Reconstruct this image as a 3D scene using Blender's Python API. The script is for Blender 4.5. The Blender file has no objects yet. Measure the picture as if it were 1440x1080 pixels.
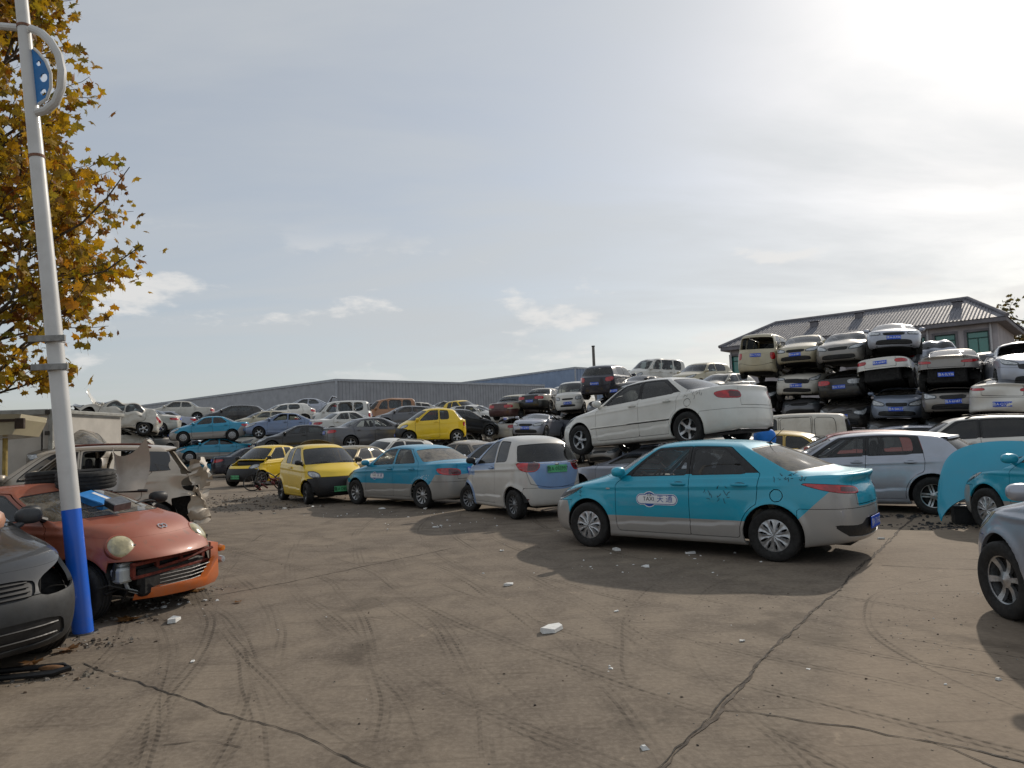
import bpy, math, random
import numpy as np
from mathutils import Vector, Matrix
from mathutils.bvhtree import BVHTree

# ------------------------------------------------------------------ camera, world, sun, exposure
SC = bpy.context.scene
COL = SC.collection
R = math.radians
PITCH, ROLL, EYE = R(4.1), R(2.0), 1.62
cam_d = bpy.data.cameras.new('camera'); cam = bpy.data.objects.new('camera', cam_d); COL.objects.link(cam)
cam_d.sensor_width = 36.0; cam_d.lens = 25.0; cam_d.clip_start = 0.05; cam_d.clip_end = 4000
_r0 = Vector((1, 0, 0)); _f = Vector((0, math.cos(PITCH), math.sin(PITCH))); _u0 = Vector((0, -math.sin(PITCH), math.cos(PITCH)))
_r = _r0 * math.cos(ROLL) - _u0 * math.sin(ROLL); _u = _r0 * math.sin(ROLL) + _u0 * math.cos(ROLL)
cam.matrix_world = Matrix(((_r.x, _u.x, -_f.x, 0), (_r.y, _u.y, -_f.y, 0), (_r.z, _u.z, -_f.z, EYE), (0, 0, 0, 1)))
SC.camera = cam

SUN_AZ, SUN_EL = R(36.0), R(30.0)          # azimuth to the right of the view, elevation
sun_dir = Vector((math.sin(SUN_AZ) * math.cos(SUN_EL), math.cos(SUN_AZ) * math.cos(SUN_EL), math.sin(SUN_EL)))
sun_d = bpy.data.lights.new('sun', 'SUN'); sun = bpy.data.objects.new('sun', sun_d); COL.objects.link(sun)
sun_d.energy = 2.6; sun_d.angle = R(0.9); sun_d.color = (1.0, 0.90, 0.77)
sun.rotation_euler = (-sun_dir).to_track_quat('-Z', 'Y').to_euler()
sun.location = (20, 30, 40)

world = bpy.data.worlds.new('World'); SC.world = world; world.use_nodes = True
def build_world():
    nt = world.node_tree; nt.nodes.clear(); N = nt.nodes.new; L = nt.links.new
    out = N('ShaderNodeOutputWorld'); bg = N('ShaderNodeBackground'); bg.inputs['Strength'].default_value = 0.095
    sky = N('ShaderNodeTexSky'); sky.sky_type = 'NISHITA'; sky.sun_disc = False
    sky.sun_elevation = SUN_EL; sky.sun_rotation = SUN_AZ
    sky.air_density = 1.0; sky.dust_density = 1.2; sky.ozone_density = 1.5; sky.altitude = 0
    tc = N('ShaderNodeTexCoord')
    sep = N('ShaderNodeSeparateXYZ'); L(tc.outputs['Generated'], sep.inputs[0])
    def math_(op, a, b=None, c=None, clamp=False):
        n = N('ShaderNodeMath'); n.operation = op; n.use_clamp = clamp
        for i, v in enumerate((a, b, c)):
            if v is None: continue
            if isinstance(v, (int, float)): n.inputs[i].default_value = v
            else: L(v, n.inputs[i])
        return n.outputs[0]
    # thin high cloud: the direction laid on a plane overhead, so streaks narrow towards the horizon
    zz = math_('MAXIMUM', math_('ADD', sep.outputs['Z'], 0.12), 0.06)
    cx = math_('DIVIDE', sep.outputs['X'], zz); cy = math_('DIVIDE', sep.outputs['Y'], zz)
    comb = N('ShaderNodeCombineXYZ'); L(cx, comb.inputs[0]); L(cy, comb.inputs[1])
    mp = N('ShaderNodeMapping'); mp.inputs['Rotation'].default_value = (0, 0, R(24)); mp.inputs['Scale'].default_value = (0.55, 1.35, 1); L(comb.outputs[0], mp.inputs[0])
    n1 = N('ShaderNodeTexNoise'); n1.inputs['Scale'].default_value = 0.8; n1.inputs['Detail'].default_value = 9; n1.inputs['Roughness'].default_value = 0.55; n1.inputs['Distortion'].default_value = 0.5
    L(mp.outputs[0], n1.inputs['Vector'])
    r1 = N('ShaderNodeMapRange'); r1.interpolation_type = 'SMOOTHSTEP'
    r1.inputs['From Min'].default_value = 0.30; r1.inputs['From Max'].default_value = 0.72; r1.inputs['To Min'].default_value = 0.58; r1.inputs['To Max'].default_value = 0.93
    L(n1.outputs['Fac'], r1.inputs['Value'])
    # veil brightness rises towards the sun (forward scattering)
    dotn = N('ShaderNodeVectorMath'); dotn.operation = 'DOT_PRODUCT'; dotn.inputs[1].default_value = sun_dir; L(tc.outputs['Generated'], dotn.inputs[0])
    d01 = math_('MAXIMUM', dotn.outputs['Value'], 0.0)
    glow = math_('ADD', math_('MULTIPLY', math_('POWER', d01, 5.0), 0.9), math_('MULTIPLY', math_('POWER', d01, 60.0), 2.2))
    vb = math_('ADD', glow, 5.75)
    veil = N('ShaderNodeVectorMath'); veil.operation = 'SCALE'; veil.inputs[0].default_value = (0.93, 0.97, 1.0); L(vb, veil.inputs['Scale'])
    mix1 = N('ShaderNodeMix'); mix1.data_type = 'RGBA'; L(r1.outputs[0], mix1.inputs['Factor']); L(sky.outputs[0], mix1.inputs[6]); L(veil.outputs[0], mix1.inputs[7])
    # small fair weather clouds in a low band
    mp2 = N('ShaderNodeMapping'); mp2.inputs['Scale'].default_value = (5.2, 5.2, 15.0); mp2.inputs['Location'].default_value = (3.1, 0.7, 0.45); L(tc.outputs['Generated'], mp2.inputs[0])
    n2 = N('ShaderNodeTexNoise'); n2.inputs['Scale'].default_value = 1.0; n2.inputs['Detail'].default_value = 8; n2.inputs['Roughness'].default_value = 0.58; L(mp2.outputs[0], n2.inputs['Vector'])
    r2 = N('ShaderNodeMapRange'); r2.interpolation_type = 'SMOOTHSTEP'
    r2.inputs['From Min'].default_value = 0.53; r2.inputs['From Max'].default_value = 0.63; L(n2.outputs['Fac'], r2.inputs['Value'])
    up = N('ShaderNodeMapRange'); up.interpolation_type = 'SMOOTHSTEP'; up.inputs['From Min'].default_value = 0.06; up.inputs['From Max'].default_value = 0.12; L(sep.outputs['Z'], up.inputs['Value'])
    dn = N('ShaderNodeMapRange'); dn.interpolation_type = 'SMOOTHSTEP'; dn.inputs['From Min'].default_value = 0.30; dn.inputs['From Max'].default_value = 0.20; L(sep.outputs['Z'], dn.inputs['Value'])
    cm = math_('MULTIPLY', math_('MULTIPLY', r2.outputs[0], up.outputs[0]), math_('MULTIPLY', dn.outputs[0], 0.8))
    cb = math_('ADD', math_('MULTIPLY', glow, 0.8), 7.6)
    cl = N('ShaderNodeVectorMath'); cl.operation = 'SCALE'; cl.inputs[0].default_value = (1.0, 0.985, 0.96); L(cb, cl.inputs['Scale'])
    mix2 = N('ShaderNodeMix'); mix2.data_type = 'RGBA'; L(cm, mix2.inputs['Factor']); L(mix1.outputs[2], mix2.inputs[6]); L(cl.outputs[0], mix2.inputs[7])
    L(mix2.outputs[2], bg.inputs['Color']); L(bg.outputs[0], out.inputs[0])
build_world()
SC.view_settings.view_transform = 'Standard'; SC.view_settings.look = 'None'
SC.view_settings.exposure = 0.12; SC.view_settings.gamma = 1.0; SC.view_settings.use_curve_mapping = False
SC.cycles.max_bounces = 5; SC.cycles.diffuse_bounces = 3; SC.cycles.glossy_bounces = 3; SC.cycles.transparent_max_bounces = 10; SC.cycles.caustics_reflective = False; SC.cycles.caustics_refractive = False

rnd = random.Random(11)
def X(px, Y, py=600.0):
    """world x of a picture column at depth Y"""
    d = _f + _r * ((px - 720) / 1000.0) - _u * ((py - 540) / 1000.0)
    return d.x * Y / d.y
def Z(px, py, Y):
    d = _f + _r * ((px - 720) / 1000.0) - _u * ((py - 540) / 1000.0)
    return EYE + d.z * Y / d.y

# ------------------------------------------------------------------ material helpers
MATS = {}
def lin(h):
    h = h.lstrip('#'); c = [int(h[i:i + 2], 16) / 255 for i in (0, 2, 4)]
    return tuple(x / 12.92 if x <= 0.04045 else ((x + 0.055) / 1.055) ** 2.4 for x in c)
class NT:
    def __init__(s, name):
        s.m = bpy.data.materials.new(name); s.m.use_nodes = True; s.t = s.m.node_tree; s.t.nodes.clear()
        s.out = s.n('ShaderNodeOutputMaterial')
    def n(s, k, **kw):
        o = s.t.nodes.new(k)
        for a, b in kw.items(): setattr(o, a, b)
        return o
    def l(s, a, b): s.t.links.new(a, b)
    def math(s, op, a, b=None, c=None, clamp=False):
        n = s.n('ShaderNodeMath', operation=op, use_clamp=clamp)
        for i, v in enumerate((a, b, c)):
            if v is None: continue
            if isinstance(v, (int, float)): n.inputs[i].default_value = v
            else: s.l(v, n.inputs[i])
        return n.outputs[0]
    def noise(s, vec, scale, detail=4, rough=0.55, dist=0.0):
        n = s.n('ShaderNodeTexNoise'); n.inputs['Scale'].default_value = scale; n.inputs['Detail'].default_value = detail
        n.inputs['Roughness'].default_value = rough; n.inputs['Distortion'].default_value = dist
        if vec is not None: s.l(vec, n.inputs['Vector'])
        return n.outputs['Fac']
    def rng(s, v, a, b, c=0.0, d=1.0, smooth=True):
        n = s.n('ShaderNodeMapRange'); n.interpolation_type = 'SMOOTHSTEP' if smooth else 'LINEAR'
        for k, x in zip(('From Min', 'From Max', 'To Min', 'To Max'), (a, b, c, d)): n.inputs[k].default_value = x
        s.l(v, n.inputs['Value']); return n.outputs[0]
    def mix(s, f, a, b):
        n = s.n('ShaderNodeMix', data_type='RGBA')
        for i, v in ((0, f), (6, a), (7, b)):
            if isinstance(v, tuple): n.inputs[i].default_value = (*v[:3], 1)
            elif isinstance(v, (int, float)): n.inputs[i].default_value = v
            else: s.l(v, n.inputs[i])
        return n.outputs[2]
    def coord(s, k='Object'):
        return s.n('ShaderNodeTexCoord').outputs[k]
    def bsdf(s, color=None, rough=0.5, metal=0.0, coat=0.0, coat_r=0.06, bump=None, bump_d=0.01, spec=None, bump_s=1.0):
        b = s.n('ShaderNodeBsdfPrincipled')
        for k, v in (('Base Color', color), ('Roughness', rough), ('Metallic', metal), ('Coat Weight', coat), ('Coat Roughness', coat_r)):
            if v is None: continue
            if isinstance(v, tuple): b.inputs[k].default_value = (*v[:3], 1)
            elif isinstance(v, (int, float)): b.inputs[k].default_value = v
            else: s.l(v, b.inputs[k])
        if spec is not None: b.inputs['Specular IOR Level'].default_value = spec
        if bump is not None:
            bn = s.n('ShaderNodeBump'); bn.inputs['Distance'].default_value = bump_d; bn.inputs['Strength'].default_value = bump_s
            s.l(bump, bn.inputs['Height']); s.l(bn.outputs[0], b.inputs['Normal'])
        s.l(b.outputs[0], s.out.inputs[0]); return b
def simple(name, color, rough=0.5, metal=0.0, var=0.25, scale=14.0, coat=0.0, bump=0.0, spec=None):
    """procedural material with a little tonal wear; colour in linear rgb or hex"""
    if name in MATS: return MATS[name]
    if isinstance(color, str): color = lin(color)
    k = NT(name); co = k.coord(); f = k.noise(co, scale, 5, 0.6)
    dk = tuple(c * (1 - var) for c in color); lt = tuple(min(1, c * (1 + var)) for c in color)
    k.bsdf(k.mix(k.rng(f, 0.3, 0.7), dk, lt), k.rng(k.noise(co, scale * 2.3, 3), 0.3, 0.7, rough * 0.85, min(1, rough * 1.15)), metal, coat,
           bump=(k.noise(co, scale * 6, 3) if bump else None), bump_d=bump or 0.01, spec=spec)
    MATS[name] = k.m; return k.m

def paint(name, color, metal=0.25, dirt=0.3, dust='#8c8274', two=None, rough=0.34, worn=0.0, seed=0.0, coat=0.75):
    """car paint: clear coat, grime and dust patches; two = (second colour, kind of split)"""
    if name in MATS: return MATS[name]
    if isinstance(color, str): color = lin(color)
    k = NT(name); co = k.coord(); sp = k.n('ShaderNodeSeparateXYZ'); k.l(co, sp.inputs[0])
    off = k.n('ShaderNodeVectorMath', operation='ADD'); off.inputs[1].default_value = (seed, seed * 0.7, 0); k.l(co, off.inputs[0]); v = off.outputs[0]
    base = color
    x, y, z = sp.outputs
    if two and two[1] == 'taxi_new':        # teal above, silver below; the bumpers are silver, rear line slants up
        zl = k.math('LESS_THAN', z, 0.47)
        rl = k.math('LESS_THAN', k.math('ADD', x, k.math('MULTIPLY', z, 1.05)), -1.06)     # behind the slanted line
        low = k.math('LESS_THAN', z, 0.845)
        inner = k.math('LESS_THAN', k.math('ABSOLUTE', y), 0.47)
        lid = k.math('MULTIPLY', inner, k.math('GREATER_THAN', z, 0.66))
        rear = k.math('MULTIPLY', k.math('MULTIPLY', rl, low), k.math('SUBTRACT', 1.0, lid))
        fr = k.math('MULTIPLY', k.math('GREATER_THAN', k.math('SUBTRACT', x, k.math('MULTIPLY', z, 0.35)), 1.46), k.math('LESS_THAN', z, 0.64))
        f = k.math('MAXIMUM', k.math('MAXIMUM', zl, rear), fr)
        base = k.mix(f, color, lin(two[0]))
    elif two and two[1] == 'taxi_old':
        zl = k.math('LESS_THAN', z, 0.56)
        rl = k.math('LESS_THAN', k.math('ADD', x, k.math('MULTIPLY', z, 0.75)), -1.16); low = k.math('LESS_THAN', z, 0.78)
        fr = k.math('MULTIPLY', k.math('GREATER_THAN', k.math('SUBTRACT', x, k.math('MULTIPLY', z, 0.3)), 1.52), k.math('LESS_THAN', z, 0.62))
        f = k.math('MAXIMUM', k.math('MAXIMUM', zl, k.math('MULTIPLY', rl, low)), fr)
        base = k.mix(f, color, lin(two[0]))
    elif two and two[1] == 'ev':             # white with pale blue tailgate, bonnet and belt
        rear = k.math('MULTIPLY', k.math('LESS_THAN', x, -1.19), k.math('MULTIPLY', k.math('LESS_THAN', k.math('ABSOLUTE', y), k.math('ADD', 0.05, k.math('MULTIPLY', z, 0.58))), k.math('GREATER_THAN', z, k.math('ADD', 0.555, k.math('MULTIPLY', k.math('MULTIPLY', y, y), 0.25)))))
        belt = k.math('MULTIPLY', k.math('GREATER_THAN', z, k.math('SUBTRACT', 0.93, k.math('MULTIPLY', x, 0.05))), k.math('MULTIPLY', k.math('GREATER_THAN', x, -0.28), k.math('GREATER_THAN', k.math('ABSOLUTE', y), 0.42)))
        hood = k.math('MULTIPLY', k.math('GREATER_THAN', x, 0.62), k.math('GREATER_THAN', z, 0.80))
        dx = k.math('SUBTRACT', x, 1.0); dz = k.math('SUBTRACT', z, 0.29); rr = k.math('SQRT', k.math('ADD', k.math('MULTIPLY', dx, dx), k.math('MULTIPLY', dz, dz)))
        fl = k.math('LESS_THAN', rr, 0.40)
        f = k.math('MAXIMUM', k.math('MAXIMUM', rear, belt), k.math('MAXIMUM', hood, fl))
        base = k.mix(f, color, lin(two[0]))
    tone = k.noise(v, 1.7, 3)
    base = k.mix(k.rng(tone, 0.3, 0.7, 0.0, 0.07), base, (0.02, 0.02, 0.02))
    if worn:
        wn = k.rng(k.noise(v, 6.5, 9, 0.68, 0.3), 0.60, 0.66, 0, worn); base = k.mix(wn, base, lin('#6b4a38'))
    d1 = k.rng(k.noise(v, 3.2, 9, 0.66, 0.4), 0.38, 0.80, 0.0, dirt)
    low = k.rng(z, 0.62, 0.18, 0.0, 0.62 * min(1, dirt * 2.0)); d2 = k.math('MULTIPLY', low, k.rng(k.noise(v, 9, 6, 0.7), 0.30, 0.62))
    geo = k.n('ShaderNodeNewGeometry'); sg = k.n('ShaderNodeSeparateXYZ'); k.l(geo.outputs['Normal'], sg.inputs[0])
    d3 = k.math('MULTIPLY', k.rng(sg.outputs[2], 0.35, 0.95, 0.0, dirt * 0.8), k.rng(k.noise(v, 5.0, 8, 0.7), 0.28, 0.66, 0.25, 1.0))
    d = k.math('MAXIMUM', k.math('MAXIMUM', d1, d2), d3, clamp=True)
    mp = k.n('ShaderNodeMapping'); mp.inputs['Scale'].default_value = (26, 26, 1.6); k.l(v, mp.inputs[0])
    streak = k.math('MULTIPLY', k.rng(k.noise(mp.outputs[0], 1.0, 4), 0.56, 0.76), 0.35 * dirt)
    d = k.math('MAXIMUM', d, streak)
    col = k.mix(d, base, lin(dust))
    k.bsdf(col, k.math('ADD', k.math('MULTIPLY', d, 0.5), rough, clamp=True), metal, k.math('MULTIPLY', k.math('SUBTRACT', 1.0, d, clamp=True), coat), 0.07,
           bump=k.noise(v, 2.2, 2), bump_d=0.004)
    MATS[name] = k.m; return k.m

def glass(name, tint=(0.35, 0.38, 0.38), dust=0.12, gloss=1.0):
    if name in MATS: return MATS[name]
    k = NT(name); co = k.coord()
    tr = k.n('ShaderNodeBsdfTransparent'); tr.inputs[0].default_value = (*tint, 1)
    gl = k.n('ShaderNodeBsdfGlossy'); gl.inputs['Roughness'].default_value = 0.03; gl.inputs[0].default_value = (0.95, 0.97, 1.0, 1)
    fr = k.n('ShaderNodeFresnel'); fr.inputs[0].default_value = 1.55
    m1 = k.n('ShaderNodeMixShader'); k.l(k.math('MULTIPLY', fr.outputs[0], 1.05 * gloss, clamp=True), m1.inputs[0]); k.l(tr.outputs[0], m1.inputs[1]); k.l(gl.outputs[0], m1.inputs[2])
    df = k.n('ShaderNodeBsdfDiffuse'); df.inputs[0].default_value = (*lin('#9a948a'), 1)
    geo = k.n('ShaderNodeNewGeometry'); sg = k.n('ShaderNodeSeparateXYZ'); k.l(geo.outputs['Normal'], sg.inputs[0])
    upm = k.rng(sg.outputs[2], 0.2, 0.8, 1.0, 1.5)
    m2 = k.n('ShaderNodeMixShader'); k.l(k.math('MULTIPLY', k.rng(k.noise(co, 4, 8, 0.7), 0.25, 0.75, 0.15 * dust, dust), upm, clamp=True), m2.inputs[0]); k.l(m1.outputs[0], m2.inputs[1]); k.l(df.outputs[0], m2.inputs[2])
    k.l(m2.outputs[0], k.out.inputs[0]); MATS[name] = k.m; return k.m

BLACKP = simple('black_plastic', (0.012, 0.012, 0.013), 0.5, 0, 0.3, 20)
UNDER = simple('underbody_black', (0.010, 0.0095, 0.009), 0.85, 0, 0.4, 9)
RUBBER = simple('tyre_rubber', (0.016, 0.0155, 0.015), 0.82, 0, 0.35, 11)
ALLOY = simple('alloy_silver', '#b4b6b8', 0.36, 0.75, 0.22, 30)
ALLOYD = simple('alloy_grey', '#83868a', 0.4, 0.7, 0.22, 30)
STEEL = simple('steel_grey', '#4a4a4a', 0.5, 0.6, 0.3, 25)
CHROME = simple('chrome', '#c8c8c8', 0.12, 1.0, 0.08, 20)
SEATD = simple('seat_dark', '#1c1c1f', 0.85, 0, 0.2, 30)
SEATL = simple('seat_grey', '#8f887c', 0.85, 0, 0.15, 30)
TRIMD = simple('dash_dark', '#191a1c', 0.6, 0, 0.2, 20)
TRIMG = simple('trim_beige', '#97907f', 0.7, 0, 0.12, 12)
def lens(name, c, rough=0.12):
    if name in MATS: return MATS[name]
    k = NT(name); co = k.coord()
    v = k.n('ShaderNodeTexVoronoi'); v.inputs['Scale'].default_value = 26; k.l(co, v.inputs['Vector'])
    n = k.rng(k.noise(co, 12, 3), 0.4, 0.6)
    c = lin(c) if isinstance(c, str) else c
    k.bsdf(k.mix(k.math('MULTIPLY', n, 0.6), c, tuple(x * 0.35 for x in c)), rough, 0.0, 1.0, 0.04, bump=v.outputs['Distance'], bump_d=0.004, bump_s=0.5)
    MATS[name] = k.m; return k.m
LENS_RED = lens('lens_red', '#c4101a'); LENS_DRED = lens('lens_dark_red', '#5c0a10')
LENS_CLR = lens('lens_clear', '#c3c7ca'); LENS_DK = lens('lens_housing', '#50565a'); LENS_YEL = lens('lens_yellowed', '#b9ae84', 0.3); LENS_AMB = lens('lens_amber', '#d8791c')
GLASS = glass('car_glass', (0.36, 0.40, 0.41), 0.08); GLASS_D = glass('car_glass_tinted', (0.10, 0.11, 0.115), 0.06)
GLASS_DUST = glass('car_glass_dusty', (0.40, 0.42, 0.41), 0.42); GLASS_DUST_GLARE = glass('car_glass_dust_and_glare', (0.40, 0.42, 0.41), 0.62); GLASS_C = glass('car_glass_clear', (0.86, 0.89, 0.88), 0.05, 0.85)  # the heaviest dust also paints in sky reflection on the taxis' rear screens
PLATE_B = simple('plate_blue', '#1650c8', 0.4, 0, 0.1, 8); PLATE_G = simple('plate_green', '#57b07a', 0.4, 0, 0.12, 6); WHITE = simple('print_white', '#e4e6e8', 0.5, 0, 0.05, 8)
PRINT_BLACK = simple('print_black', '#101214', 0.5, 0, 0.1, 8); PRINT_BLUE = simple('print_blue', '#1d4f9c', 0.5, 0, 0.1, 8)

# ------------------------------------------------------------------ mesh helpers
def mesh_from(name, V, F, Nn=None, smooth=True):
    """V (n,3), F triangles (m,3) as arrays"""
    V = np.asarray(V, np.float32); F = np.asarray(F, np.int32)
    me = bpy.data.meshes.new(name)
    me.vertices.add(len(V)); me.vertices.foreach_set('co', V.ravel())
    me.loops.add(F.size); me.loops.foreach_set('vertex_index', F.ravel())
    me.polygons.add(len(F)); me.polygons.foreach_set('loop_start', np.arange(0, F.size, 3, dtype=np.int32))
    if not smooth: me.polygons.foreach_set('use_smooth', np.zeros(len(F), bool))
    me.update(calc_edges=True); me.validate()
    if Nn is not None: me.normals_split_custom_set_from_vertices(np.asarray(Nn, np.float32))
    return me
class MB:
    """collects simple shapes, then builds ONE mesh"""
    def __init__(s): s.v = []; s.f = []
    def add(s, vs, fs):
        b = len(s.v); s.v += [tuple(v) for v in vs]; s.f += [tuple(b + i for i in f) for f in fs]; return s
    def box(s, lo, hi, bev=0.0, M=None):
        (x0, y0, z0), (x1, y1, z1) = lo, hi
        if bev <= 0:
            vs = [(x, y, z) for x in (x0, x1) for y in (y0, y1) for z in (z0, z1)]
            fs = [(0, 1, 3, 2), (4, 6, 7, 5), (0, 4, 5, 1), (2, 3, 7, 6), (0, 2, 6, 4), (1, 5, 7, 3)]
        else:
            b = min(bev, (x1 - x0) * .49, (y1 - y0) * .49, (z1 - z0) * .49); vs = []; idx = {}
            for i in (0, 1):
                for j in (0, 1):
                    for k in (0, 1):
                        X_, Y_, Z_ = (x0, x1)[i], (y0, y1)[j], (z0, z1)[k]; sx, sy, sz = (1 - 2 * i) * b, (1 - 2 * j) * b, (1 - 2 * k) * b
                        idx[i, j, k] = len(vs); vs += [(X_, Y_ + sy, Z_ + sz), (X_ + sx, Y_, Z_ + sz), (X_ + sx, Y_ + sy, Z_)]
            fs = []
            for a in range(3):
                o = [c for c in range(3) if c != a]
                for side in (0, 1):
                    q = []
                    for p in ((0, 0), (1, 0), (1, 1), (0, 1)):
                        key = [0, 0, 0]; key[a] = side; key[o[0]] = p[0]; key[o[1]] = p[1]; q.append(idx[tuple(key)] + a)
                    if (side == 1) != (a == 1): pass
                    else: q = q[::-1]
                    fs.append(tuple(q))
            for a in range(3):          # edges parallel to axis a
                o = [c for c in range(3) if c != a]
                for p in ((0, 0), (1, 0), (1, 1), (0, 1)):
                    k0 = [0, 0, 0]; k1 = [0, 0, 0]; k1[a] = 1
                    for kk in (k0, k1): kk[o[0]] = p[0]; kk[o[1]] = p[1]
                    fs.append((idx[tuple(k0)] + o[0], idx[tuple(k1)] + o[0], idx[tuple(k1)] + o[1], idx[tuple(k0)] + o[1]))
            for k_ in idx.values(): fs.append((k_, k_ + 1, k_ + 2))
        if M is not None: vs = [tuple(M @ Vector(v)) for v in vs]
        return s.add(vs, fs)
    def tube(s, pts, r, n=8, cap=True):
        """tube through points; r a number or a list"""
        pts = [Vector(p) for p in pts]; rs = r if isinstance(r, (list, tuple)) else [r] * len(pts)
        vs = []; prev = None
        for i, p in enumerate(pts):
            d = (pts[min(i + 1, len(pts) - 1)] - pts[max(i - 1, 0)]).normalized()
            if prev is None:
                a = d.cross(Vector((0, 0, 1)) if abs(d.z) < 0.9 else Vector((1, 0, 0))).normalized()
            else: a = (prev - d * prev.dot(d)).normalized()
            prev = a; b = d.cross(a)
            vs += [p + (a * math.cos(2 * math.pi * k / n) + b * math.sin(2 * math.pi * k / n)) * rs[i] for k in range(n)]
        fs = [(i * n + k, i * n + (k + 1) % n, (i + 1) * n + (k + 1) % n, (i + 1) * n + k) for i in range(len(pts) - 1) for k in range(n)]
        if cap: fs += [tuple(range(n))[::-1], tuple((len(pts) - 1) * n + k for k in range(n))]
        return s.add(vs, fs)
    def lathe(s, prof, n=24, axis='z', c=(0, 0, 0)):
        vs = []
        for (r_, h) in prof:
            for k in range(n):
                a = 2 * math.pi * k / n; u, w = r_ * math.cos(a), r_ * math.sin(a)
                p = (u, w, h) if axis == 'z' else ((h, u, w) if axis == 'x' else (w, h, u))
                vs.append((p[0] + c[0], p[1] + c[1], p[2] + c[2]))
        m = len(prof)
        fs = [(i * n + k, i * n + (k + 1) % n, (i + 1) * n + (k + 1) % n, (i + 1) * n + k) for i in range(m - 1) for k in range(n)]
        return s.add(vs, fs)
    def ell(s, c, r, nu=16, nv=10, p=2.0, M=None):
        """superellipsoid"""
        def sp(t): return math.copysign(abs(t) ** (2.0 / p), t)
        vs = []
        for j in range(nv + 1):
            ph = -math.pi / 2 + math.pi * j / nv
            for i in range(nu):
                th = 2 * math.pi * i / nu
                vs.append((c[0] + r[0] * sp(math.cos(ph)) * sp(math.cos(th)), c[1] + r[1] * sp(math.cos(ph)) * sp(math.sin(th)), c[2] + r[2] * sp(math.sin(ph))))
        if M is not None: vs = [tuple(M @ Vector(v)) for v in vs]
        fs = [(j * nu + i, j * nu + (i + 1) % nu, (j + 1) * nu + (i + 1) % nu, (j + 1) * nu + i) for j in range(nv) for i in range(nu)]
        return s.add(vs, fs)
    def mesh(s, name, smooth=True, ang=35):
        me = bpy.data.meshes.new(name); me.from_pydata(s.v, [], s.f); me.update(); me.validate()
        if smooth:
            me.polygons.foreach_set('use_smooth', np.ones(len(me.polygons), bool)); me.set_sharp_from_angle(angle=R(ang))
        return me
    def build(s, name, mat, parent=None, smooth=True, ang=35):
        return obj(name, s.mesh(name, smooth, ang), mat, parent)
def obj(name, me, mat, parent=None):
    o = bpy.data.objects.new(name, me); COL.objects.link(o)
    if parent is not None: o.parent = parent
    if mat is not None:
        if not me.materials: me.materials.append(mat)
        o.material_slots[0].link = 'OBJECT'; o.material_slots[0].material = mat
    return o
def empty(name, loc=(0, 0, 0), rot=(0, 0, 0), parent=None):
    o = bpy.data.objects.new(name, None); COL.objects.link(o); o.location = loc; o.rotation_euler = rot; o.empty_display_size = 0.2
    if parent is not None: o.parent = parent
    return o
def tag(o, label, cat, group=None):
    o['label'] = label; o['category'] = cat
    if group: o['group'] = group
    return o
def struct(o): o['kind'] = 'structure'; return o
def stuff(o, label=None, cat=None):
    o['kind'] = 'stuff'
    if label: o['label'] = label; o['category'] = cat
    return o
TEXTS = {}
def text_mesh(s, size=1.0, res=2):
    k = (s, size)
    if k not in TEXTS:
        c = bpy.data.curves.new('lettering', 'FONT'); c.body = s; c.size = size; c.resolution_u = res; c.align_x = 'CENTER'; c.align_y = 'CENTER'
        o = bpy.data.objects.new('lettering_source', c); COL.objects.link(o)
        bpy.context.view_layer.update()
        me = bpy.data.meshes.new_from_object(o.evaluated_get(bpy.context.evaluated_depsgraph_get()))
        bpy.data.objects.remove(o); bpy.data.curves.remove(c)
        TEXTS[k] = me
    return TEXTS[k]
# ------------------------------------------------------------------ car bodies: a bicubic spline skin, sliced into panels
def bspw(u, n):
    """uniform cubic B-spline weights over n control points padded by one on each side -> (len(u), n + 2)"""
    i = np.minimum(np.floor(u).astype(int), n - 2); f = u - i
    W = np.zeros((len(u), n + 2)); k = np.arange(len(u))
    W[k, i] = (1 - f) ** 3 / 6; W[k, i + 1] = (3 * f ** 3 - 6 * f ** 2 + 4) / 6
    W[k, i + 2] = (-3 * f ** 3 + 3 * f ** 2 + 3 * f + 1) / 6; W[k, i + 3] = f ** 3 / 6
    return W
lerp = lambda a, b, t: a + (b - a) * t
BASE = dict(wb=2.6, foh=.86, roh=.94, W=1.72, H=1.46, gc=.17, wr=.31, zm=.50, zh0=.76, zh1=1.02, zb0=.93, zb1=1.0, zd=1.04, zg=1.08,
            xc=1.16, xa=.86, xh=.36, xrh=-.95, xg=-1.70, xgc=-1.38, zr0=1.40, zr=1.47, zr1=1.40, wroof=.60, wbelt=.80, af=.34, ar=.26,
            n4=.05, n5=.17, r4=.02, r5=.06, hc=.06, rc=.02, doors=4, bp=-.26, dr=-1.30, df=.84, arch=.055, hatch=False,
            head=[(.36, .575), (.38, .70), (.86, .815), (1.10, .86), (1.02, .73), (.75, .60)],
            tail=[(.42, .72), (.42, .86), (.75, .90), (.98, .90), (.80, .74)],
            grille=[(-.32, .58), (-.37, .71), (.37, .71), (.32, .58)], intake=[(-.62, .25), (-.54, .43), (.54, .43), (.62, .25)],
            plate_f=.50, plate_r=.78, sw=(6.2, 9.72, 6.98, 8.88), ww=5.45, rw=5.3, bumper=.60, lidz=.68, lidw=.50, crease=.012, lip=0.0, rb=7.10)
def P_(**k):
    d = dict(BASE); d.update(k); return d
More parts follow.
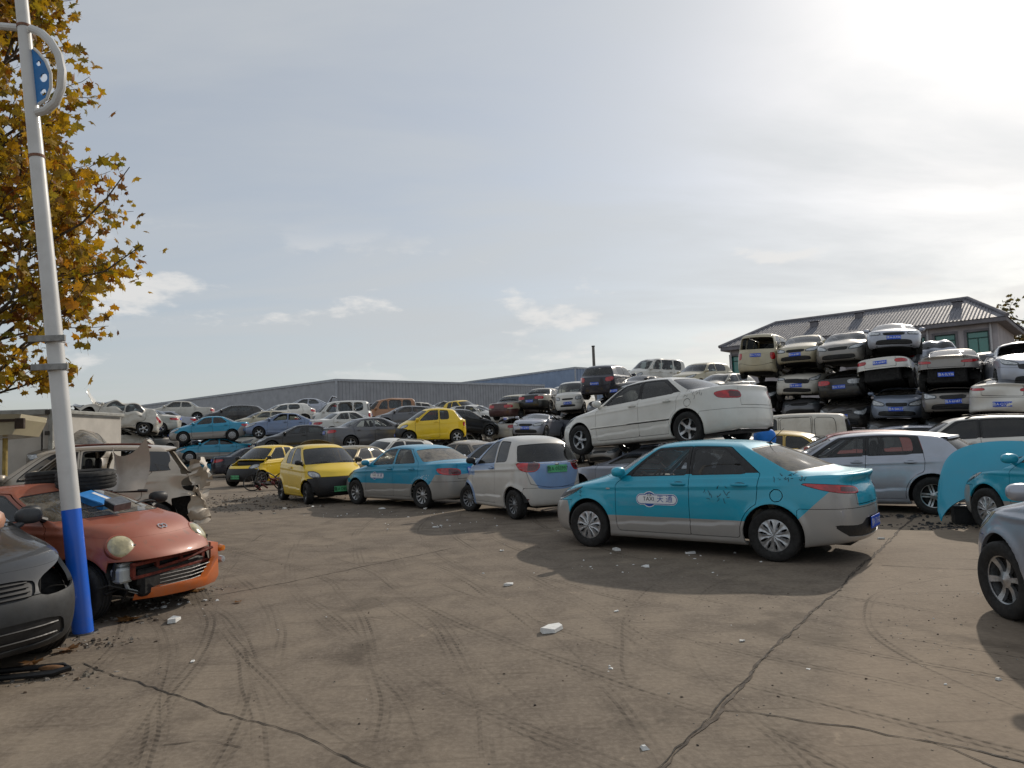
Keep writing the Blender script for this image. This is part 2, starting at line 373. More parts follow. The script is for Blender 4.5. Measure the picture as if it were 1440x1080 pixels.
TYPES = dict(
    # newer notchback saloon with a fast rear screen
    fastback=P_(wb=2.60, foh=.83, roh=.94, W=1.73, H=1.46, wr=.312, zb0=.94, zb1=1.01, zd=1.03, xh=.44, xrh=-1.0, zr0=1.42, zr1=1.42, xg=-1.84, xgc=-1.56, sw=(6.15, 9.22, 6.98, 8.88), bp=-.24, dr=-1.16,
                tail=[(.40, .80), (.42, .885), (.72, .915), (1.26, .945), (.80, .82)], plate_r=.44, bumper=.62, lip=.045,
                head=[(.40, .62), (.46, .72), (.88, .80), (1.15, .86), (1.05, .76), (.8, .64)]),
    # older, upright three box saloon
    notch=P_(wb=2.55, foh=.82, roh=.96, W=1.70, H=1.47, wr=.31, xrh=-.88, xg=-1.52, xgc=-1.34, zd=1.03, zg=1.06, tail=[(.40, .76), (.42, .90), (.74, .93), (1.05, .92), (.95, .80), (.70, .76)], plate_r=.86, lip=.02,
             dr=-1.2, sw=(6.28, 9.62, 6.98, 8.88)),
    # larger saloon with five spoke wheels
    executive=P_(wb=2.85, foh=.84, roh=1.03, W=1.78, H=1.46, wr=.325, xc=1.22, xa=.92, xh=.40, xrh=-1.02, xg=-1.72, xgc=-1.50, zb0=.92, zb1=1.0, zd=1.06, zg=1.08, df=.90, bp=-.27, dr=-1.26, tail=[(.46, .80), (.46, .95), (.72, .97), (1.02, .94), (.92, .82)],
                 plate_r=.84, lip=.025, head=[(.42, .60), (.42, .72), (.8, .80), (1.12, .86), (1.0, .74), (.8, .62)], sw=(6.25, 9.60, 6.98, 8.88)),
    # boxy saloon of the eighties
    boxy=P_(wb=2.55, foh=.84, roh=1.05, W=1.69, H=1.42, wr=.30, xc=1.12, xa=.88, xh=.44, xrh=-.85, xg=-1.36, xgc=-1.2, zh0=.76, zh1=.95, zb0=.90, zb1=.94, zd=.96, zg=.97, zr0=1.37, zr=1.43, zr1=1.37, wroof=.60, af=.22, ar=.18, n4=.02, n5=.08, r5=.05, hc=.02,
            head=[(.42, .56), (.42, .70), (.88, .71), (.88, .57)], tail=[(.30, .68), (.30, .86), (.84, .86), (.84, .68)], plate_r=.60, lidz=.62, dr=-1.18),
    # compact two box hatchback
    hatch=P_(wb=2.58, foh=.84, roh=.78, W=1.79, H=1.45, wr=.325, xc=1.20, xa=.92, xh=.44, xrh=-1.52, xg=-1.98, xgc=-1.72, zb0=.93, zb1=1.02, zd=1.00, zg=1.03, zr1=1.385, wroof=.62, r5=.02, r4=0, rc=0, hatch=True, df=.88, bp=-.25, dr=-1.22,
             tail=[(.50, .80), (.52, .95), (.80, .97), (1.02, .96), (1.0, .82), (.7, .80)], plate_r=.62, sw=(6.25, 9.0, 6.98, 8.88), lidz=.56, lidw=.62, rw=4.9),
    # small two door electric hatchback, white and blue
    ev=P_(wb=2.02, foh=.52, roh=.50, W=1.50, H=1.60, wr=.285, gc=.18, zm=.50, zh0=.82, zh1=1.04, zb0=.97, zb1=1.07, zd=1.05, zg=1.08, xc=1.02, xa=.80, xh=.12, xrh=-1.0, xg=-1.38, xgc=-1.16, zr0=1.52, zr=1.60, zr1=1.52, wroof=.54, wbelt=.71, af=.30, ar=.26, n4=.05, n5=.16, r4=.0, r5=.01, rc=0,
          hatch=True, doors=2, df=.72, bp=-.30, dr=-.95, tail=[(.36, 1.00), (.40, 1.13), (.84, 1.17), (.90, 1.05), (.74, .91), (.46, .90)], plate_r=.95, sw=(6.3, 9.3, 6.9, 8.9), lidz=.60, lidw=.52, rw=5.2, rb=6.72, plate_f=.55,
          head=[(.36, .74), (.44, .92), (.80, .96), (.70, .78)], bumper=.58),
    # very short rounded two door electric car, yellow
    mini=P_(wb=2.10, foh=.56, roh=.52, W=1.63, H=1.56, wr=.285, gc=.17, zm=.48, zh0=.80, zh1=1.02, zb0=.95, zb1=1.04, zd=1.02, zg=1.05, xc=1.08, xa=.84, xh=.32, xrh=-1.02, xg=-1.42, xgc=-1.18, zr0=1.52, zr=1.57, zr1=1.49, wroof=.57, wbelt=.74, af=.30, ar=.30, n4=.05, n5=.17, r4=.02, r5=.03, rc=0,
            hatch=True, doors=2, df=.78, bp=-.28, dr=-1.0, tail=[(.50, .74), (.52, .92), (.72, .92), (.72, .74)], plate_r=.70, sw=(6.3, 9.15, 6.86, 8.9), lidz=.56, lidw=.56, rw=4.9,
            head=[(.52, .70), (.56, .80), (.70, .86), (.92, .86), (.96, .78), (.84, .70), (.64, .67)], grille=None, intake=[(-.40, .27), (-.30, .43), (.30, .43), (.40, .27)], bumper=.66, plate_f=.38),
    # bubble shaped four door city car with round lamps
    bubble=P_(wb=2.34, foh=.62, roh=.58, W=1.50, H=1.49, wr=.28, gc=.17, zm=.50, zh0=.74, zh1=.99, zb0=.92, zb1=.98, zd=.98, zg=1.0, xc=1.10, xa=.86, xh=.28, xrh=-1.10, xg=-1.55, xgc=-1.32, zr0=1.42, zr=1.50, zr1=1.42, wroof=.54, wbelt=.70, af=.36, ar=.30, n4=.06, n5=.24, r5=.03, rc=0, hc=.09,
              hatch=True, df=.80, bp=-.22, dr=-1.05, tail=[(.46, .70), (.48, .92), (.66, .92), (.66, .70)], plate_r=.62, sw=(6.3, 9.3, 6.98, 8.88), lidz=.55, lidw=.55, rw=4.9, head=None, grille=None, intake=None, bumper=.56),
    # tall sport utility
    suv=P_(wb=2.66, foh=.86, roh=.86, W=1.83, H=1.70, wr=.35, gc=.22, zm=.60, zh0=.92, zh1=1.16, zb0=1.07, zb1=1.16, zd=1.10, zg=1.14, xc=1.22, xa=.96, xh=.44, xrh=-1.62, xg=-2.05, xgc=-1.75, zr0=1.63, zr=1.71, zr1=1.64, wroof=.65, wbelt=.84, af=.32, ar=.24, n5=.13, r5=.02, r4=0, rc=0,
           hatch=True, df=.90, bp=-.24, dr=-1.22, head=[(.42, .78), (.42, .88), (.85, .98), (1.1, 1.02), (1.0, .90), (.8, .80)], tail=[(.54, .86), (.56, 1.06), (.82, 1.10), (1.05, 1.08), (.95, .92), (.72, .86)], grille=[(-.42, .66), (-.46, .84), (.46, .84), (.42, .66)],
           intake=[(-.55, .32), (-.48, .48), (.48, .48), (.55, .32)], plate_f=.58, plate_r=.78, sw=(6.25, 9.2, 6.98, 8.88), lidz=.62, lidw=.64, rw=4.9, bumper=.72),
    # one box microvan
    van=P_(wb=2.50, foh=.58, roh=.72, W=1.58, H=1.88, wr=.29, gc=.20, zm=.56, zh0=.98, zh1=1.14, zb0=1.06, zb1=1.10, zd=1.06, zg=1.10, xc=1.58, xa=1.26, xh=.86, xrh=-1.76, xg=-1.95, xgc=-1.72, zr0=1.79, zr=1.89, zr1=1.82, wroof=.64, wbelt=.74, af=.22, ar=.14, n4=.02, n5=.07, r4=0, r5=.01, hc=.05, rc=0,
           hatch=True, df=1.12, bp=.16, dr=-.80, head=[(.40, .72), (.42, .92), (.78, .94), (.78, .76)], tail=[(.58, .74), (.58, 1.02), (.80, 1.02), (.80, .74)], grille=[(-.30, .74), (-.32, .84), (.32, .84), (.30, .74)], intake=[(-.42, .38), (-.4, .50), (.4, .50), (.42, .38)],
           plate_f=.58, plate_r=.92, sw=(6.3, 9.72, 6.98, 8.88), lidz=.50, lidw=.66, rw=5.0, bumper=.56, crease=.02),
)
AK = ('x', 'y', 'z', 'nx', 'ny', 'nz', 's', 't', 'g', 'af', 'ar')   # vertex attributes carried through every cut
def control(p):
    hw = p['W'] / 2; xf = p['wb'] / 2 + p['foh']; xr = -(p['wb'] / 2 + p['roh'])
    rows = []
    ysh = [0, .33, .62, .83, .94]; xsh = [0, .05, .24, .60, 1.25]
    def outline(w, dxf, dxr):
        a = [(xf - dxf - k * p['af'], y * w * .985) for k, y in zip(xsh, ysh)]
        b = [(xr + dxr + k * p['ar'], y * w * .98) for k, y in zip(xsh, ysh)][::-1]
        x4, x12 = a[-1][0], b[0][0]; xa, xg = p['xa'], p['xgc']
        xa = min(xa, x4 - .12); xg = max(xg, x12 + .12)
        mid = [((x4 + xa) / 2, w * .985), (xa, w * .995)] + [(lerp(xa, xg, q), w) for q in (.27, .5, .73)] + [(xg, w), ((xg + x12) / 2, w * .99)]
        return a + mid + b
    zs = np.interp(np.arange(17), [0, 2, 3, 4, 6, 8, 10, 12, 16], [p['zh0'], p['zh0'] + .005, p['zh0'] + .02, lerp(p['zh0'], p['zb0'], .42), p['zb0'], (p['zb0'] + p['zb1']) / 2 + .005, p['zb1'], p['zd'], p['zd']])
    gc = p['gc']; rise = np.array([.03, .03, .02, .02, .01, 0, 0, 0, 0, 0, 0, .02, .04, .06, .07, .07, .07])
    for j, (z, wf, a, b) in enumerate(((gc + .03, .80, .26, .26), (gc, .93, .09, .08), (gc + .13, .985, .02, .02), (p['zm'], 1.0, 0, 0))):
        o = outline(hw * wf, a, b); rows.append([(x, y, z + (rise[i] if j < 2 else 0)) for i, (x, y) in enumerate(o)])
    o = outline(hw * .992, p['n4'], p['r4']); rows.append([(x, y, lerp(p['zm'], zs[i], .58)) for i, (x, y) in enumerate(o)])
    o = outline(hw * .955, p['n5'], p['r5']); rows.append([(x, y, zs[i]) for i, (x, y) in enumerate(o)])
    yc = np.array([0, .26, .51, .72, .87, .96, 1.0])
    def ring(xf0, xfs, xr0, xrs, w, zc, zf, zbk, zr_, sidez):
        pts = []
        for i in range(6): pts.append((xf0 + (xfs - xf0) * yc[i] ** 2.2, w * yc[i], zc + (zf - zc) * yc[i] ** 2))
        for q in (0, .25, .5, .75, 1.0): pts.append((lerp(xfs, xrs, q), w * (1.0 + .012 * math.sin(math.pi * q)), sidez(q)))
        for i in range(5, -1, -1): pts.append((xr0 + (xrs - xr0) * yc[i] ** 2.2, w * yc[i], zr_ + (zbk - zr_) * yc[i] ** 2))
        return pts
    r7 = ring(p['xc'], p['xa'], p['xg'], p['xgc'], p['wbelt'], p['zh1'], p['zb0'] + .02, p['zb1'] + .02, p['zg'], lambda q: lerp(p['zb0'], p['zb1'], q) + .022)
    def roofz(x):
        xm = (p['xh'] + p['xrh']) / 2 + .1
        return p['zr'] - (p['zr'] - p['zr0']) * ((x - xm) / (p['xh'] - xm)) ** 2 if x > xm else p['zr'] - (p['zr'] - p['zr1']) * ((x - xm) / (p['xrh'] - xm)) ** 2
    xhs = p['xh'] - .16; xrs = p['xrh'] + .10
    r9 = ring(p['xh'], xhs, p['xrh'], xrs, p['wroof'], p['zr0'], p['zr0'] - .035, p['zr1'] - .035, p['zr1'], lambda q: roofz(lerp(xhs, xrs, q)) - .045)
    r6 = []
    for i in range(17):
        a, b = rows[5][i], r7[i]
        front = max(0, 1 - i / 5.0) if i < 6 else 0; back = max(0, 1 - (16 - i) / 5.0) if i > 10 else 0
        k = .16 if i < 5 else (.35 if i == 5 else (.55 if i < 11 else (.35 if i == 11 else .2)))
        r6.append((lerp(a[0], b[0], k), lerp(a[1], b[1], k), lerp(a[2], b[2], k) + p['hc'] * (1 if i < 4 else (.5 if i == 4 else .15 if i == 5 else 0)) + p['rc'] * (1 if i > 12 else (.4 if i == 12 else 0))))
    r8 = []
    for i in range(17):
        a, b = r7[i], r9[i]
        wf = max(0, 1 - i / 6.0) if i < 7 else 0; wb_ = max(0, 1 - (16 - i) / 6.0) if i > 9 else 0
        r8.append((lerp(a[0], b[0], .5) + .03 * (wf > .2) - .03 * (wb_ > .2), lerp(a[1], b[1], .48) * 1.015, lerp(a[2], b[2], .5) + .012))
    r10 = []; r11 = []
    for i in range(17):
        x, y, z = r9[i]; xi = lerp(x, (p['xh'] + p['xrh']) / 2, .22 if (i < 7 or i > 9) else .05)
        r10.append((xi, y * .62, roofz(xi) - .006)); xj = lerp(x, (p['xh'] + p['xrh']) / 2, .42 if (i < 6 or i > 10) else .3)
        r11.append((xj, 0.0, roofz(xj)))
    rows += [r6, r7, r8, r9, r10, r11]
    return np.array(rows)          # (12, 17, 3)
def skin(p, nS, nT):
    C = control(p); m = np.array([1, -1, 1])
    Cp = np.concatenate([(C[:, 1] * m)[:, None], C, (C[:, 15] * m)[:, None]], 1)
    bot = 2 * Cp[0] - Cp[1]; bot = bot[None]; top = (Cp[10] * m)[None]
    Cp = np.concatenate([bot, Cp, top], 0)             # (14, 19, 3)
    sv = np.linspace(0, 16, 16 * nS + 1); tv = np.linspace(0, 11, 11 * nT + 1)
    Ws = bspw(sv, 17); Wt = bspw(tv, 12)
    S = np.einsum('ti,ijk,sj->tsk', Wt, Cp, Ws)
    # bring to the exact outer sizes
    lo, hi = S.reshape(-1, 3).min(0), S.reshape(-1, 3).max(0)
    tx0, tx1 = -(p['wb'] / 2 + p['roh']), p['wb'] / 2 + p['foh']
    def fit(S):
        S = S.copy(); S[..., 0] = tx0 + (S[..., 0] - lo[0]) / (hi[0] - lo[0]) * (tx1 - tx0)
        S[..., 1] *= p['W'] / 2 / hi[1]; S[..., 2] = p['gc'] + (S[..., 2] - lo[2]) / (hi[2] - lo[2]) * (p['H'] - p['gc']); return S
    S = fit(S)
    def ev(s, t):
        s = np.atleast_1d(np.asarray(s, float)); t = np.atleast_1d(np.asarray(t, float))
        q = np.einsum('ni,ijk,nj->nk', bspw(t, 12), Cp, bspw(s, 17))
        q[:, 0] = tx0 + (q[:, 0] - lo[0]) / (hi[0] - lo[0]) * (tx1 - tx0); q[:, 1] *= p['W'] / 2 / hi[1]; q[:, 2] = p['gc'] + (q[:, 2] - lo[2]) / (hi[2] - lo[2]) * (p['H'] - p['gc']); return q
    arc = np.concatenate([[0], np.cumsum(np.linalg.norm(np.diff(ev(sv, np.full(len(sv), 3.8))[:, :2], axis=0), axis=1))])
    nt_, ns_ = len(tv), len(sv)
    V = S.reshape(-1, 3); sg = np.repeat(sv[None], nt_, 0).ravel(); tg = np.repeat(tv[:, None], ns_, 1).ravel(); af = np.repeat(arc[None], nt_, 0).ravel()
    idx = np.arange(nt_ * ns_).reshape(nt_, ns_)
    q = np.stack([idx[:-1, :-1], idx[:-1, 1:], idx[1:, 1:], idx[1:, :-1]], -1).reshape(-1, 4)
    FL = np.concatenate([q[:, [0, 1, 2]], q[:, [0, 2, 3]]])
    centre = np.zeros((nt_, ns_), bool); centre[:, 0] = True; centre[:, -1] = True; centre[-1, :] = True; centre = centre.ravel()
    V[centre, 1] = 0
    n = len(V); mp = np.arange(n) + n; mp[centre] = np.arange(n)[centre]
    V2 = np.concatenate([V, V * m]); g = np.concatenate([np.ones(n), -np.ones(n)])
    FR = mp[FL][:, ::-1]
    F = np.concatenate([FL, FR]); s2 = np.concatenate([sg, sg]); t2 = np.concatenate([tg, tg]); a2 = np.concatenate([af, af])
    # features pressed into the side: wheel arch lips, a waist crease and a lower door crease
    x, y, z = V2.T
    side = np.clip((np.abs(y) - .78 * p['W'] / 2) / (.1 * p['W'] / 2), 0, 1)
    dy = np.zeros(len(V2))
    for wx in (p['wb'] / 2, -p['wb'] / 2):
        r = np.hypot(x - wx, z - p['wr']); dy += .016 * np.exp(-((r - (p['wr'] + p['arch'] + .012)) / .04) ** 2) * side
    inner = np.clip((p['wb'] / 2 - .25 - np.abs(x)) / .3, 0, 1)
    zc = p['zb0'] - .10 + (p['zb1'] - p['zb0']) * (.5 - x / p['wb']) * .9
    dy += p['crease'] * np.exp(-((z - zc) / .022) ** 2) * side * np.clip((1.6 - np.abs(x)) / .4, 0, 1)
    zl = p['gc'] + .22 + (.3 - x) * .035
    dy -= .016 * np.exp(-np.clip(z - zl, 0, 9) / .09) * (z > zl) * side * inner - 0.0
    dy += .010 * np.exp(-((z - (p['gc'] + .045)) / .03) ** 2) * side * inner
    V2[:, 1] += np.sign(y) * dy
    if p['lip']:
        e = np.exp(-((t2 - 5.15) / .32) ** 2) * np.clip((s2 - 12.6) / 1.2, 0, 1); V2[:, 0] -= p['lip'] * e; V2[:, 2] += .55 * p['lip'] * e; V2[:, 0] += .6 * p['lip'] * np.exp(-((t2 - 4.55) / .3) ** 2) * np.clip((s2 - 12.6) / 1.2, 0, 1)
    # drop collapsed triangles, then vertex normals
    a, b, c = V2[F[:, 0]], V2[F[:, 1]], V2[F[:, 2]]; fn = np.cross(b - a, c - a); ok = np.linalg.norm(fn, axis=1) > 1e-9
    F = F[ok]; fn = fn[ok]
    N = np.zeros_like(V2)
    for k in range(3): np.add.at(N, F[:, k], fn)
    N /= np.maximum(np.linalg.norm(N, axis=1, keepdims=True), 1e-12)
    if (N[:, 1] * V2[:, 1]).sum() < 0: N = -N; F = F[:, ::-1]
    A = np.column_stack([V2, N, s2, t2, g, a2, arc[-1] - a2])
    return A, F, ev
def clip(A, F, f):
    """keep the part of the sheet where f < 0, cut exactly along f = 0"""
    f = np.where(np.abs(f) < 1e-6, 1e-6, f)
    ins = f[F] < 0; k = ins.sum(1); newA = [A]; base = len(A)
    out = [F[k == 3]]
    mixed = F[(k == 1) | (k == 2)]
    if len(mixed):
        km = k[(k == 1) | (k == 2)]; im = f[mixed] < 0
        lone = np.where((km == 1)[:, None], im, ~im); j = lone.argmax(1); r = np.arange(len(mixed))
        a, b, c = mixed[r, j], mixed[r, (j + 1) % 3], mixed[r, (j + 2) % 3]
        e = np.concatenate([np.column_stack([a, b]), np.column_stack([a, c])]); es = np.sort(e, 1)
        key = es[:, 0].astype(np.int64) * len(A) + es[:, 1]; u, inv = np.unique(key, return_inverse=True)
        e0, e1 = u // len(A), u % len(A); w = (f[e0] / (f[e0] - f[e1]))[:, None]
        nv = A[e0] * (1 - w) + A[e1] * w; nv[:, 8] = np.where(np.abs(A[e0, 8] - A[e1, 8]) > 0, 1, A[e0, 8]); newA.append(nv)
        ab = base + inv[:len(a)]; ac = base + inv[len(a):]
        one = km == 1
        out.append(np.column_stack([a, ab, ac])[one]); out.append(np.column_stack([ab, b, c])[~one]); out.append(np.column_stack([ab, c, ac])[~one])
    A = np.concatenate(newA); F = np.concatenate(out)
    if not len(F): return A[:0], F
    u, inv = np.unique(F, return_inverse=True); A = A[u]; F = inv.reshape(-1, 3)
    A[:, 3:6] /= np.maximum(np.linalg.norm(A[:, 3:6], axis=1, keepdims=True), 1e-9)
    return A, F
def sdpoly(px, py, poly):
    poly = np.asarray(poly, float); lo, hi = poly.min(0) - .12, poly.max(0) + .12
    m = (px > lo[0]) & (px < hi[0]) & (py > lo[1]) & (py < hi[1]); out = np.full(len(px), .12)
    if m.any(): out[m] = sdpoly_(px[m], py[m], poly)
    return out
def sdpoly_(px, py, poly):
    """signed distance to a closed polygon, negative inside"""
    poly = np.asarray(poly, float); d = np.full(len(px), 1e9); ins = np.zeros(len(px), bool); n = len(poly)
    for i in range(n):
        ax, ay = poly[i]; bx, by = poly[(i + 1) % n]; ex, ey = bx - ax, by - ay
        wx, wy = px - ax, py - ay; h = np.clip((wx * ex + wy * ey) / max(ex * ex + ey * ey, 1e-12), 0, 1)
        d = np.minimum(d, np.hypot(wx - ex * h, wy - ey * h))
        c = ((ay <= py) & (by > py)) | ((by <= py) & (ay > py))
        if ey != 0: ins ^= c & (px < ax + (py - ay) / ey * ex)
    return np.where(ins, -d, d)
def chaikin(poly, n=1, k=.22):
    for _ in range(n):
        q = []
        for i in range(len(poly)):
            a, b = np.array(poly[i]), np.array(poly[(i + 1) % len(poly)]); q += [a + (b - a) * k, a + (b - a) * (1 - k)]
        poly = q
    return np.array(poly)
def panel_mesh(name, A, F, lip=.014, push=0.0, flat=False):
    """sheet -> mesh with an edge turned inwards all round"""
    V = A[:, :3] + A[:, 3:6] * push; N = A[:, 3:6]
    if lip > 0 and len(F):
        e = np.concatenate([F[:, [0, 1]], F[:, [1, 2]], F[:, [2, 0]]]); es = np.sort(e, 1); key = es[:, 0].astype(np.int64) * len(A) + es[:, 1]
        u, first, cnt = np.unique(key, return_index=True, return_counts=True); b = e[first[cnt == 1]]
        if len(b):
            p0, p1, n0, n1 = V[b[:, 0]], V[b[:, 1]], N[b[:, 0]], N[b[:, 1]]
            on = np.cross(p1 - p0, n0 + n1); on /= np.maximum(np.linalg.norm(on, axis=1, keepdims=True), 1e-9)
            k = len(b); o = len(V)
            V = np.concatenate([V, p0, p1, p1 - n1 * lip, p0 - n0 * lip]); N = np.concatenate([N, on, on, on, on]); i = np.arange(k)
            F = np.concatenate([F, np.column_stack([o + k + i, o + i, o + 3 * k + i]), np.column_stack([o + k + i, o + 3 * k + i, o + 2 * k + i])])
    return mesh_from(name, V, F, None if flat else N)

# ---- wheels
def tyre_mesh(r, w, rr, n=40, groove=True):
    h = w / 2; d = r - rr
    prof = [(rr - .012, -h * .80), (rr + .006, -h * .92), (rr + d * .35, -h * 1.03), (rr + d * .7, -h * 1.0), (r - .016, -h * .93), (r - .004, -h * .80)]
    if groove:
        for y in (-.42, 0.0, .42):
            prof += [(r, h * y - .012), (r - .009, h * y - .008), (r - .009, h * y + .008), (r, h * y + .012)]
    prof += [(r - .004, h * .80), (r - .016, h * .93), (rr + d * .7, h * 1.0), (rr + d * .35, h * 1.03), (rr + .006, h * .92), (rr - .012, h * .80)]
    return MB().lathe(prof, n, 'y').mesh('tyre', True, 50)
def rim_mesh(rr, style, w, n=60):
    """barrel ring and a pierced, dished face; outer side is +y"""
    m = 14; th = np.linspace(0, 2 * np.pi, n * 3 + 1)[:-1]; rad = np.linspace(.004, rr, m * 2)
    y0 = w * .36
    TH, RA = np.meshgrid(th, rad); q = RA / rr
    kind, ns = style
    if kind == 'cover': Y = y0 + .018 * (1 - q ** 2) + .006 * np.cos(TH * ns) * q * (1 - q) * 4
    elif kind == 'dish': Y = y0 - .045 * (1 - q) ** .8 * (q > .16) + .0
    else: Y = y0 - .03 * np.sin(np.clip(q, 0, 1) * np.pi) + .004
    V = np.stack([RA * np.sin(TH), Y, RA * np.cos(TH)], -1).reshape(-1, 3)
    nt, ns_ = TH.shape; idx = np.arange(nt * ns_).reshape(nt, ns_); nx = np.roll(idx, -1, 1)
    quad = np.stack([idx[:-1], nx[:-1], nx[1:], idx[1:]], -1).reshape(-1, 4); F = np.concatenate([quad[:, [0, 1, 2]], quad[:, [0, 2, 3]]])
    a, b, c = V[F[:, 0]], V[F[:, 1]], V[F[:, 2]]; fn = np.cross(b - a, c - a)
    if fn[:, 1].sum() < 0: F = F[:, ::-1]; fn = -fn
    N = np.zeros_like(V)
    for k in range(3): np.add.at(N, F[:, k], fn)
    N /= np.maximum(np.linalg.norm(N, axis=1, keepdims=True), 1e-12)
    th_, ra = TH.ravel(), RA.ravel(); A = np.column_stack([V, N, ra, th_, np.ones(len(V)), ra, ra])
    def ang(k, ph=0): return np.abs((th_ * k / (2 * np.pi) + ph + .5) % 1 - .5) * 2 * np.pi / k     # distance in angle to nearest of k spokes
    hub, rim_ = rr * .24, rr * .90
    if kind == 'cover':      # wheel cover with slots
        f = np.hypot((ang(ns) * ra) / (rr * .085), (ra - rr * .62) / (rr * .27)) - 1; hole = f * rr * .085
    elif kind == 'five': hole = np.maximum(np.maximum(hub + .015 - ra, ra - rim_), .5 * (rr * .135 + .14 * ra) * 1.0 - ang(ns) * ra)
    elif kind == 'twin':
        d1 = np.abs(ang(ns) * ra - rr * .11) ; hole = np.maximum(np.maximum(hub - ra, ra - rim_), rr * .06 - d1)
    else: hole = np.maximum(np.maximum(hub - ra, ra - rim_), rr * .062 + .03 * ra - ang(ns) * ra)
    A2, F2 = clip(A, F, -hole)
    # edges turned in
    me1 = panel_mesh('rim', A2, F2, .028)
    mb = MB(); mb.lathe([(rr, y0), (rr + .012, y0 + .006), (rr + .014, y0 - .004), (rr - .008, y0 - .02), (rr - .012, -w * .36), (rr + .01, -w * .4)], n, 'y')
    V1 = np.empty(len(me1.vertices) * 3, np.float32); me1.vertices.foreach_get('co', V1); V1 = V1.reshape(-1, 3)
    F1 = np.array([tuple(pl.vertices) for pl in me1.polygons])
    tri = [(f[0], f[1], f[2]) for f in mb.f] + [(f[0], f[2], f[3]) for f in mb.f]
    Vb = np.array(mb.v); Fb = np.array(tri)
    V = np.concatenate([V1, Vb]); F = np.concatenate([F1, Fb + len(V1)])
    me = mesh_from('rim', V, F); me.set_sharp_from_angle(angle=R(38)); bpy.data.meshes.remove(me1)
    return me
def hub_mesh(rr, w):
    mb = MB(); mb.lathe([(.001, .01), (rr * .78, .01), (rr * .78, -.03), (rr * .93, -.04), (.001, -w * .35)], 24, 'y'); return mb.mesh('brake')
WHEELS = {}
def wheel_meshes(r, style, lod):
    k = (r, style, lod)
    if k not in WHEELS:
        w = .19 if r < .33 else .215; rr = r * .655
        n = (48, 30, 18)[lod]
        WHEELS[k] = (tyre_mesh(r, w, rr, n, lod == 0), rim_mesh(rr, style, w, (40, 20, 12)[lod]), hub_mesh(rr, w), w)
    return WHEELS[k]
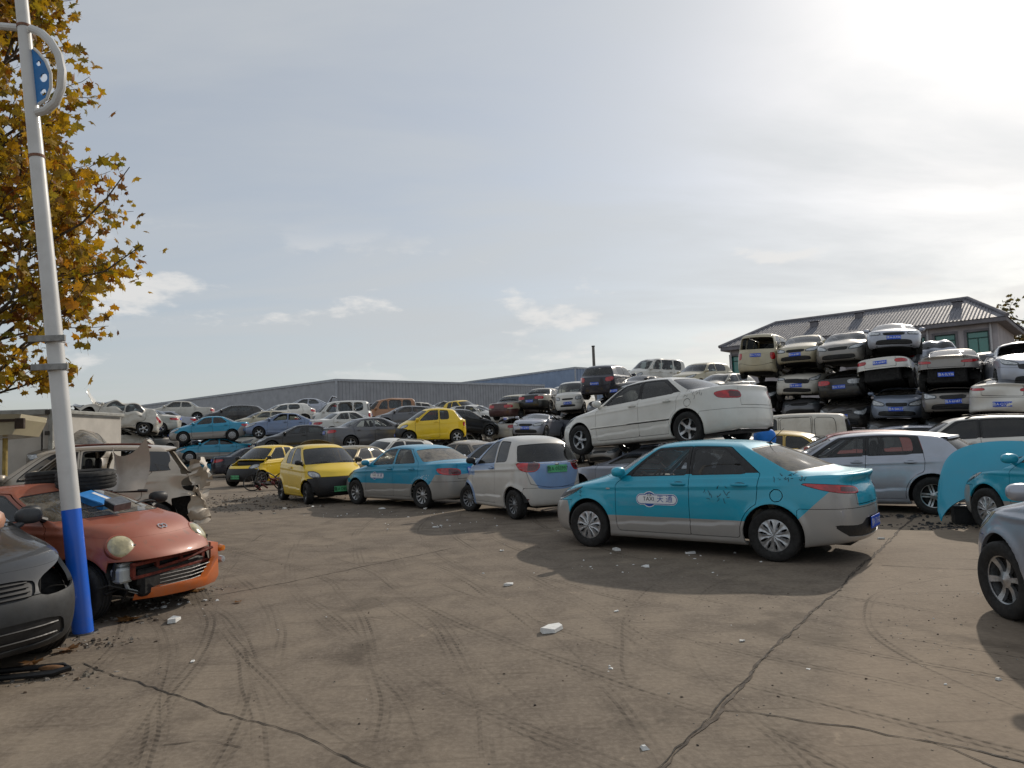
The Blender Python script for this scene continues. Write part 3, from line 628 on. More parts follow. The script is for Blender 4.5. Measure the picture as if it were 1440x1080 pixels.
# ------------------------------------------------------------------ panels of one car type
TYPE_CACHE = {}
def warp_fn(p, crush, crumple):
    def w(V):
        V = np.array(V, float)
        if crush != 1.0:
            zb = p['zb0'] - .03; over = V[:, 2] > zb
            V[over, 2] = zb + (V[over, 2] - zb) * (crush + .05 * np.sin(V[over, 0] * 2.3 + 1) + .04 * np.sin(V[over, 1] * 4 + 2))
        if crumple:
            rs = np.random.RandomState(crumple[1]); D = np.zeros_like(V)
            for k in range(10):
                d = rs.normal(size=3) * rs.uniform(1.5, 7); D += np.sin(V @ d + rs.uniform(0, 6))[:, None] * rs.normal(size=3) * crumple[0] / (1 + k * .3)
            if len(crumple) > 3: D *= np.clip((V[:, 0] * crumple[2] - crumple[3]) / .5, 0, 1)[:, None]
            V = V + D
        return V
    return w
def car_type(kind, lod, crush=1.0, crumple=None, opts=()):
    key = (kind, lod, crush, crumple, opts)
    if key in TYPE_CACHE: return TYPE_CACHE[key]
    p = TYPES[kind]; nS, nT = ((10, 9), (5, 5), (3, 4))[lod]
    A, F, ev = skin(p, nS, nT); full = A; hw = p['W'] / 2; wfn = warp_fn(p, crush, crumple); bent = crush != 1.0 or crumple
    parts = []                                      # (key, name, parent key, mesh, role, location, rotation)
    def put(k, name, par, me, role, loc=None, rot=None): parts.append((k, name, par, me, role, loc, rot))
    def sheet(k, name, par, A_, F_, role, lip=.014, push=0.0):
        if len(F_) < 2: return
        B = A_
        if bent: B = A_.copy(); B[:, :3] = wfn(B[:, :3])
        put(k, name, par, panel_mesh(name, B, F_, lip, push, flat=bool(bent)), role)
    def col(B, n): return B[:, AK.index(n)]
    state = [A, F]
    def cut(fn, gap=0.0):
        """take the region fn < 0 out of what is left of the skin"""
        A_, F_ = state; f = fn(A_)
        if (f < 0).sum() == 0: return A_[:0], F_[:0]
        ins = clip(A_, F_, f + gap); state[0], state[1] = clip(A_, F_, -(f - gap)); return ins
    gap = (.0042, .006, .006)[lod]
    if 'no_front' in opts: state[0], state[1] = clip(*state, np.minimum(col(A, 'x') - p['df'] - .03, 6.95 - col(A, 't')))
    # wheel arches
    Ra = p['wr'] + p['arch']
    for wx in (p['wb'] / 2, -p['wb'] / 2):
        cut(lambda B: np.maximum(np.hypot(col(B, 'x') - wx, col(B, 'z') - p['wr'] - .01) - Ra, (hw - .36) - np.abs(col(B, 'y'))))
    # side glass
    s0, s1, t0, t1 = p['sw']
    ss = np.linspace(s0, s1, 9); lowp = ev(ss, np.full(9, t0)); upp = ev(ss, np.full(9, t1))
    wpoly = chaikin(np.concatenate([lowp[:, [0, 2]], upp[::-1][:, [0, 2]]]), 2, .25)
    windows = {}
    for sg, sn in ((1, 'l'), (-1, 'r')):
        segs = [('f', p['bp'] + .032, 9.0), ('r', -9.0, p['bp'] - .032)]
        if kind == 'van': segs = [('f', p['bp'] + .04, 9.), ('r', p['dr'] + .03, p['bp'] - .04), ('q', -9., p['dr'] - .05)]
        for nm, xa, xb in segs:
            fn = lambda B, o=0.0: np.maximum.reduce([sdpoly(col(B, 'x'), col(B, 'z'), wpoly) + o, xa + o - col(B, 'x'), col(B, 'x') - xb + o, .25 - sg * col(B, 'y')])
            w_ = cut(fn)
            if lod < 2 and len(w_[1]):
                windows[sn, nm, 'seal'] = clip(*w_, -fn(w_[0], .016)); w_ = clip(*w_, fn(w_[0], .016))
            windows[sn, nm] = w_
    # front and rear screens
    ww, rw = p['ww'], p['rw']
    scr = chaikin([(-ww, 7.10), (-ww * .5, 7.07), (0, 7.05), (ww * .5, 7.07), (ww, 7.10), (ww + .12, 8.0), (ww - .0, 8.86), (0, 8.88), (-ww + .0, 8.86), (-ww - .12, 8.0)], 1, .15)
    rtop = 8.86 if not p['hatch'] else 8.62
    rscr = chaikin([(-rw, p['rb']), (0, p['rb'] - .02), (rw, p['rb']), (rw + .1, 7.9), (rw - .05, rtop), (0, rtop + .02), (-rw + .05, rtop), (-rw - .1, 7.9)], 1, .15)
    fscr = lambda B, o=0: np.maximum(sdpoly(col(B, 's') * col(B, 'g'), col(B, 't'), scr) + o, col(B, 's') - 7.5)
    frscr = lambda B, o=0: np.maximum(sdpoly((16 - col(B, 's')) * col(B, 'g'), col(B, 't'), rscr) + o, 8.5 - col(B, 's'))
    for fn, nm in ((fscr, 'windscreen'), (frscr, 'rear_window')):
        w_ = cut(fn)
        if nm == 'rear_window' and 'no_rear_glass' in opts: continue
        if nm == 'windscreen' and 'no_windscreen' in opts: continue
        if lod < 2:
            sheet(nm + '_seal', 'window_seal', None, *clip(*w_, -fn(w_[0], .07)), 'seal', 0, -.004); w_ = clip(*w_, fn(w_[0], .07))
        sheet(nm, nm, None, *w_, 'glass_f' if nm == 'windscreen' else 'glass_r', 0, -.005)
    # lamps, grille, intake
    for sg, sn in ((1, 'l'), (-1, 'r')):
        for pk, ac, nm, role, lo in (('head', 'af', 'headlight', 'headlight', True), ('tail', 'ar', 'taillight', 'taillight', False)):
            if not p[pk]: continue
            pl = chaikin(p[pk], 2 if lod < 2 else 1, .2)
            w_ = cut(lambda B: np.maximum.reduce([sdpoly(col(B, ac), col(B, 'z'), pl), (col(B, 's') - 8) if lo else (8 - col(B, 's')), .01 - sg * col(B, 'y'), col(B, 't') - 6.6]), gap * .6)
            if nm == 'headlight' and ('no_head_' + sn) in opts: continue
            sheet(nm + sn, nm, None, *w_, role, .03, .003)
            if lod == 0 and nm == 'taillight' and len(w_[1]):
                inner = clip(*w_, np.maximum(sdpoly(col(w_[0], ac), col(w_[0], 'z'), pl) + .022, col(w_[0], ac) - np.mean([q[0] for q in p[pk]])))
                sheet('tl_in' + sn, 'lamp_reflector', nm + sn, *inner, 'taillight_in', 0, .006)
            if lod < 2 and nm == 'headlight' and len(w_[1]):
                inner = clip(*w_, sdpoly(col(w_[0], ac), col(w_[0], 'z'), pl) + .03); sheet('hl_in' + sn, 'lamp_reflector', nm + sn, *inner, 'headlight_in', 0, .006)
    for pk, nm in (('grille', 'grille'), ('intake', 'air_intake')):
        if not p[pk]: continue
        pl = chaikin(p[pk], 2, .15)
        w_ = cut(lambda B: np.maximum(sdpoly(col(B, 'af') * col(B, 'g'), col(B, 'z'), pl), col(B, 's') - 8)); sheet(nm, nm, None, *w_, 'grille', 0, -.012)
        if lod < 2 and len(w_[1]):                # bars
            zz = [q[1] for q in p[pk]]; n_ = 4 if nm == 'grille' else 2; mb = MB()
            hwid = min(abs(q[0]) for q in p[pk]) * .92
            for k in range(n_):
                zq = min(zz) + (k + .7) / (n_ + .4) * (max(zz) - min(zz)); ring_ = []
                sel = full[(full[:, 6] < 5) & (np.abs(full[:, 2] - zq) < .05)]
                for yy in np.linspace(-hwid, hwid, 9):
                    c = sel[np.argmin((sel[:, 1] - yy) ** 2 * 4 + (sel[:, 2] - zq) ** 2)]; ring_.append((c[0] + .001, yy, zq))
                mb.tube(ring_, .007, 5)
            put(nm + '_bars', 'grille_bars', nm, mb.mesh('grille_bars'), 'grille_bar')
    if 'lower_black' in opts:                       # black lower fascia
        w_ = cut(lambda B: np.maximum.reduce([col(B, 'z') - .70 + .10 * np.clip(col(B, 'af') - .55, 0, 1), 7 - 1e9 * (col(B, 's') < 7) - 0 * col(B, 's'), col(B, 'af') - (p['foh'] + .42)]), gap)
        sheet('bumper_front', 'front_bumper', None, *w_, 'black')
    # bumpers
    xbf = p['wb'] / 2 + Ra * .80; xbr = -p['wb'] / 2 - Ra * .80
    if 'no_front_bumper' in opts:
        cut(lambda B: np.maximum(col(B, 'z') - p['bumper'], xbf + .02 - col(B, 'x')))
    elif 'lower_black' not in opts:
        w_ = cut(lambda B: np.maximum(col(B, 'z') - p['bumper'] - .05 * np.clip(col(B, 'af') - .4, 0, 1), xbf - col(B, 'x')), gap * .7); sheet('bumper_front', 'front_bumper', None, *w_, 'bumper')
    if kind == 'fastback' and lod == 0:             # dark insert holding the plate, with red reflectors
        pl = chaikin([(-.62, .30), (-.80, .40), (-.86, .46), (-.45, .44), (-.30, .52), (.30, .52), (.45, .44), (.86, .46), (.80, .40), (.62, .30)], 1, .2)
        w_ = cut(lambda B: np.maximum(sdpoly(col(B, 'ar') * col(B, 'g'), col(B, 'z'), pl), 8 - col(B, 's'))); sheet('valance', 'bumper_insert', None, *w_, 'black', .01, -.01)
        for sg in (1, -1):
            i_ = clip(*w_, np.maximum(sdpoly(col(w_[0], 'ar') * col(w_[0], 'g') * sg, col(w_[0], 'z'), [(.52, .385), (.56, .43), (.76, .44), (.72, .40)]), 0)); sheet('refl%d' % sg, 'reflector', None, *i_, 'taillight', 0, .002)
    if kind == 'ev' and lod == 0:
        for sg in (1, -1):
            pl = [(.66, .34), (.80, .38), (.97, .58), (.94, .60), (.78, .44), (.66, .40), (.56, .40)]
            w_ = cut(lambda B: np.maximum(sdpoly(col(B, 'ar') * col(B, 'g') * sg, col(B, 'z'), pl), 8 - col(B, 's'))); sheet('refl%d' % sg, 'reflector', None, *w_, 'taillight_dark', .01, .002)
    if p['hatch']:
        lid = lambda B: np.maximum.reduce([np.minimum((16 - col(B, 's')) - 5.35, 9.) , col(B, 'ar') - p['lidw'] - .16 * np.clip((col(B, 'z') - p['lidz']) / .4, 0, 1) - 9 * (col(B, 't') > 6.2), p['lidz'] + .10 * (np.clip(np.abs(col(B, 'y')) / .6, 0, 1) ** 2) - col(B, 'z'), col(B, 't') - 8.93, 8 - col(B, 's')])
    else:
        lid = lambda B: np.maximum(8 - col(B, 's'), np.minimum(np.maximum.reduce([5.05 - col(B, 't'), col(B, 't') - 6.95, (16 - col(B, 's')) - 5.45]), np.maximum.reduce([col(B, 'ar') - p['lidw'], p['lidz'] - col(B, 'z'), col(B, 't') - 5.3])))
    w_ = cut(lid, gap)
    if 'no_lid' not in opts: sheet('lid', 'tailgate' if p['hatch'] else 'boot_lid', None, *w_, 'lid')
    w_ = cut(lambda B: np.maximum(col(B, 'z') - p['bumper'] - .02, col(B, 'x') - xbr), gap * .7)
    if 'no_rear_bumper' not in opts: sheet('bumper_rear', 'rear_bumper', None, *w_, 'bumper')
    # bonnet
    w_ = cut(lambda B: np.maximum.reduce([5.18 - col(B, 't'), col(B, 't') - 6.96, col(B, 's') - 5.6]), gap)
    if 'no_hood' not in opts: sheet('hood', 'hood', None, *w_, 'hood')
    # doors
    zb = p['gc'] + .095; tt = np.linspace(7.0, 8.9, 8)
    xs_top = lambda a, b: ev(np.linspace(a, b, 24), np.full(24, 9.0))[:, [0, 2]]
    top = xs_top(6.06, s1 + .16); topf = top[top[:, 0] > p['bp']]; topr = top[top[:, 0] <= p['bp']]; zt = np.interp(-p['bp'], -top[:, 0], top[:, 1])
    apil = ev(np.full(8, 6.04), tt)[:, [0, 2]]; cpil = ev(np.full(8, s1 + .2), tt[::-1])[:, [0, 2]]
    polyf = [(p['df'] - .03, zb + .0), (p['df'], zb + .12), (p['df'], apil[0][1] - .10)] + [tuple(q) for q in apil] + [tuple(q) for q in topf] + [(p['bp'], zt), (p['bp'] - .01, zb)]
    polyr = [(p['bp'], zt)] + [tuple(q) for q in topr] + [tuple(q) for q in cpil] + [(p['dr'] + .02, cpil[-1][1] - .12), (p['dr'] + .05, .62), (p['dr'] + .18, zb + .06), (p['dr'] + .24, zb), (p['bp'] - .01, zb)]
    if kind == 'van': polyr = [(p['bp'], zt), (p['dr'], zt), (p['dr'], zb), (p['bp'] - .01, zb)]
    doors = [('f', polyf)] + ([('r', polyr)] if p['doors'] == 4 else [])
    near = lambda x_, z_, sgn=1: full[(full[:, 1] * sgn > .3) & (full[:, 7] < 7)][np.argmin(((full[(full[:, 1] * sgn > .3) & (full[:, 7] < 7)][:, [0, 2]] - [x_, z_]) ** 2).sum(1))]
    for sg, sn in ((1, 'l'), (-1, 'r')):
        for dn, pl in doors:
            fn = lambda B: np.maximum.reduce([sdpoly(col(B, 'x'), col(B, 'z'), pl), .25 - sg * col(B, 'y'), Ra + .035 - np.hypot(col(B, 'x') + p['wb'] / 2, col(B, 'z') - p['wr'] - .01)])
            w_ = cut(fn, gap); dk = 'door' + sn + dn
            if ('no_door_' + sn + dn) in opts: continue
            up = clip(*w_, 7.10 - col(w_[0], 't')); lowd = clip(*w_, col(w_[0], 't') - 7.10)
            sheet(dk, 'door', None, *lowd, 'paint'); sheet(dk + 'fr', 'window_frame', dk, *up, 'frame')
            if lod < 2:
                hx = p['bp'] + .14 if dn == 'f' else p['dr'] + .24; hz = ev([8.2], [7.0])[0, 2] - .115; q = near(hx, hz, sg)
                mb = MB(); mb.ell((hx, q[1] + sg * .030, hz), (.105, .015, .020), 12, 8, 3.0)
                mb.ell((hx + .07, q[1] + sg * .008, hz), (.018, .018, .014), 8, 6, 3.0); mb.ell((hx - .07, q[1] + sg * .008, hz), (.018, .018, .014), 8, 6, 3.0)
                mb2 = MB(); mb2.ell((hx, q[1] - sg * .004, hz - .002), (.075, .010, .030), 14, 8, 2.4); put(dk + 'hr', 'handle_recess_shade', dk, mb2.mesh('handle_recess_shade'), 'seal')  # black oval behind the handle stands in for shade in its recess
                put(dk + 'h', 'door_handle', dk, mb.mesh('door_handle'), 'handle')
        for nm in ('f', 'r', 'q'):
            if (sn, nm) not in windows: continue
            par = 'door' + sn + nm
            if par not in [q[0] for q in parts]: par = None
            if ('no_glass_' + sn + nm) not in opts: sheet('win' + sn + nm, 'window', par, *windows[sn, nm], 'glass_s', 0, -.006)
            if (sn, nm, 'seal') in windows: sheet('seal' + sn + nm, 'window_seal', par, *windows[sn, nm, 'seal'], 'seal', 0, -.003)
        # mirror
        if 'no_mirrors' not in opts:
            q = near(p['df'] - .10, ev([6.4], [7.0])[0, 2] - .01, sg); mx, mz = p['df'] - .09, q[2] + .085
            Mm = Matrix.Translation((mx, q[1] + sg * .105, mz)) @ Matrix.Rotation(sg * R(-12), 4, 'Z')
            mb = MB(); mb.ell((0, 0, 0), (.075, .105, .068), 16, 10, 2.6, Mm)
            mb.tube([(mx + .02, q[1] - sg * .03, q[2] - .005), (mx + .02, q[1] + sg * .05, mz - .055)], [.035, .022], 8)
            put('mirror' + sn, 'mirror', None, mb.mesh('mirror'), 'mirror')
    if lod == 0:                                     # filler cap
        fx, fz = -p['wb'] / 2 - .06, p['wr'] + Ra + .11
        if kind in ('fastback', 'executive'): w_ = cut(lambda B: np.maximum(np.hypot(col(B, 'x') - fx, col(B, 'z') - fz) - .075, .3 - col(B, 'y')), gap * 1.2); sheet('fuel', 'fuel_cap', None, *w_, 'paint', .01, -.002)
    sheet('body', 'body', None, *state, 'paint', .03)
    # plates
    for nm, zq, fr in (('plate_front', p['plate_f'], True), ('plate_rear', p['plate_r'], False)):
        sel = full[(np.abs(full[:, 1]) < .06) & ((full[:, 6] < 6) if fr else (full[:, 6] > 10))]; q = sel[np.argmin(np.abs(sel[:, 2] - zq) + 3 * (sel[:, 7] > 7))]
        nrm = Vector((q[3], 0, q[5])).normalized(); ang = math.atan2(nrm.z, nrm.x if fr else -nrm.x)
        qz = wfn(np.array([[q[0], 0, zq]]))[0]
        sg = 1 if fr else -1
        mb = MB(); mb.box((-.004, -.22, -.07), (.006, .22, .07), .003)
        put(nm, 'number_plate', None, mb.mesh('number_plate'), 'plate', tuple(Vector(qz) + Vector((.010 * sg, 0, 0))), (0, -ang * .8 * 1 if fr else -ang * .8, 0 if fr else math.pi))
    # underside: chassis, wheel housings
    mb = MB(); xf, xr = p['wb'] / 2 + p['foh'], -(p['wb'] / 2 + p['roh']); gz = p['gc'] + .03
    if 'no_front' in opts: xf = p['df'] + .12
    mb.box((xr + .14, -(hw - .33), gz), (xf - .14, hw - .33, gz + .20), .03)
    mb.box((-p['wb'] / 2 + Ra + .05, -(hw - .09), gz + .02), (p['wb'] / 2 - Ra - .05, hw - .09, gz + .14), .02)
    mb.box((xr + .16, -(hw - .34), gz + .15), (p['xgc'] + .15, hw - .34, p['zd'] - .18), .03)
    mb.box((p['xa'] + .02, -(hw - .34), gz + .15), (p['xa'] + .10, hw - .34, p['zh1'] - .14), .02)
    if 'engine' not in opts and 'no_front' not in opts: mb.box((p['xa'] + .1, -(hw - .36), gz + .15), (xf - .22, hw - .36, p['zh0'] - .16), .04)
    for wx in ((p['wb'] / 2, -p['wb'] / 2) if 'no_front' not in opts else (-p['wb'] / 2,)):
        mb.tube([(wx, -(hw - .2), p['wr']), (wx, hw - .2, p['wr'])], .035, 8)
        for sg in (1, -1):
            n_ = 14; vs = []
            for yy in (hw - .075, hw - .31):
                for k in range(n_ + 1):
                    a = R(-20) + R(220) * k / n_; vs.append((wx + (Ra + .006) * math.cos(a), sg * yy, max(p['gc'] + .15, p['wr'] + .01 + (Ra + .006) * math.sin(a))))
            o = n_ + 1; fs = [(k, k + 1, o + k + 1, o + k) for k in range(n_)]; mb.add(vs, fs)
            mb.add(vs[o:], [tuple(range(o))])
    if kind == 'notch' or kind == 'executive': mb.tube([(xr + .02, -.42, gz + .05), (xr + .6, -.42, gz + .05)], .03, 8)
    mb.v = [tuple(q) for q in wfn(np.array(mb.v))]
    put('underbody', 'underbody', None, mb.mesh('underbody'), 'under')
    if 'engine' in opts:
        mb = MB(); r2 = random.Random(5); x0, x1 = p['xa'] + .12, xf - .16; w2 = hw - .30; ze = p['zh0']
        mb.box((x0, -w2, gz + .1), (x1, w2, .46), .02); mb.box((x0 + .10, -.32, .46), (x1 - .22, .30, ze - .06), .04); mb.box((x0 + .16, -.22, ze - .06), (x1 - .34, .22, ze + .01), .03)
        mb.box((x0 + .12, .36, .46), (x0 + .36, .54, ze - .04), .02); mb.box((x1 - .12, -.45, .42), (x1 - .07, .45, ze - .04), .01); mb.ell((x0 + .22, -.46, ze - .10), (.12, .12, .10), 12, 8)
        for _ in range(14):
            a = Vector((r2.uniform(x0, x1 - .12), r2.uniform(-w2, w2), r2.uniform(.45, ze - .16))); b = Vector((r2.uniform(x0, x1 - .12), r2.uniform(-w2, w2), r2.uniform(.45, ze - .16)))
            mb.tube([a, (a + b) / 2 + Vector((0, 0, r2.uniform(-.1, .06))), b], r2.uniform(.012, .03), 6)
        put('engine', 'engine', None, mb.mesh('engine'), 'engine')
    # inside
    if lod < 2:
        f0 = gz + .12; seat_z = f0 + .20; rz = p['H'] - .14
        for sg in (1, -1):
            mb = MB(); cx = p['bp'] + .10; cy = sg * hw * .44
            mb.ell((cx + .22, cy, seat_z), (.27, .24, .10), 14, 8, 3.2); Mb = Matrix.Translation((cx - .06, cy, seat_z + .34)) @ Matrix.Rotation(R(-14), 4, 'Y')
            mb.ell((0, 0, 0), (.075, .235, .36), 14, 10, 3.2, Mb); mb.ell((cx - .17, cy, min(seat_z + .80, rz - .12)), (.05, .13, .10), 12, 8, 2.8)
            mb.v = [tuple(q) for q in wfn(np.array(mb.v))]; put('seat%d' % sg, 'seat', None, mb.mesh('seat'), 'seat')
        mb = MB(); rx = max(p['bp'] - .95, p['xgc'] + .10)
        mb.ell((rx + .24, 0, seat_z), (.26, hw * .74, .10), 14, 8, 4.0); mb.ell((rx - .02, 0, seat_z + .32), (.09, hw * .74, .32), 14, 8, 4.0)
        if kind in ('hatch', 'suv', 'van'):
            for sg in (1, -1): mb.ell((rx - .06, sg * .36, min(seat_z + .68, rz - .1)), (.05, .12, .08), 10, 6, 2.8)
        mb.v = [tuple(q) for q in wfn(np.array(mb.v))]; put('bench', 'rear_seat', None, mb.mesh('rear_seat'), 'seat')
        mb = MB(); dx = p['xa'] - .10; mb.ell((dx, 0, p['zb0'] - .09), (.24, hw * .86, .12), 16, 8, 3.4); mb.box((dx - .28, -.14, f0), (dx - .02, .14, p['zb0'] - .18), .04)
        mb.v = [tuple(q) for q in wfn(np.array(mb.v))]; put('dash', 'dashboard', None, mb.mesh('dashboard'), 'dash')
        mb = MB(); n_ = 28; Ms = Matrix.Translation((dx - .32, hw * .44, p['zb0'] - .03)) @ Matrix.Rotation(R(62), 4, 'Y')
        ringp = [Ms @ Vector((.18 * math.cos(2 * math.pi * k / n_), .18 * math.sin(2 * math.pi * k / n_), 0)) for k in range(n_ + 1)]; mb.tube(ringp, .015, 8, False)
        mb.ell((0, 0, .0), (.06, .07, .025), 12, 6, 2.5, Ms)
        for a in (90, 270, 180): mb.tube([Ms @ Vector((0, 0, 0)), Ms @ Vector((.17 * math.cos(R(a)), .17 * math.sin(R(a)), 0))], .013, 6)
        mb.tube([Ms @ Vector((0, 0, 0)), Ms @ Vector((0, 0, .25))], .03, 8)
        mb.v = [tuple(q) for q in wfn(np.array(mb.v))]; put('steer', 'steering_wheel', None, mb.mesh('steering_wheel'), 'dash')
    if lod == 0 and 'no_windscreen' not in opts:     # wipers
        mb = MB(); a = ev([0.0, 2.2, 4.4], [7.12, 7.16, 7.3]); b = ev([1.0], [7.8])[0]
        for sg in (1, -1):
            pts = [Vector(q) * 1 for q in ev([4.2, 3.0, 1.6, .6] if sg > 0 else [.4, 1.0, 2.2, 3.4], [7.22, 7.26, 7.24, 7.16])]
            pts = [Vector((v.x + .012, v.y * sg, v.z + .014)) for v in pts]; mb.tube(pts, .008, 5)
        put('wiper', 'wipers', None, mb.mesh('wipers'), 'black')
    if 'roof_rails' in opts:
        for sg, sn in ((1, 'l'), (-1, 'r')):
            pts = [Vector(q) for q in ev(np.linspace(6.5, 9.6, 9), np.full(9, 9.25))]; mb = MB(); m_ = len(pts)
            pts = [Vector((v.x, sg * v.y, v.z + (.05 if 0 < i < m_ - 1 else .0))) for i, v in enumerate(pts)]; mb.tube(pts, .018, 8)
            mb.v = [tuple(q) for q in wfn(np.array(mb.v))]; put('rail' + sn, 'roof_rail', None, mb.mesh('roof_rail'), 'rail')
    res = dict(p=p, parts=parts, full=full, F=F, ev=ev, lod=lod, wfn=wfn)
    TYPE_CACHE[key] = res; return res

PLATE_TXT = ['鲁A·6H871', '鲁A·Q3T52', '鲁A·0L936', '鲁A·58K17', '鲁A·T2905']
CARS = []
def car(name, kind, label, loc, yaw, paint_m, lod=1, pitch=0, roll=0, crush=1.0, crumple=None, opts=(), rim=('five', 5), mats=None, group=None, cat='car',
        hood_open=0, lid_open=0, steer=0, plates=(PLATE_B, WHITE), text=None, no_wheels=(), rim_m=None, wheel_r=None):
    T = car_type(kind, lod, crush, crumple, tuple(sorted(opts))); p = T['p']
    root = empty(name, loc, (R(roll), R(-pitch), R(yaw))); tag(root, label, cat, group)
    M = dict(paint=paint_m, glass_f=GLASS, glass_r=GLASS, glass_s=GLASS, headlight=LENS_DK, headlight_in=LENS_CLR, taillight=LENS_RED, taillight_in=LENS_DRED, taillight_dark=LENS_DRED, grille=BLACKP, grille_bar=STEEL, black=BLACKP, bumper=paint_m, lid=paint_m, hood=paint_m,
             frame=paint_m, handle=paint_m, mirror=paint_m, seal=BLACKP, under=UNDER, seat=SEATD, dash=TRIMD, plate=plates[0] if plates else None, engine=MATS.get('engine_dark') or simple('engine_dark', '#1d1c1b', .6, .3, .5, 18), rail=STEEL)
    if mats: M.update(mats)
    made = {}
    for (k, nm, par, me, role, l_, r_) in T['parts']:
        if role == 'plate' and not plates: continue
        mm = M.get(k) or M[role]
        if mm == 'none' or mm is None: continue
        o = obj(nm, me, mm, made.get(par, root) if par else root)
        if l_ is not None: o.location = l_
        if r_ is not None: o.rotation_euler = r_
        made[k] = o
        if role == 'plate' and lod < 3:
            tx = text or PLATE_TXT[(len(CARS) * 3 + (k == 'plate_front') * 0) % len(PLATE_TXT)]
            t = obj('lettering', text_mesh(tx, .105), plates[1], o); t.matrix_local = Matrix(((0, 0, 1, .0085), (1, 0, 0, 0), (0, 1, 0, -.003), (0, 0, 0, 1))); t.scale = (.92, 1.0, 1.0)
    if hood_open and 'hood' in made:
        h = Vector((p['xc'] - .05, 0, p['zh1'] - .02)); q = Matrix.Translation(h) @ Matrix.Rotation(R(-hood_open), 4, 'Y') @ Matrix.Translation(-h); made['hood'].matrix_local = q
    if lid_open and 'lid' in made:
        h = Vector((p['xrh'] + .02, 0, p['zr1'] - .02)) if p['hatch'] else Vector((p['xg'], 0, p['zg'])); q = Matrix.Translation(h) @ Matrix.Rotation(R(lid_open), 4, 'Y') @ Matrix.Translation(-h); made['lid'].matrix_local = q
        if p['hatch'] and 'rear_window' in made:
            for k in ('rear_window', 'rear_window_seal'):
                if k in made: made[k].matrix_local = q
    wr = p['wr']; ty, ri, hb, tw = wheel_meshes(wr, rim, min(lod, 2)); hw = p['W'] / 2
    for i, (wx, sg) in enumerate(((1, 1), (1, -1), (-1, 1), (-1, -1))):
        if i in no_wheels: continue
        w = obj('wheel', ty, RUBBER, root); w.location = (wx * p['wb'] / 2, sg * (hw - tw / 2 - .008), wr); w.rotation_euler = (0, 0, (0 if sg > 0 else math.pi) + (R(steer) if wx > 0 else 0))
        spin = rnd.uniform(0, 6.28)
        r_ = obj('rim', ri, rim_m or ALLOY, w); r_.rotation_euler = (0, spin, 0)
        if lod < 2: obj('brake_disc', hb, UNDER, w)
    CARS.append(root); root['_k'] = 0; del root['_k']
    return root, made, T
def side_bvh(T):
    if 'bvh' not in T: T['bvh'] = BVHTree.FromPolygons([tuple(v) for v in T['full'][:, :3]], [tuple(int(i) for i in f) for f in T['F']])
    return T['bvh']
def on_side(T, x, z, sg=1, off=.003):
    h = side_bvh(T).ray_cast(Vector((x, sg * 3.0, z)), Vector((0, -sg, 0)))
    return Vector((x, (h[0].y if h[0] else sg * T['p']['W'] / 2) + sg * off, z))
def side_decal(name, T, parent, V, F, mat, sg=1, off=.003, x0=0, z0=0, flip=None, k=1.0, tilt=0.0):
    """flat print laid on the side of a car; V in print coordinates, x to the reader's right"""
    s = -1 if sg > 0 else 1; c, n = math.cos(tilt), math.sin(tilt)
    W = [on_side(T, x0 + s * k * (v[0] * c - v[1] * n), z0 + k * (v[0] * n + v[1] * c), sg, off) for v in V]
    me = bpy.data.meshes.new(name); me.from_pydata([tuple(w) for w in W], [], [tuple(f) if sg < 0 or True else f for f in F]); me.update()
    return obj(name, me, mat, parent)
def disc_fan(cx, cy, rx, ry, n=28, rings=3, inner=0.0):
    V = []; F = []
    for j in range(rings + 1):
        q = inner + (1 - inner) * j / rings
        V += [(cx + rx * q * math.cos(2 * math.pi * i / n), cy + ry * q * math.sin(2 * math.pi * i / n)) for i in range(n)]
    F = [(j * n + i, j * n + (i + 1) % n, (j + 1) * n + (i + 1) % n, (j + 1) * n + i) for j in range(rings) for i in range(n)]
    return V, F
def capsule(x0, x1, r, n=20, inset=0.0):
    r -= inset; pts = [(x1 + r * math.cos(a), r * math.sin(a)) for a in np.linspace(-math.pi / 2, math.pi / 2, n)] + [(x0 + r * math.cos(a), r * math.sin(a)) for a in np.linspace(math.pi / 2, 1.5 * math.pi, n)]
    m = len(pts); V = []; 
    for q in (0.0, .5, 1.0): V += [(x, y * q) for x, y in pts]
    F = [(j * m + i, j * m + (i + 1) % m, (j + 1) * m + (i + 1) % m, (j + 1) * m + i) for j in range(2) for i in range(m)]
    return V, F
def text_vf(s, size):
    me = text_mesh(s, size); return [(v.co.x, v.co.y) for v in me.vertices], [tuple(q.vertices) for q in me.polygons]
def shift(VF, dx, dy): return [(x + dx, y + dy) for x, y in VF[0]], VF[1]
def taxi_sign(T, door, sg, x0, z0, k=1.0):
    """white lozenge with a blue rim: TAXI and two characters"""
    a = lambda nm, VF, m, o: side_decal(nm, T, door, *VF, m, sg, o, x0, z0, k=k)
    a('taxi_sign', capsule(-.16, .30, .072), WHITE, .0030); a('taxi_sign', disc_fan(-.035, 0, .105, .105), WHITE, .0034)
    a('sign_rim', capsule(-.16, .30, .064), PRINT_BLUE, .0042); a('sign_rim', disc_fan(-.035, 0, .094, .094), PRINT_BLUE, .0046)
    a('sign_field', capsule(-.16, .30, .055), WHITE, .0056)
    a('sign_field', disc_fan(-.035, .052, .055, .022), WHITE, .0056)
    a('lettering', shift(text_vf('TAXI', .075), -.045, 0.004), PRINT_BLACK, .0072); a('lettering', shift(text_vf('天 通', .10), .19, .004), PRINT_BLUE, .0072)
    a('lettering', shift(text_vf('天通', .036), -.035, .056), PRINT_BLACK, .0072)
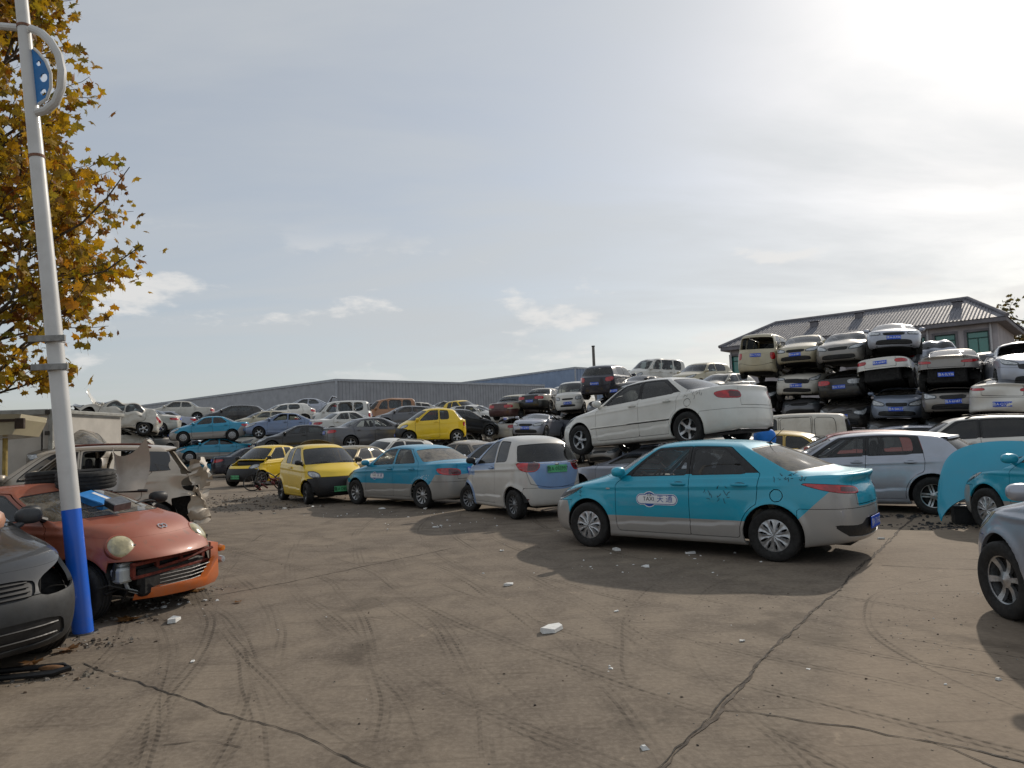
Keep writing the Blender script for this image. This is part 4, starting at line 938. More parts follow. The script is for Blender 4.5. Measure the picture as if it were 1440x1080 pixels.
def scribble(T, parent, sg, x0, z0, w, h, seed, mat=None, n=3):
    """handwritten marker strokes, illegible"""
    r = random.Random(seed); V = []; F = []
    for c in range(n):
        cx = -w / 2 + w * (c + .5) / n
        for st in range(5):
            a = Vector((cx + r.uniform(-.4, .4) * w / n, r.uniform(-.5, .5) * h)); b = a + Vector((r.uniform(-.35, .5) * w / n, r.uniform(-.5, .35) * h)); m_ = (a + b) / 2 + Vector((r.uniform(-.1, .1), r.uniform(-.1, .1))) * h
            pts = [a.lerp(m_, q * 2) if q < .5 else m_.lerp(b, q * 2 - 1) for q in np.linspace(0, 1, 6)]; t = .0032
            d = (b - a).normalized() if (b - a).length > 1e-4 else Vector((1, 0)); nn = Vector((-d.y, d.x)) * t; o = len(V)
            for q in pts: V += [tuple(q + nn), tuple(q - nn)]
            F += [(o + 2 * i, o + 2 * i + 1, o + 2 * i + 3, o + 2 * i + 2) for i in range(5)]
    return side_decal('marker_scrawl', T, parent, V, F, mat or PRINT_BLACK, sg, .003, x0, z0)
# ------------------------------------------------------------------ the yard floor
def ground_material():
    k = NT('yard_concrete'); co = k.coord(); sp = k.n('ShaderNodeSeparateXYZ'); k.l(co, sp.inputs[0]); x, y, z = sp.outputs
    big = k.noise(co, .35, 5, .6, .3); mid = k.noise(co, 2.1, 5, .62, .4); fine = k.noise(co, 26, 4, .65)
    c = k.mix(k.rng(big, .32, .70), lin('#7f7364'), lin('#6c6257')); c = k.mix(k.rng(mid, .35, .72, 0, .70), c, lin('#544a41'))
    c = k.mix(k.rng(fine, .35, .75, 0, .35), c, lin('#9c9081'))
    # cleaner, paler concrete on the right hand slab
    right = k.rng(k.math('ADD', x, k.math('MULTIPLY', y, -.55)), -.75, -.45); c = k.mix(k.math('MULTIPLY', right, .30), c, lin('#9c8b78'))
    # pale scuffs and dark oil spots
    v = k.n('ShaderNodeTexVoronoi'); v.inputs['Scale'].default_value = .55; k.l(co, v.inputs['Vector'])
    c = k.mix(k.math('MULTIPLY', k.rng(k.noise(co, 1.6, 7, .72, 1.2), .62, .70), .55), c, lin('#a0917e'))
    c = k.mix(k.math('MULTIPLY', k.rng(v.outputs['Distance'], .22, .08), k.rng(k.noise(co, 4, 4), .45, .6, 0, .55)), c, lin('#3c362f'))
    c = k.mix(k.math('MULTIPLY', k.rng(k.noise(co, .55, 6, .68, .9), .56, .70), .55), c, lin('#463d34'))
    sv = k.n('ShaderNodeTexVoronoi'); sv.inputs['Scale'].default_value = 9.0; k.l(co, sv.inputs['Vector']); c = k.mix(k.math('MULTIPLY', k.rng(sv.outputs['Distance'], .10, .04), k.rng(k.noise(co, 1.3, 3), .5, .62, 0, .8)), c, lin('#2f2923'))
    # tyre tracks: arcs of tread pressed into the dust
    tracks = None
    fams = (((-13.6, 2.2), (10.9, 11.6, 12.15, 12.9, 13.5, 14.3, 15.0), .13, 96), ((-16.2, -1.5), (15.2, 15.75, 16.6, 17.2), .12, 88), ((12.5, 14.5), (12.2, 13.2, 13.75, 14.3, 14.9, 15.4, 16.3, 17.1), .11, 90),
            ((5.4, 4.9), (2.75, 4.2, 4.75), .08, 110), ((-3.0, 26.5), (13.0, 13.6, 14.6, 15.3, 17.0), .11, 90))
    wob = k.math('MULTIPLY', k.math('SUBTRACT', k.noise(co, .25, 2), .5), .5)
    patch = k.rng(k.noise(co, .6, 4, .6), .30, .60)
    for fi, ((cx, cy), rads, wd, fr) in enumerate(fams):
        dx = k.math('SUBTRACT', x, cx); dy = k.math('SUBTRACT', y, cy); r = k.math('ADD', k.math('SQRT', k.math('ADD', k.math('MULTIPLY', dx, dx), k.math('MULTIPLY', dy, dy))), wob)
        ang = k.math('ARCTAN2', dy, dx); m = None
        for q in rads:
            b = k.rng(k.math('ABSOLUTE', k.math('SUBTRACT', r, q)), wd, wd * .35); m = b if m is None else k.math('MAXIMUM', m, b)
        tread = k.rng(k.math('SINE', k.math('ADD', k.math('MULTIPLY', ang, rads[0] * fr), k.math('MULTIPLY', k.math('ABSOLUTE', k.math('SINE', k.math('MULTIPLY', r, 24))), 5.0))), -.4, .7, .45, 1)
        lines = k.rng(k.math('SINE', k.math('MULTIPLY', r, 105)), -.3, .8, .25, 1); tread = k.math('MULTIPLY', tread, lines)
        cp = k.n('ShaderNodeCombineXYZ'); k.l(k.math('MULTIPLY', r, 7.0), cp.inputs[0]); k.l(k.math('MULTIPLY', ang, rads[0] * .55), cp.inputs[1])
        tread = k.math('MULTIPLY', tread, k.rng(k.noise(cp.outputs[0], 1.0, 3, .65), .38, .66))
        m = k.math('MULTIPLY', k.math('MULTIPLY', m, tread), patch); tracks = m if tracks is None else k.math('MAXIMUM', tracks, m)
    near = k.rng(y, 24, 14); tracks = k.math('MULTIPLY', tracks, near)
    c = k.mix(k.math('MULTIPLY', tracks, .85), c, lin('#332b23'))
    # fine scratches dragged over the slab
    mp = k.n('ShaderNodeMapping'); mp.inputs['Rotation'].default_value = (0, 0, R(32)); mp.inputs['Scale'].default_value = (.7, 16, 1); k.l(co, mp.inputs[0])
    c = k.mix(k.math('MULTIPLY', k.rng(k.noise(mp.outputs[0], 1.0, 6, .7), .54, .70), .42), c, lin('#483f36'))
    h = k.math('ADD', k.math('MULTIPLY', fine, .5), k.math('ADD', k.math('MULTIPLY', mid, .8), k.math('MULTIPLY', tracks, -.5)))
    k.bsdf(c, .92, bump=h, bump_d=.006, spec=.25); return k.m
GM = ground_material()
def build_ground():
    # one sheet to the horizon, with the slightest unevenness near by
    xs = np.unique(np.concatenate([np.linspace(-900, -40, 14), np.linspace(-40, 40, 81), np.linspace(40, 900, 14)])); ys = np.unique(np.concatenate([np.linspace(-60, 0, 13), np.linspace(0, 60, 61), np.linspace(60, 1600, 24)]))
    XX, YY = np.meshgrid(xs, ys); ZZ = np.zeros_like(XX)
    n, m = XX.shape; idx = np.arange(n * m).reshape(n, m); q = np.stack([idx[:-1, :-1], idx[:-1, 1:], idx[1:, 1:], idx[1:, :-1]], -1).reshape(-1, 4)
    F = np.concatenate([q[:, [0, 1, 2]], q[:, [0, 2, 3]]]); return struct(obj('ground', mesh_from('ground', np.stack([XX, YY, ZZ], -1).reshape(-1, 3), F), GM))
ground = build_ground()
CRACK = simple('crack_dark', '#2e2821', .95, 0, .35, 9)
CRACK2 = simple('joint_dirt', '#4a4036', .95, 0, .35, 7)
def ribbon(name, pts, w, mat, seed, jit=.02, z=.004, parent=ground):
    r = random.Random(seed); P = []
    for a, b in zip(pts[:-1], pts[1:]):
        a, b = Vector(a), Vector(b); n = max(2, int((b - a).length / .07))
        P += [a.lerp(b, i / n) for i in range(n)]
    P.append(Vector(pts[-1])); V = []; off = 0; o2 = 0
    for i, q in enumerate(P):
        d = (P[min(i + 1, len(P) - 1)] - P[max(i - 1, 0)]).normalized(); nn = Vector((-d.y, d.x)); off = off * .82 + r.gauss(0, jit) * .5
        wl, wr_ = w * r.uniform(.02, 1.1), w * r.uniform(.02, 1.1); c = q + nn * off
        V += [(c.x + nn.x * wl, c.y + nn.y * wl, z), (c.x - nn.x * wr_, c.y - nn.y * wr_, z)]
    F = [(2 * i, 2 * i + 1, 2 * i + 3, 2 * i + 2) for i in range(len(P) - 1)]
    me = bpy.data.meshes.new(name); me.from_pydata(V, [], F); me.update(); o = obj(name, me, mat, parent); return o
def G(px, py):
    d = _f + _r * ((px - 720) / 1000.0) - _u * ((py - 540) / 1000.0); t = -EYE / d.z; return (d.x * t, d.y * t)
ribbon('slab_joint', [G(1290, 722), G(1235, 775), G(1090, 910), G(1000, 1010), G(930, 1080), G(870, 1150)], .017, CRACK2, 1, .014)
ribbon('slab_joint_crack', [G(1290, 722), G(1235, 775), G(1090, 910), G(1000, 1010), G(930, 1080), G(870, 1150)], .006, CRACK, 21, .016, .0065)
ribbon('slab_crack', [G(112, 933), G(200, 962), G(330, 1005), G(450, 1050), G(540, 1085), G(640, 1130)], .008, CRACK, 2, .018)
ribbon('slab_crack', [G(1020, 1000), G(1100, 1012), G(1200, 1022), G(1300, 1040), G(1380, 1052), G(1460, 1072)], .008, CRACK, 3, .024)
ribbon('slab_crack', [G(1300, 1040), G(1380, 1072), G(1440, 1100)], .007, CRACK, 4, .016)
ribbon('slab_crack', [G(1240, 795), G(1330, 800), G(1410, 802)], .008, CRACK2, 5, .01)
ribbon('slab_joint', [G(300, 838), G(400, 820), G(520, 795), G(640, 770)], .012, CRACK2, 6, .012)
ribbon('slab_crack', [G(340, 1052), G(300, 1040), G(230, 1048)], .006, CRACK2, 7, .02)
ribbon('slab_crack', [G(-60, 965), G(60, 950), G(112, 933)], .007, CRACK2, 8, .02)

# ------------------------------------------------------------------ buildings
def frame_at(p0, p1):
    ex = Vector((p1[0] - p0[0], p1[1] - p0[1], 0)); L = ex.length; ex.normalize(); return L, math.atan2(ex.y, ex.x)
SHEET1 = simple('steel_sheet_grey', '#9a9da3', .55, .15, .10, .8); SHEET2 = simple('steel_sheet_blue', '#8798b2', .55, .15, .08, .6); TRIMW = simple('sheet_trim', '#a2a7ae', .5, .2, .1, 2)
def ribbed_wall(name, parent, L, h, pitch, depth, mat, loc, rz, h2=None):
    """profiled steel sheet: real ribs along the wall"""
    h2 = h if h2 is None else h2; pts = []; n = int(L / pitch)
    for i in range(n): x = i * pitch; pts += [(x, 0), (x + pitch * .62, 0), (x + pitch * .70, -depth), (x + pitch * .92, -depth)]
    pts.append((L, 0)); V = []
    for x, y in pts: hh = h + (h2 - h) * x / L; V += [(x, y, 0), (x, y, hh)]
    F = [(2 * i, 2 * i + 2, 2 * i + 3, 2 * i + 1) for i in range(len(pts) - 1)]
    me = bpy.data.meshes.new(name); me.from_pydata(V, [], F); me.update(); o = obj(name, me, mat, parent); o.location = loc; o.rotation_euler = (0, 0, rz); return o
def warehouse(label, corner, left, right, h, mat, pl, pr, dl, dr):
    root = empty('warehouse', (corner[0], corner[1], 0)); tag(root, label, 'warehouse', 'steel warehouses')
    c = Vector((*corner, 0))
    La, ra = frame_at(left, corner); Lb, rb = frame_at(corner, right)
    ribbed_wall('wall_sheet', root, La, h, pl, dl, mat, Vector((*left, 0)) - c, ra); ribbed_wall('wall_sheet', root, Lb, h, pr, dr, mat, Vector((0, 0, 0)), rb)
    back = (left[0] + right[0] - corner[0], left[1] + right[1] - corner[1]); mb = MB()
    q = [Vector((*p_, h - .02)) - c for p_ in (left, corner, right, back)]; mid1 = (q[0] + q[3]) / 2; mid2 = (q[1] + q[2]) / 2
    mb.add([tuple(v) for v in q] + [tuple(v + Vector((0, 0, -.1))) for v in q], [(0, 1, 2, 3)]); mb.build('roof', TRIMW, root, False)
    mb = MB(); up = Vector((0, 0, 1))
    for a, b in ((q[0], q[1]), (q[1], q[2])):
        d = (b - a).normalized(); n = Vector((d.y, -d.x, 0)) * .12
        mb.add([tuple(a + n - up * .25), tuple(b + n - up * .25), tuple(b + n + up * .05), tuple(a + n + up * .05), tuple(a - n + up * .05), tuple(b - n + up * .05)], [(0, 1, 2, 3), (3, 2, 5, 4)])
    mb.build('eaves_trim', TRIMW, root, False)
    mb = MB(); mb.tube([(0, 0, 0), (0, 0, h)], .14, 6); mb.build('corner_trim', TRIMW, root)
    return root
warehouse('long low grey warehouse of ribbed sheet behind the left rows of cars', (X(474, 90), 90), (X(104, 155), 155), (X(768, 114), 114), Z(474, 533, 90), SHEET1, 3.0, .5, .03, .08)
warehouse('taller blue-grey warehouse rising behind the stacked dark sport utility', (X(812, 116), 116), (X(600, 150), 150), (X(925, 132), 132), Z(812, 516, 116), SHEET2, 1.5, .8, .05, .10)

STUCCO = simple('render_grey', '#a8a3a6', .9, 0, .12, 1.4, bump=.01); CORN = simple('cornice_grey', '#77757a', .85, 0, .15, 2)
WFRAME = simple('window_frame_green', '#1d4a44', .5, 0, .1, 5); PIPE = simple('downpipe_white', '#b9b9bc', .5, 0, .1, 5)
def tile_mat():
    k = NT('roof_tiles'); co = k.coord(); b = k.n('ShaderNodeTexBrick'); mp = k.n('ShaderNodeMapping'); mp.inputs['Scale'].default_value = (1, 1, 1); k.l(co, mp.inputs[0]); k.l(mp.outputs[0], b.inputs['Vector'])
    b.inputs['Scale'].default_value = 3.2; b.inputs['Mortar Size'].default_value = .03; b.inputs['Color1'].default_value = (*lin('#8c8c93'), 1); b.inputs['Color2'].default_value = (*lin('#74747b'), 1); b.inputs['Mortar'].default_value = (*lin('#505056'), 1)
    k.bsdf(b.outputs['Color'], .62, bump=k.noise(co, 9, 3), bump_d=.02); return k.m
GREENGL = None
def green_glass():
    k = NT('green_window_glass'); k.bsdf(lin('#2a7a70'), .08, 0, 1.0, .03); return k.m
GREENGL = green_glass()
def house():
    YL, YR = 54.0, 43.0; p0 = (X(1027, YL, 495), YL); p1 = (X(1402, YR, 455), YR); L, rz = frame_at(p0, p1)
    root = empty('house', (p0[0], p0[1], 0), (0, 0, rz)); tag(root, 'two storey grey house with tiled hip roof and green glazed windows', 'house')
    W, he, hr = 9.0, 7.42, 9.75
    # facade pierced by windows: wall pieces between openings
    def along(px):
        lo, hi = 0.0, L
        ex = (math.cos(rz), math.sin(rz))
        for _ in range(40):
            m = (lo + hi) / 2; wx, wy = p0[0] + ex[0] * m, p0[1] + ex[1] * m
            if 720 + 1000 * (Vector((wx, wy, 5.5)) - Vector((0, 0, EYE))).dot(_r) / (Vector((wx, wy, 5.5)) - Vector((0, 0, EYE))).dot(_f) < px: lo = m
            else: hi = m
        return (lo + hi) / 2
    wins = [along(q) for q in (1040, 1095, 1150, 1205, 1249, 1289, 1331, 1377)]; ww, z0, z1 = 1.15, 5.45, 7.0
    mb = MB(); xs = [0.0]
    for w in wins: xs += [w - ww / 2, w + ww / 2]
    xs.append(L)
    for i in range(0, len(xs), 2): mb.box((xs[i], 0, 0), (xs[i + 1], .3, he))
    for w in wins: mb.box((w - ww / 2, .002, 0), (w + ww / 2, .298, z0)); mb.box((w - ww / 2, .002, z1), (w + ww / 2, .298, he))
    mb.box((0, .3, 0), (.3, W, he)); mb.box((L - .3, .3, 0), (L, W, he)); mb.box((.3, W - .3, 0), (L - .3, W, he))
    mb.build('wall', STUCCO, root, False)
    for w in wins:
        f = MB(); t = .07
        for lo, hi in (((w - ww / 2, .06, z0), (w - ww / 2 + t, .16, z1)), ((w + ww / 2 - t, .06, z0), (w + ww / 2, .16, z1)), ((w - ww / 2 + t, .06, z0), (w + ww / 2 - t, .16, z0 + t)), ((w - ww / 2 + t, .06, z1 - t), (w + ww / 2 - t, .16, z1)), ((w - .03, .07, z0 + t), (w + .03, .15, z0 + 1.12)), ((w - ww / 2 + t, .065, z0 + 1.12), (w + ww / 2 - t, .155, z0 + 1.19))): f.box(lo, hi)
        fo = f.build('window', WFRAME, root, False)
        for a, b, c, d in ((w - ww / 2 + t, w - .03, z0 + t, z0 + 1.12), (w + .03, w + ww / 2 - t, z0 + t, z0 + 1.12), (w - ww / 2 + t, w + ww / 2 - t, z0 + 1.19, z1 - t)): MB().box((a, .10, c), (b, .112, d)).build('pane', GREENGL, fo, False)
        MB().box((w - ww / 2 - .12, -.12, z0 - .12), (w + ww / 2 + .12, .06, z0 - .003)).build('window_sill', CORN, root, False)
        s_ = MB()
        for lo, hi in (((w - ww / 2 - .14, -.05, z0), (w - ww / 2 - .003, -.003, z1)), ((w + ww / 2 + .003, -.05, z0), (w + ww / 2 + .14, -.003, z1)), ((w - ww / 2 - .14, -.055, z1 + .003), (w + ww / 2 + .14, -.003, z1 + .14))): s_.box(lo, hi)
        s_.build('window_surround', CORN, root, False)
    o = .55; MB().box((-o, -o, he), (L + o, W + o, he + .28), .03).build('cornice', CORN, root)
    zr = he + .285; i = 2.0; V = [(-o - .05, -o - .05, zr), (L + o + .05, -o - .05, zr), (L + o + .05, W + o + .05, zr), (-o - .05, W + o + .05, zr), (i, W / 2, hr), (L - i, W / 2, hr)]
    rf = MB().add(V, [(0, 1, 5, 4), (1, 2, 5), (2, 3, 4, 5), (3, 0, 4)]).build('roof', tile_mat(), root, False)
    # rows of cap tiles running down the front slope, and the ridge and hips
    mb = MB(); n = int(L / .21)
    for k_ in range(n):
        x = .05 + k_ * .21; up_ = min(1.0, (x + o) / (i + o), (L + o - x) / (i + o)); a = Vector((x, -o - .05, zr + .02)); b = Vector((x, -o - .05 + (W / 2 + o + .05) * up_, zr + .02 + (hr - zr) * up_)); mb.tube([a, b], .042, 4)
    mb.build('tile_rolls', rf.material_slots[0].material, rf)
    mb = MB(); e = [Vector(v) for v in V]
    for a, b in ((4, 5), (0, 4), (1, 5), (3, 4), (2, 5)): mb.tube([e[a] + Vector((0, 0, .05)), e[b] + Vector((0, 0, .05))], .13, 7)
    mb.build('ridge_tiles', CORN, rf)
    for q, yy in ((.33, .55), (.50, .72), (.86, .66)):
        x = L * q; y = -o + (W / 2 + o) * yy; z = zr + (hr - zr) * yy; m = MB(); m.box((x - .24, y - .24, z - .15), (x + .24, y + .24, z + .30), .02); m.box((x - .34, y - .34, z + .32), (x + .34, y + .34, z + .38), .02); m.build('roof_vent', CORN, root)
    for px in (1024 + 6, 1167, 1307, 1396):
        x = along(px); MB().tube([(x, -.10, .1), (x, -.10, he)], .06, 8).build('downpipe', PIPE, root)
    return root
house()
def mast():
    r_ = empty('steel_pole', (X(839, 62), 62, 0)); tag(r_, 'plain grey steel pole rising above the dark sport utility', 'pole')
    MB().tube([(0, 0, 0), (0, 0, 4), (0, 0, Z(838, 487, 62))], [.17, .15, .12], 10).build('shaft', simple('pole_grey', '#6d6a66', .7, .2, .2, 4), r_)
    MB().tube([(0, 0, Z(838, 487, 62) - .05), (0, 0, Z(838, 487, 62) + .06)], .15, 10).build('cap', STEEL, r_)
    r2 = empty('aerial_mast', (X(1413, 70), 70, 0)); tag(r2, 'thin lattice aerial mast far beyond the house at the right edge', 'mast'); zt = Z(1412, 455, 70)
    mb = MB(); s = .28
    for a, b in ((-s, -s), (s, -s), (s, s), (-s, s)): mb.tube([(a, b, 0), (a * .5, b * .5, zt)], .035, 5)
    mb.build('legs', STEEL, r2); mb = MB()
    for k_ in range(14):
        z = zt * k_ / 14; q = s * (1 - .5 * k_ / 14); mb.tube([(-q, -q, z), (q, -q, z + zt / 14)], .02, 4); mb.tube([(q, -q, z), (-q, -q, z + zt / 14)], .02, 4)
    mb.build('lattice', STEEL, r2)
    mb = MB()
    for z in (zt * .72, zt * .84, zt * .93):
        for a in (0, 2.1, 4.2): mb.box((.35 * math.cos(a) - .1, .35 * math.sin(a) - .1, z - .5), (.35 * math.cos(a) + .1, .35 * math.sin(a) + .1, z + .4), .02)
    mb.build('antennas', PIPE, r2)
mast()

# ------------------------------------------------------------------ trees
def leaf_mesh(s, seed):
    """a curled five-lobed plane leaf"""
    r = random.Random(seed); pts = [(0, -.42), (.10, -.22), (.40, -.30), (.34, -.06), (.50, .12), (.26, .16), (.24, .30), (.10, .26), (0, .58), (-.10, .26), (-.24, .30), (-.26, .16), (-.50, .12), (-.34, -.06), (-.40, -.30), (-.10, -.22)]
    c = r.uniform(.3, .9); V = [(0, 0, .05 * s)] + [(x * s * r.uniform(.9, 1.1), y * s * r.uniform(.9, 1.1), -c * s * (x * x * .9 + .5 * max(0, y) ** 2) + r.uniform(-.03, .03) * s) for x, y in pts]
    n = len(pts); F = [(0, i + 1, (i + 1) % n + 1) for i in range(n)]; V += [(0, -.42 * s, 0), (.012 * s, -.42 * s, 0), (.02 * s, -.75 * s, .1 * s), (0, -.75 * s, .1 * s)]; F.append((n + 1, n + 2, n + 3, n + 4)); return V, F
def leaf_mat(name, cols):
    if name in MATS: return MATS[name]
    k = NT(name); g = k.n('ShaderNodeNewGeometry'); oi = k.n('ShaderNodeObjectInfo'); rp = k.n('ShaderNodeValToRGB'); rp.color_ramp.interpolation = 'LINEAR'
    for i, c in enumerate(cols):
        if i < 2: e = rp.color_ramp.elements[i]; e.position = i / (len(cols) - 1)
        else: e = rp.color_ramp.elements.new(i / (len(cols) - 1))
        e.color = (*lin(c), 1)
    s_ = k.math('FRACT', k.math('ADD', g.outputs['Random Per Island'], oi.outputs['Random'])); k.l(s_, rp.inputs[0])
    c = k.mix(k.rng(k.noise(k.coord(), 40, 3), .4, .7, 0, .4), rp.outputs[0], lin('#3a2412'))
    b = k.n('ShaderNodeBsdfPrincipled'); k.l(c, b.inputs['Base Color']); b.inputs['Roughness'].default_value = .6; t = k.n('ShaderNodeBsdfTranslucent'); k.l(c, t.inputs[0]); m = k.n('ShaderNodeMixShader'); m.inputs[0].default_value = .45
    k.l(b.outputs[0], m.inputs[1]); k.l(t.outputs[0], m.inputs[2]); k.l(m.outputs[0], k.out.inputs[0]); MATS[name] = k.m; return k.m
BARK = simple('bark', '#4a4036', .9, 0, .4, 6, bump=.02)
def limb(mb, tips, a, d, L, r, depth, rg, spread=.6, up=.15):
    pts = [a]; rs = [r]; p = a.copy(); dd = d.copy(); n = 4
    for i in range(n):
        dd = (dd + Vector((rg.gauss(0, .16), rg.gauss(0, .16), rg.gauss(0, .10) + up * .3))).normalized(); p = p + dd * L / n; pts.append(p.copy()); rs.append(max(.004, r * (1 - .62 * (i + 1) / n)))
    mb.tube(pts, rs, 7 if r > .03 else 5, False)
    if depth == 0:
        tips += [(q, dd) for q in pts[1:]]; return
    for k in range(rg.choice((2, 3, 3)) if depth < 3 else 4):
        q = pts[rg.randint(2, n)] if k else pts[-1]; nd = (dd + Vector((rg.gauss(0, spread), rg.gauss(0, spread), rg.gauss(0, spread * .7) + up))).normalized()
        limb(mb, tips, q, nd, L * rg.uniform(.55, .8), max(.005, r * .42), depth - 1, rg, spread, up)
def plane_tree():
    rg = random.Random(5); base = Vector((-10.0, 12.4, 0)); root = empty('plane_tree', base); tag(root, 'autumn plane tree with yellow and brown leaves behind the lamp post', 'tree')
    mb = MB(); mb.tube([(0, 0, 0), (.03, 0, .3), (.02, .05, 1.4), (.08, .02, 2.8), (.05, .1, 4.2), (.1, .05, 6.0), (.05, .0, 8.0), (0, .1, 10.0)], [.26, .20, .17, .155, .14, .11, .08, .03], 14); mb.build('trunk', BARK, root)
    mb = MB(); tips = []
    for k in range(36):
        z = 2.4 + 7.4 * (k / 35) ** 1.0; a = k * 2.4 + rg.uniform(-.3, .3); L = 1.9 * (1 - .55 * max(0, (z - 5) / 5)) * rg.uniform(.8, 1.1)
        limb(mb, tips, Vector((.06, .03, z)), Vector((math.cos(a), math.sin(a), .35)).normalized(), L, .06, 2, rg, .55, .2)
    # the side of the crown that reaches into view
    for (tx, ty, tz, z0) in ((1.75, .0, 4.1, 3.2), (2.3, -.5, 5.6, 4.4), (1.9, .5, 7.0, 5.6), (2.15, -.2, 6.3, 5.2), (1.5, -.6, 3.4, 2.8), (1.6, .3, 8.2, 6.6), (1.2, -.9, 4.8, 4.0), (1.1, .9, 3.0, 2.4), (1.2, -.2, 9.2, 7.6), (.9, -.6, 2.75, 2.4)):
        a = Vector((.06, .03, z0)); d = Vector((tx, ty, tz)) - a; limb(mb, tips, a, d.normalized(), d.length * .62, .05, 2, rg, .5, .12)
    mb.build('branches', BARK, root)
    # two bare twigs
    tw = MB(); tw.tube([(1.6, -.1, 4.35), (2.3, -.15, 4.6), (2.95, -.15, 4.72), (3.62, -.2, 5.15)], [.03, .022, .016, .008], 5); tw.tube([(2.95, -.15, 4.72), (3.2, -.1, 4.7)], [.006, .003], 4)
    tw.tube([(1.6, .0, 5.2), (2.5, -.1, 5.6), (2.95, -.1, 6.05), (3.35, -.1, 6.6)], [.03, .02, .014, .007], 5); tw.tube([(2.95, -.1, 6.05), (3.0, -.1, 6.4)], [.006, .003], 4); tw.build('bare_twig', BARK, root)
    LM = leaf_mat('plane_leaves', ['#6e3d17', '#c98a1c', '#a3951f', '#dba524', '#7d7a22', '#7a4519', '#c9a51e', '#9a8a26', '#8c6a1c', '#d9b02a', '#5a3316'])
    lv = [leaf_mesh(1.0, i) for i in range(6)]; lme = []
    for V, F in lv:
        me = bpy.data.meshes.new('leaf'); me.from_pydata(V, [], F); me.update(); lme.append(me)
    spots = []
    for (q, d) in tips:
        for _ in range(5):
            spots.append(q + Vector((rg.gauss(0, .2), rg.gauss(0, .2), rg.gauss(-.05, .17))))
    spots = [s for s in spots if s.z > 2.0]; rg.shuffle(spots)
    spots.sort(key=lambda s: 0 if s.x > 1.1 else 1)        # the leaves in view come first
    V = []; F = []; T = []
    vis = [i for i, s in enumerate(spots) if s.x > 1.2]; rg.shuffle(vis); single = set(vis[:300])
    for i, s in enumerate(spots):
        sc = rg.choice((rg.uniform(.10, .18), rg.uniform(.17, .27))); M = Matrix.Translation(s) @ Matrix.Rotation(rg.uniform(0, 6.28), 4, 'Z') @ Matrix.Rotation(rg.gauss(1.1, .6), 4, 'X') @ Matrix.Rotation(rg.gauss(0, .5), 4, 'Y')
        if i in single:
            o = obj('leaf', lme[i % 6], LM, root); o.matrix_local = M @ Matrix.Scale(sc, 4)
        else:
            Vl, Fl = lv[i % 6]; b = len(V); V += [tuple(M @ (Vector(v) * sc)) for v in Vl]; F += [tuple(b + k for k in f) for f in Fl]
    me = bpy.data.meshes.new('crown'); me.from_pydata(V, [], F); me.update(); stuff(obj('crown', me, LM, root))
    print('leaves', len(spots), 'visible', len(vis))
plane_tree()
def far_tree(label, px, Y, zt, rad, seed):
    rg = random.Random(seed); root = empty('tree', (X(px, Y), Y, 0)); tag(root, label, 'tree'); mb = MB(); tips = []
    mb.tube([(0, 0, 0), (.1, 0, zt * .3), (0, .1, zt * .6), (0, 0, zt * .95)], [.28, .22, .14, .04], 8); mb.build('trunk', BARK, root); mb = MB()
    for k in range(16):
        z = zt * rg.uniform(.25, .9); a = rg.uniform(0, 6.28); limb(mb, tips, Vector((0, 0, z)), Vector((math.cos(a), math.sin(a), .5)).normalized(), rad * .7, .07, 2, rg, .5, .2)
    mb.build('branches', BARK, root); V = []; F = []; lv = [leaf_mesh(1.0, i) for i in range(3)]
    for q, d in tips:
        for _ in range(2):
            s = q + Vector((rg.gauss(0, .3), rg.gauss(0, .3), rg.gauss(0, .3))); sc = rg.uniform(.25, .45); M = Matrix.Translation(s) @ Matrix.Rotation(rg.uniform(0, 6.28), 4, 'Z') @ Matrix.Rotation(rg.gauss(.8, .6), 4, 'X'); Vl, Fl = lv[rg.randint(0, 2)]; b = len(V); V += [tuple(M @ (Vector(v) * sc)) for v in Vl]; F += [tuple(b + k for k in f) for f in Fl]
    me = bpy.data.meshes.new('crown'); me.from_pydata(V, [], F); me.update(); stuff(obj('crown', me, leaf_mat('far_leaves', ['#3d3a20', '#5b5a2a', '#6a5a28', '#4a3c20']), root))
far_tree('dull green tree at the right edge beside the house', 1462, 52, 10.4, 2.0, 3)

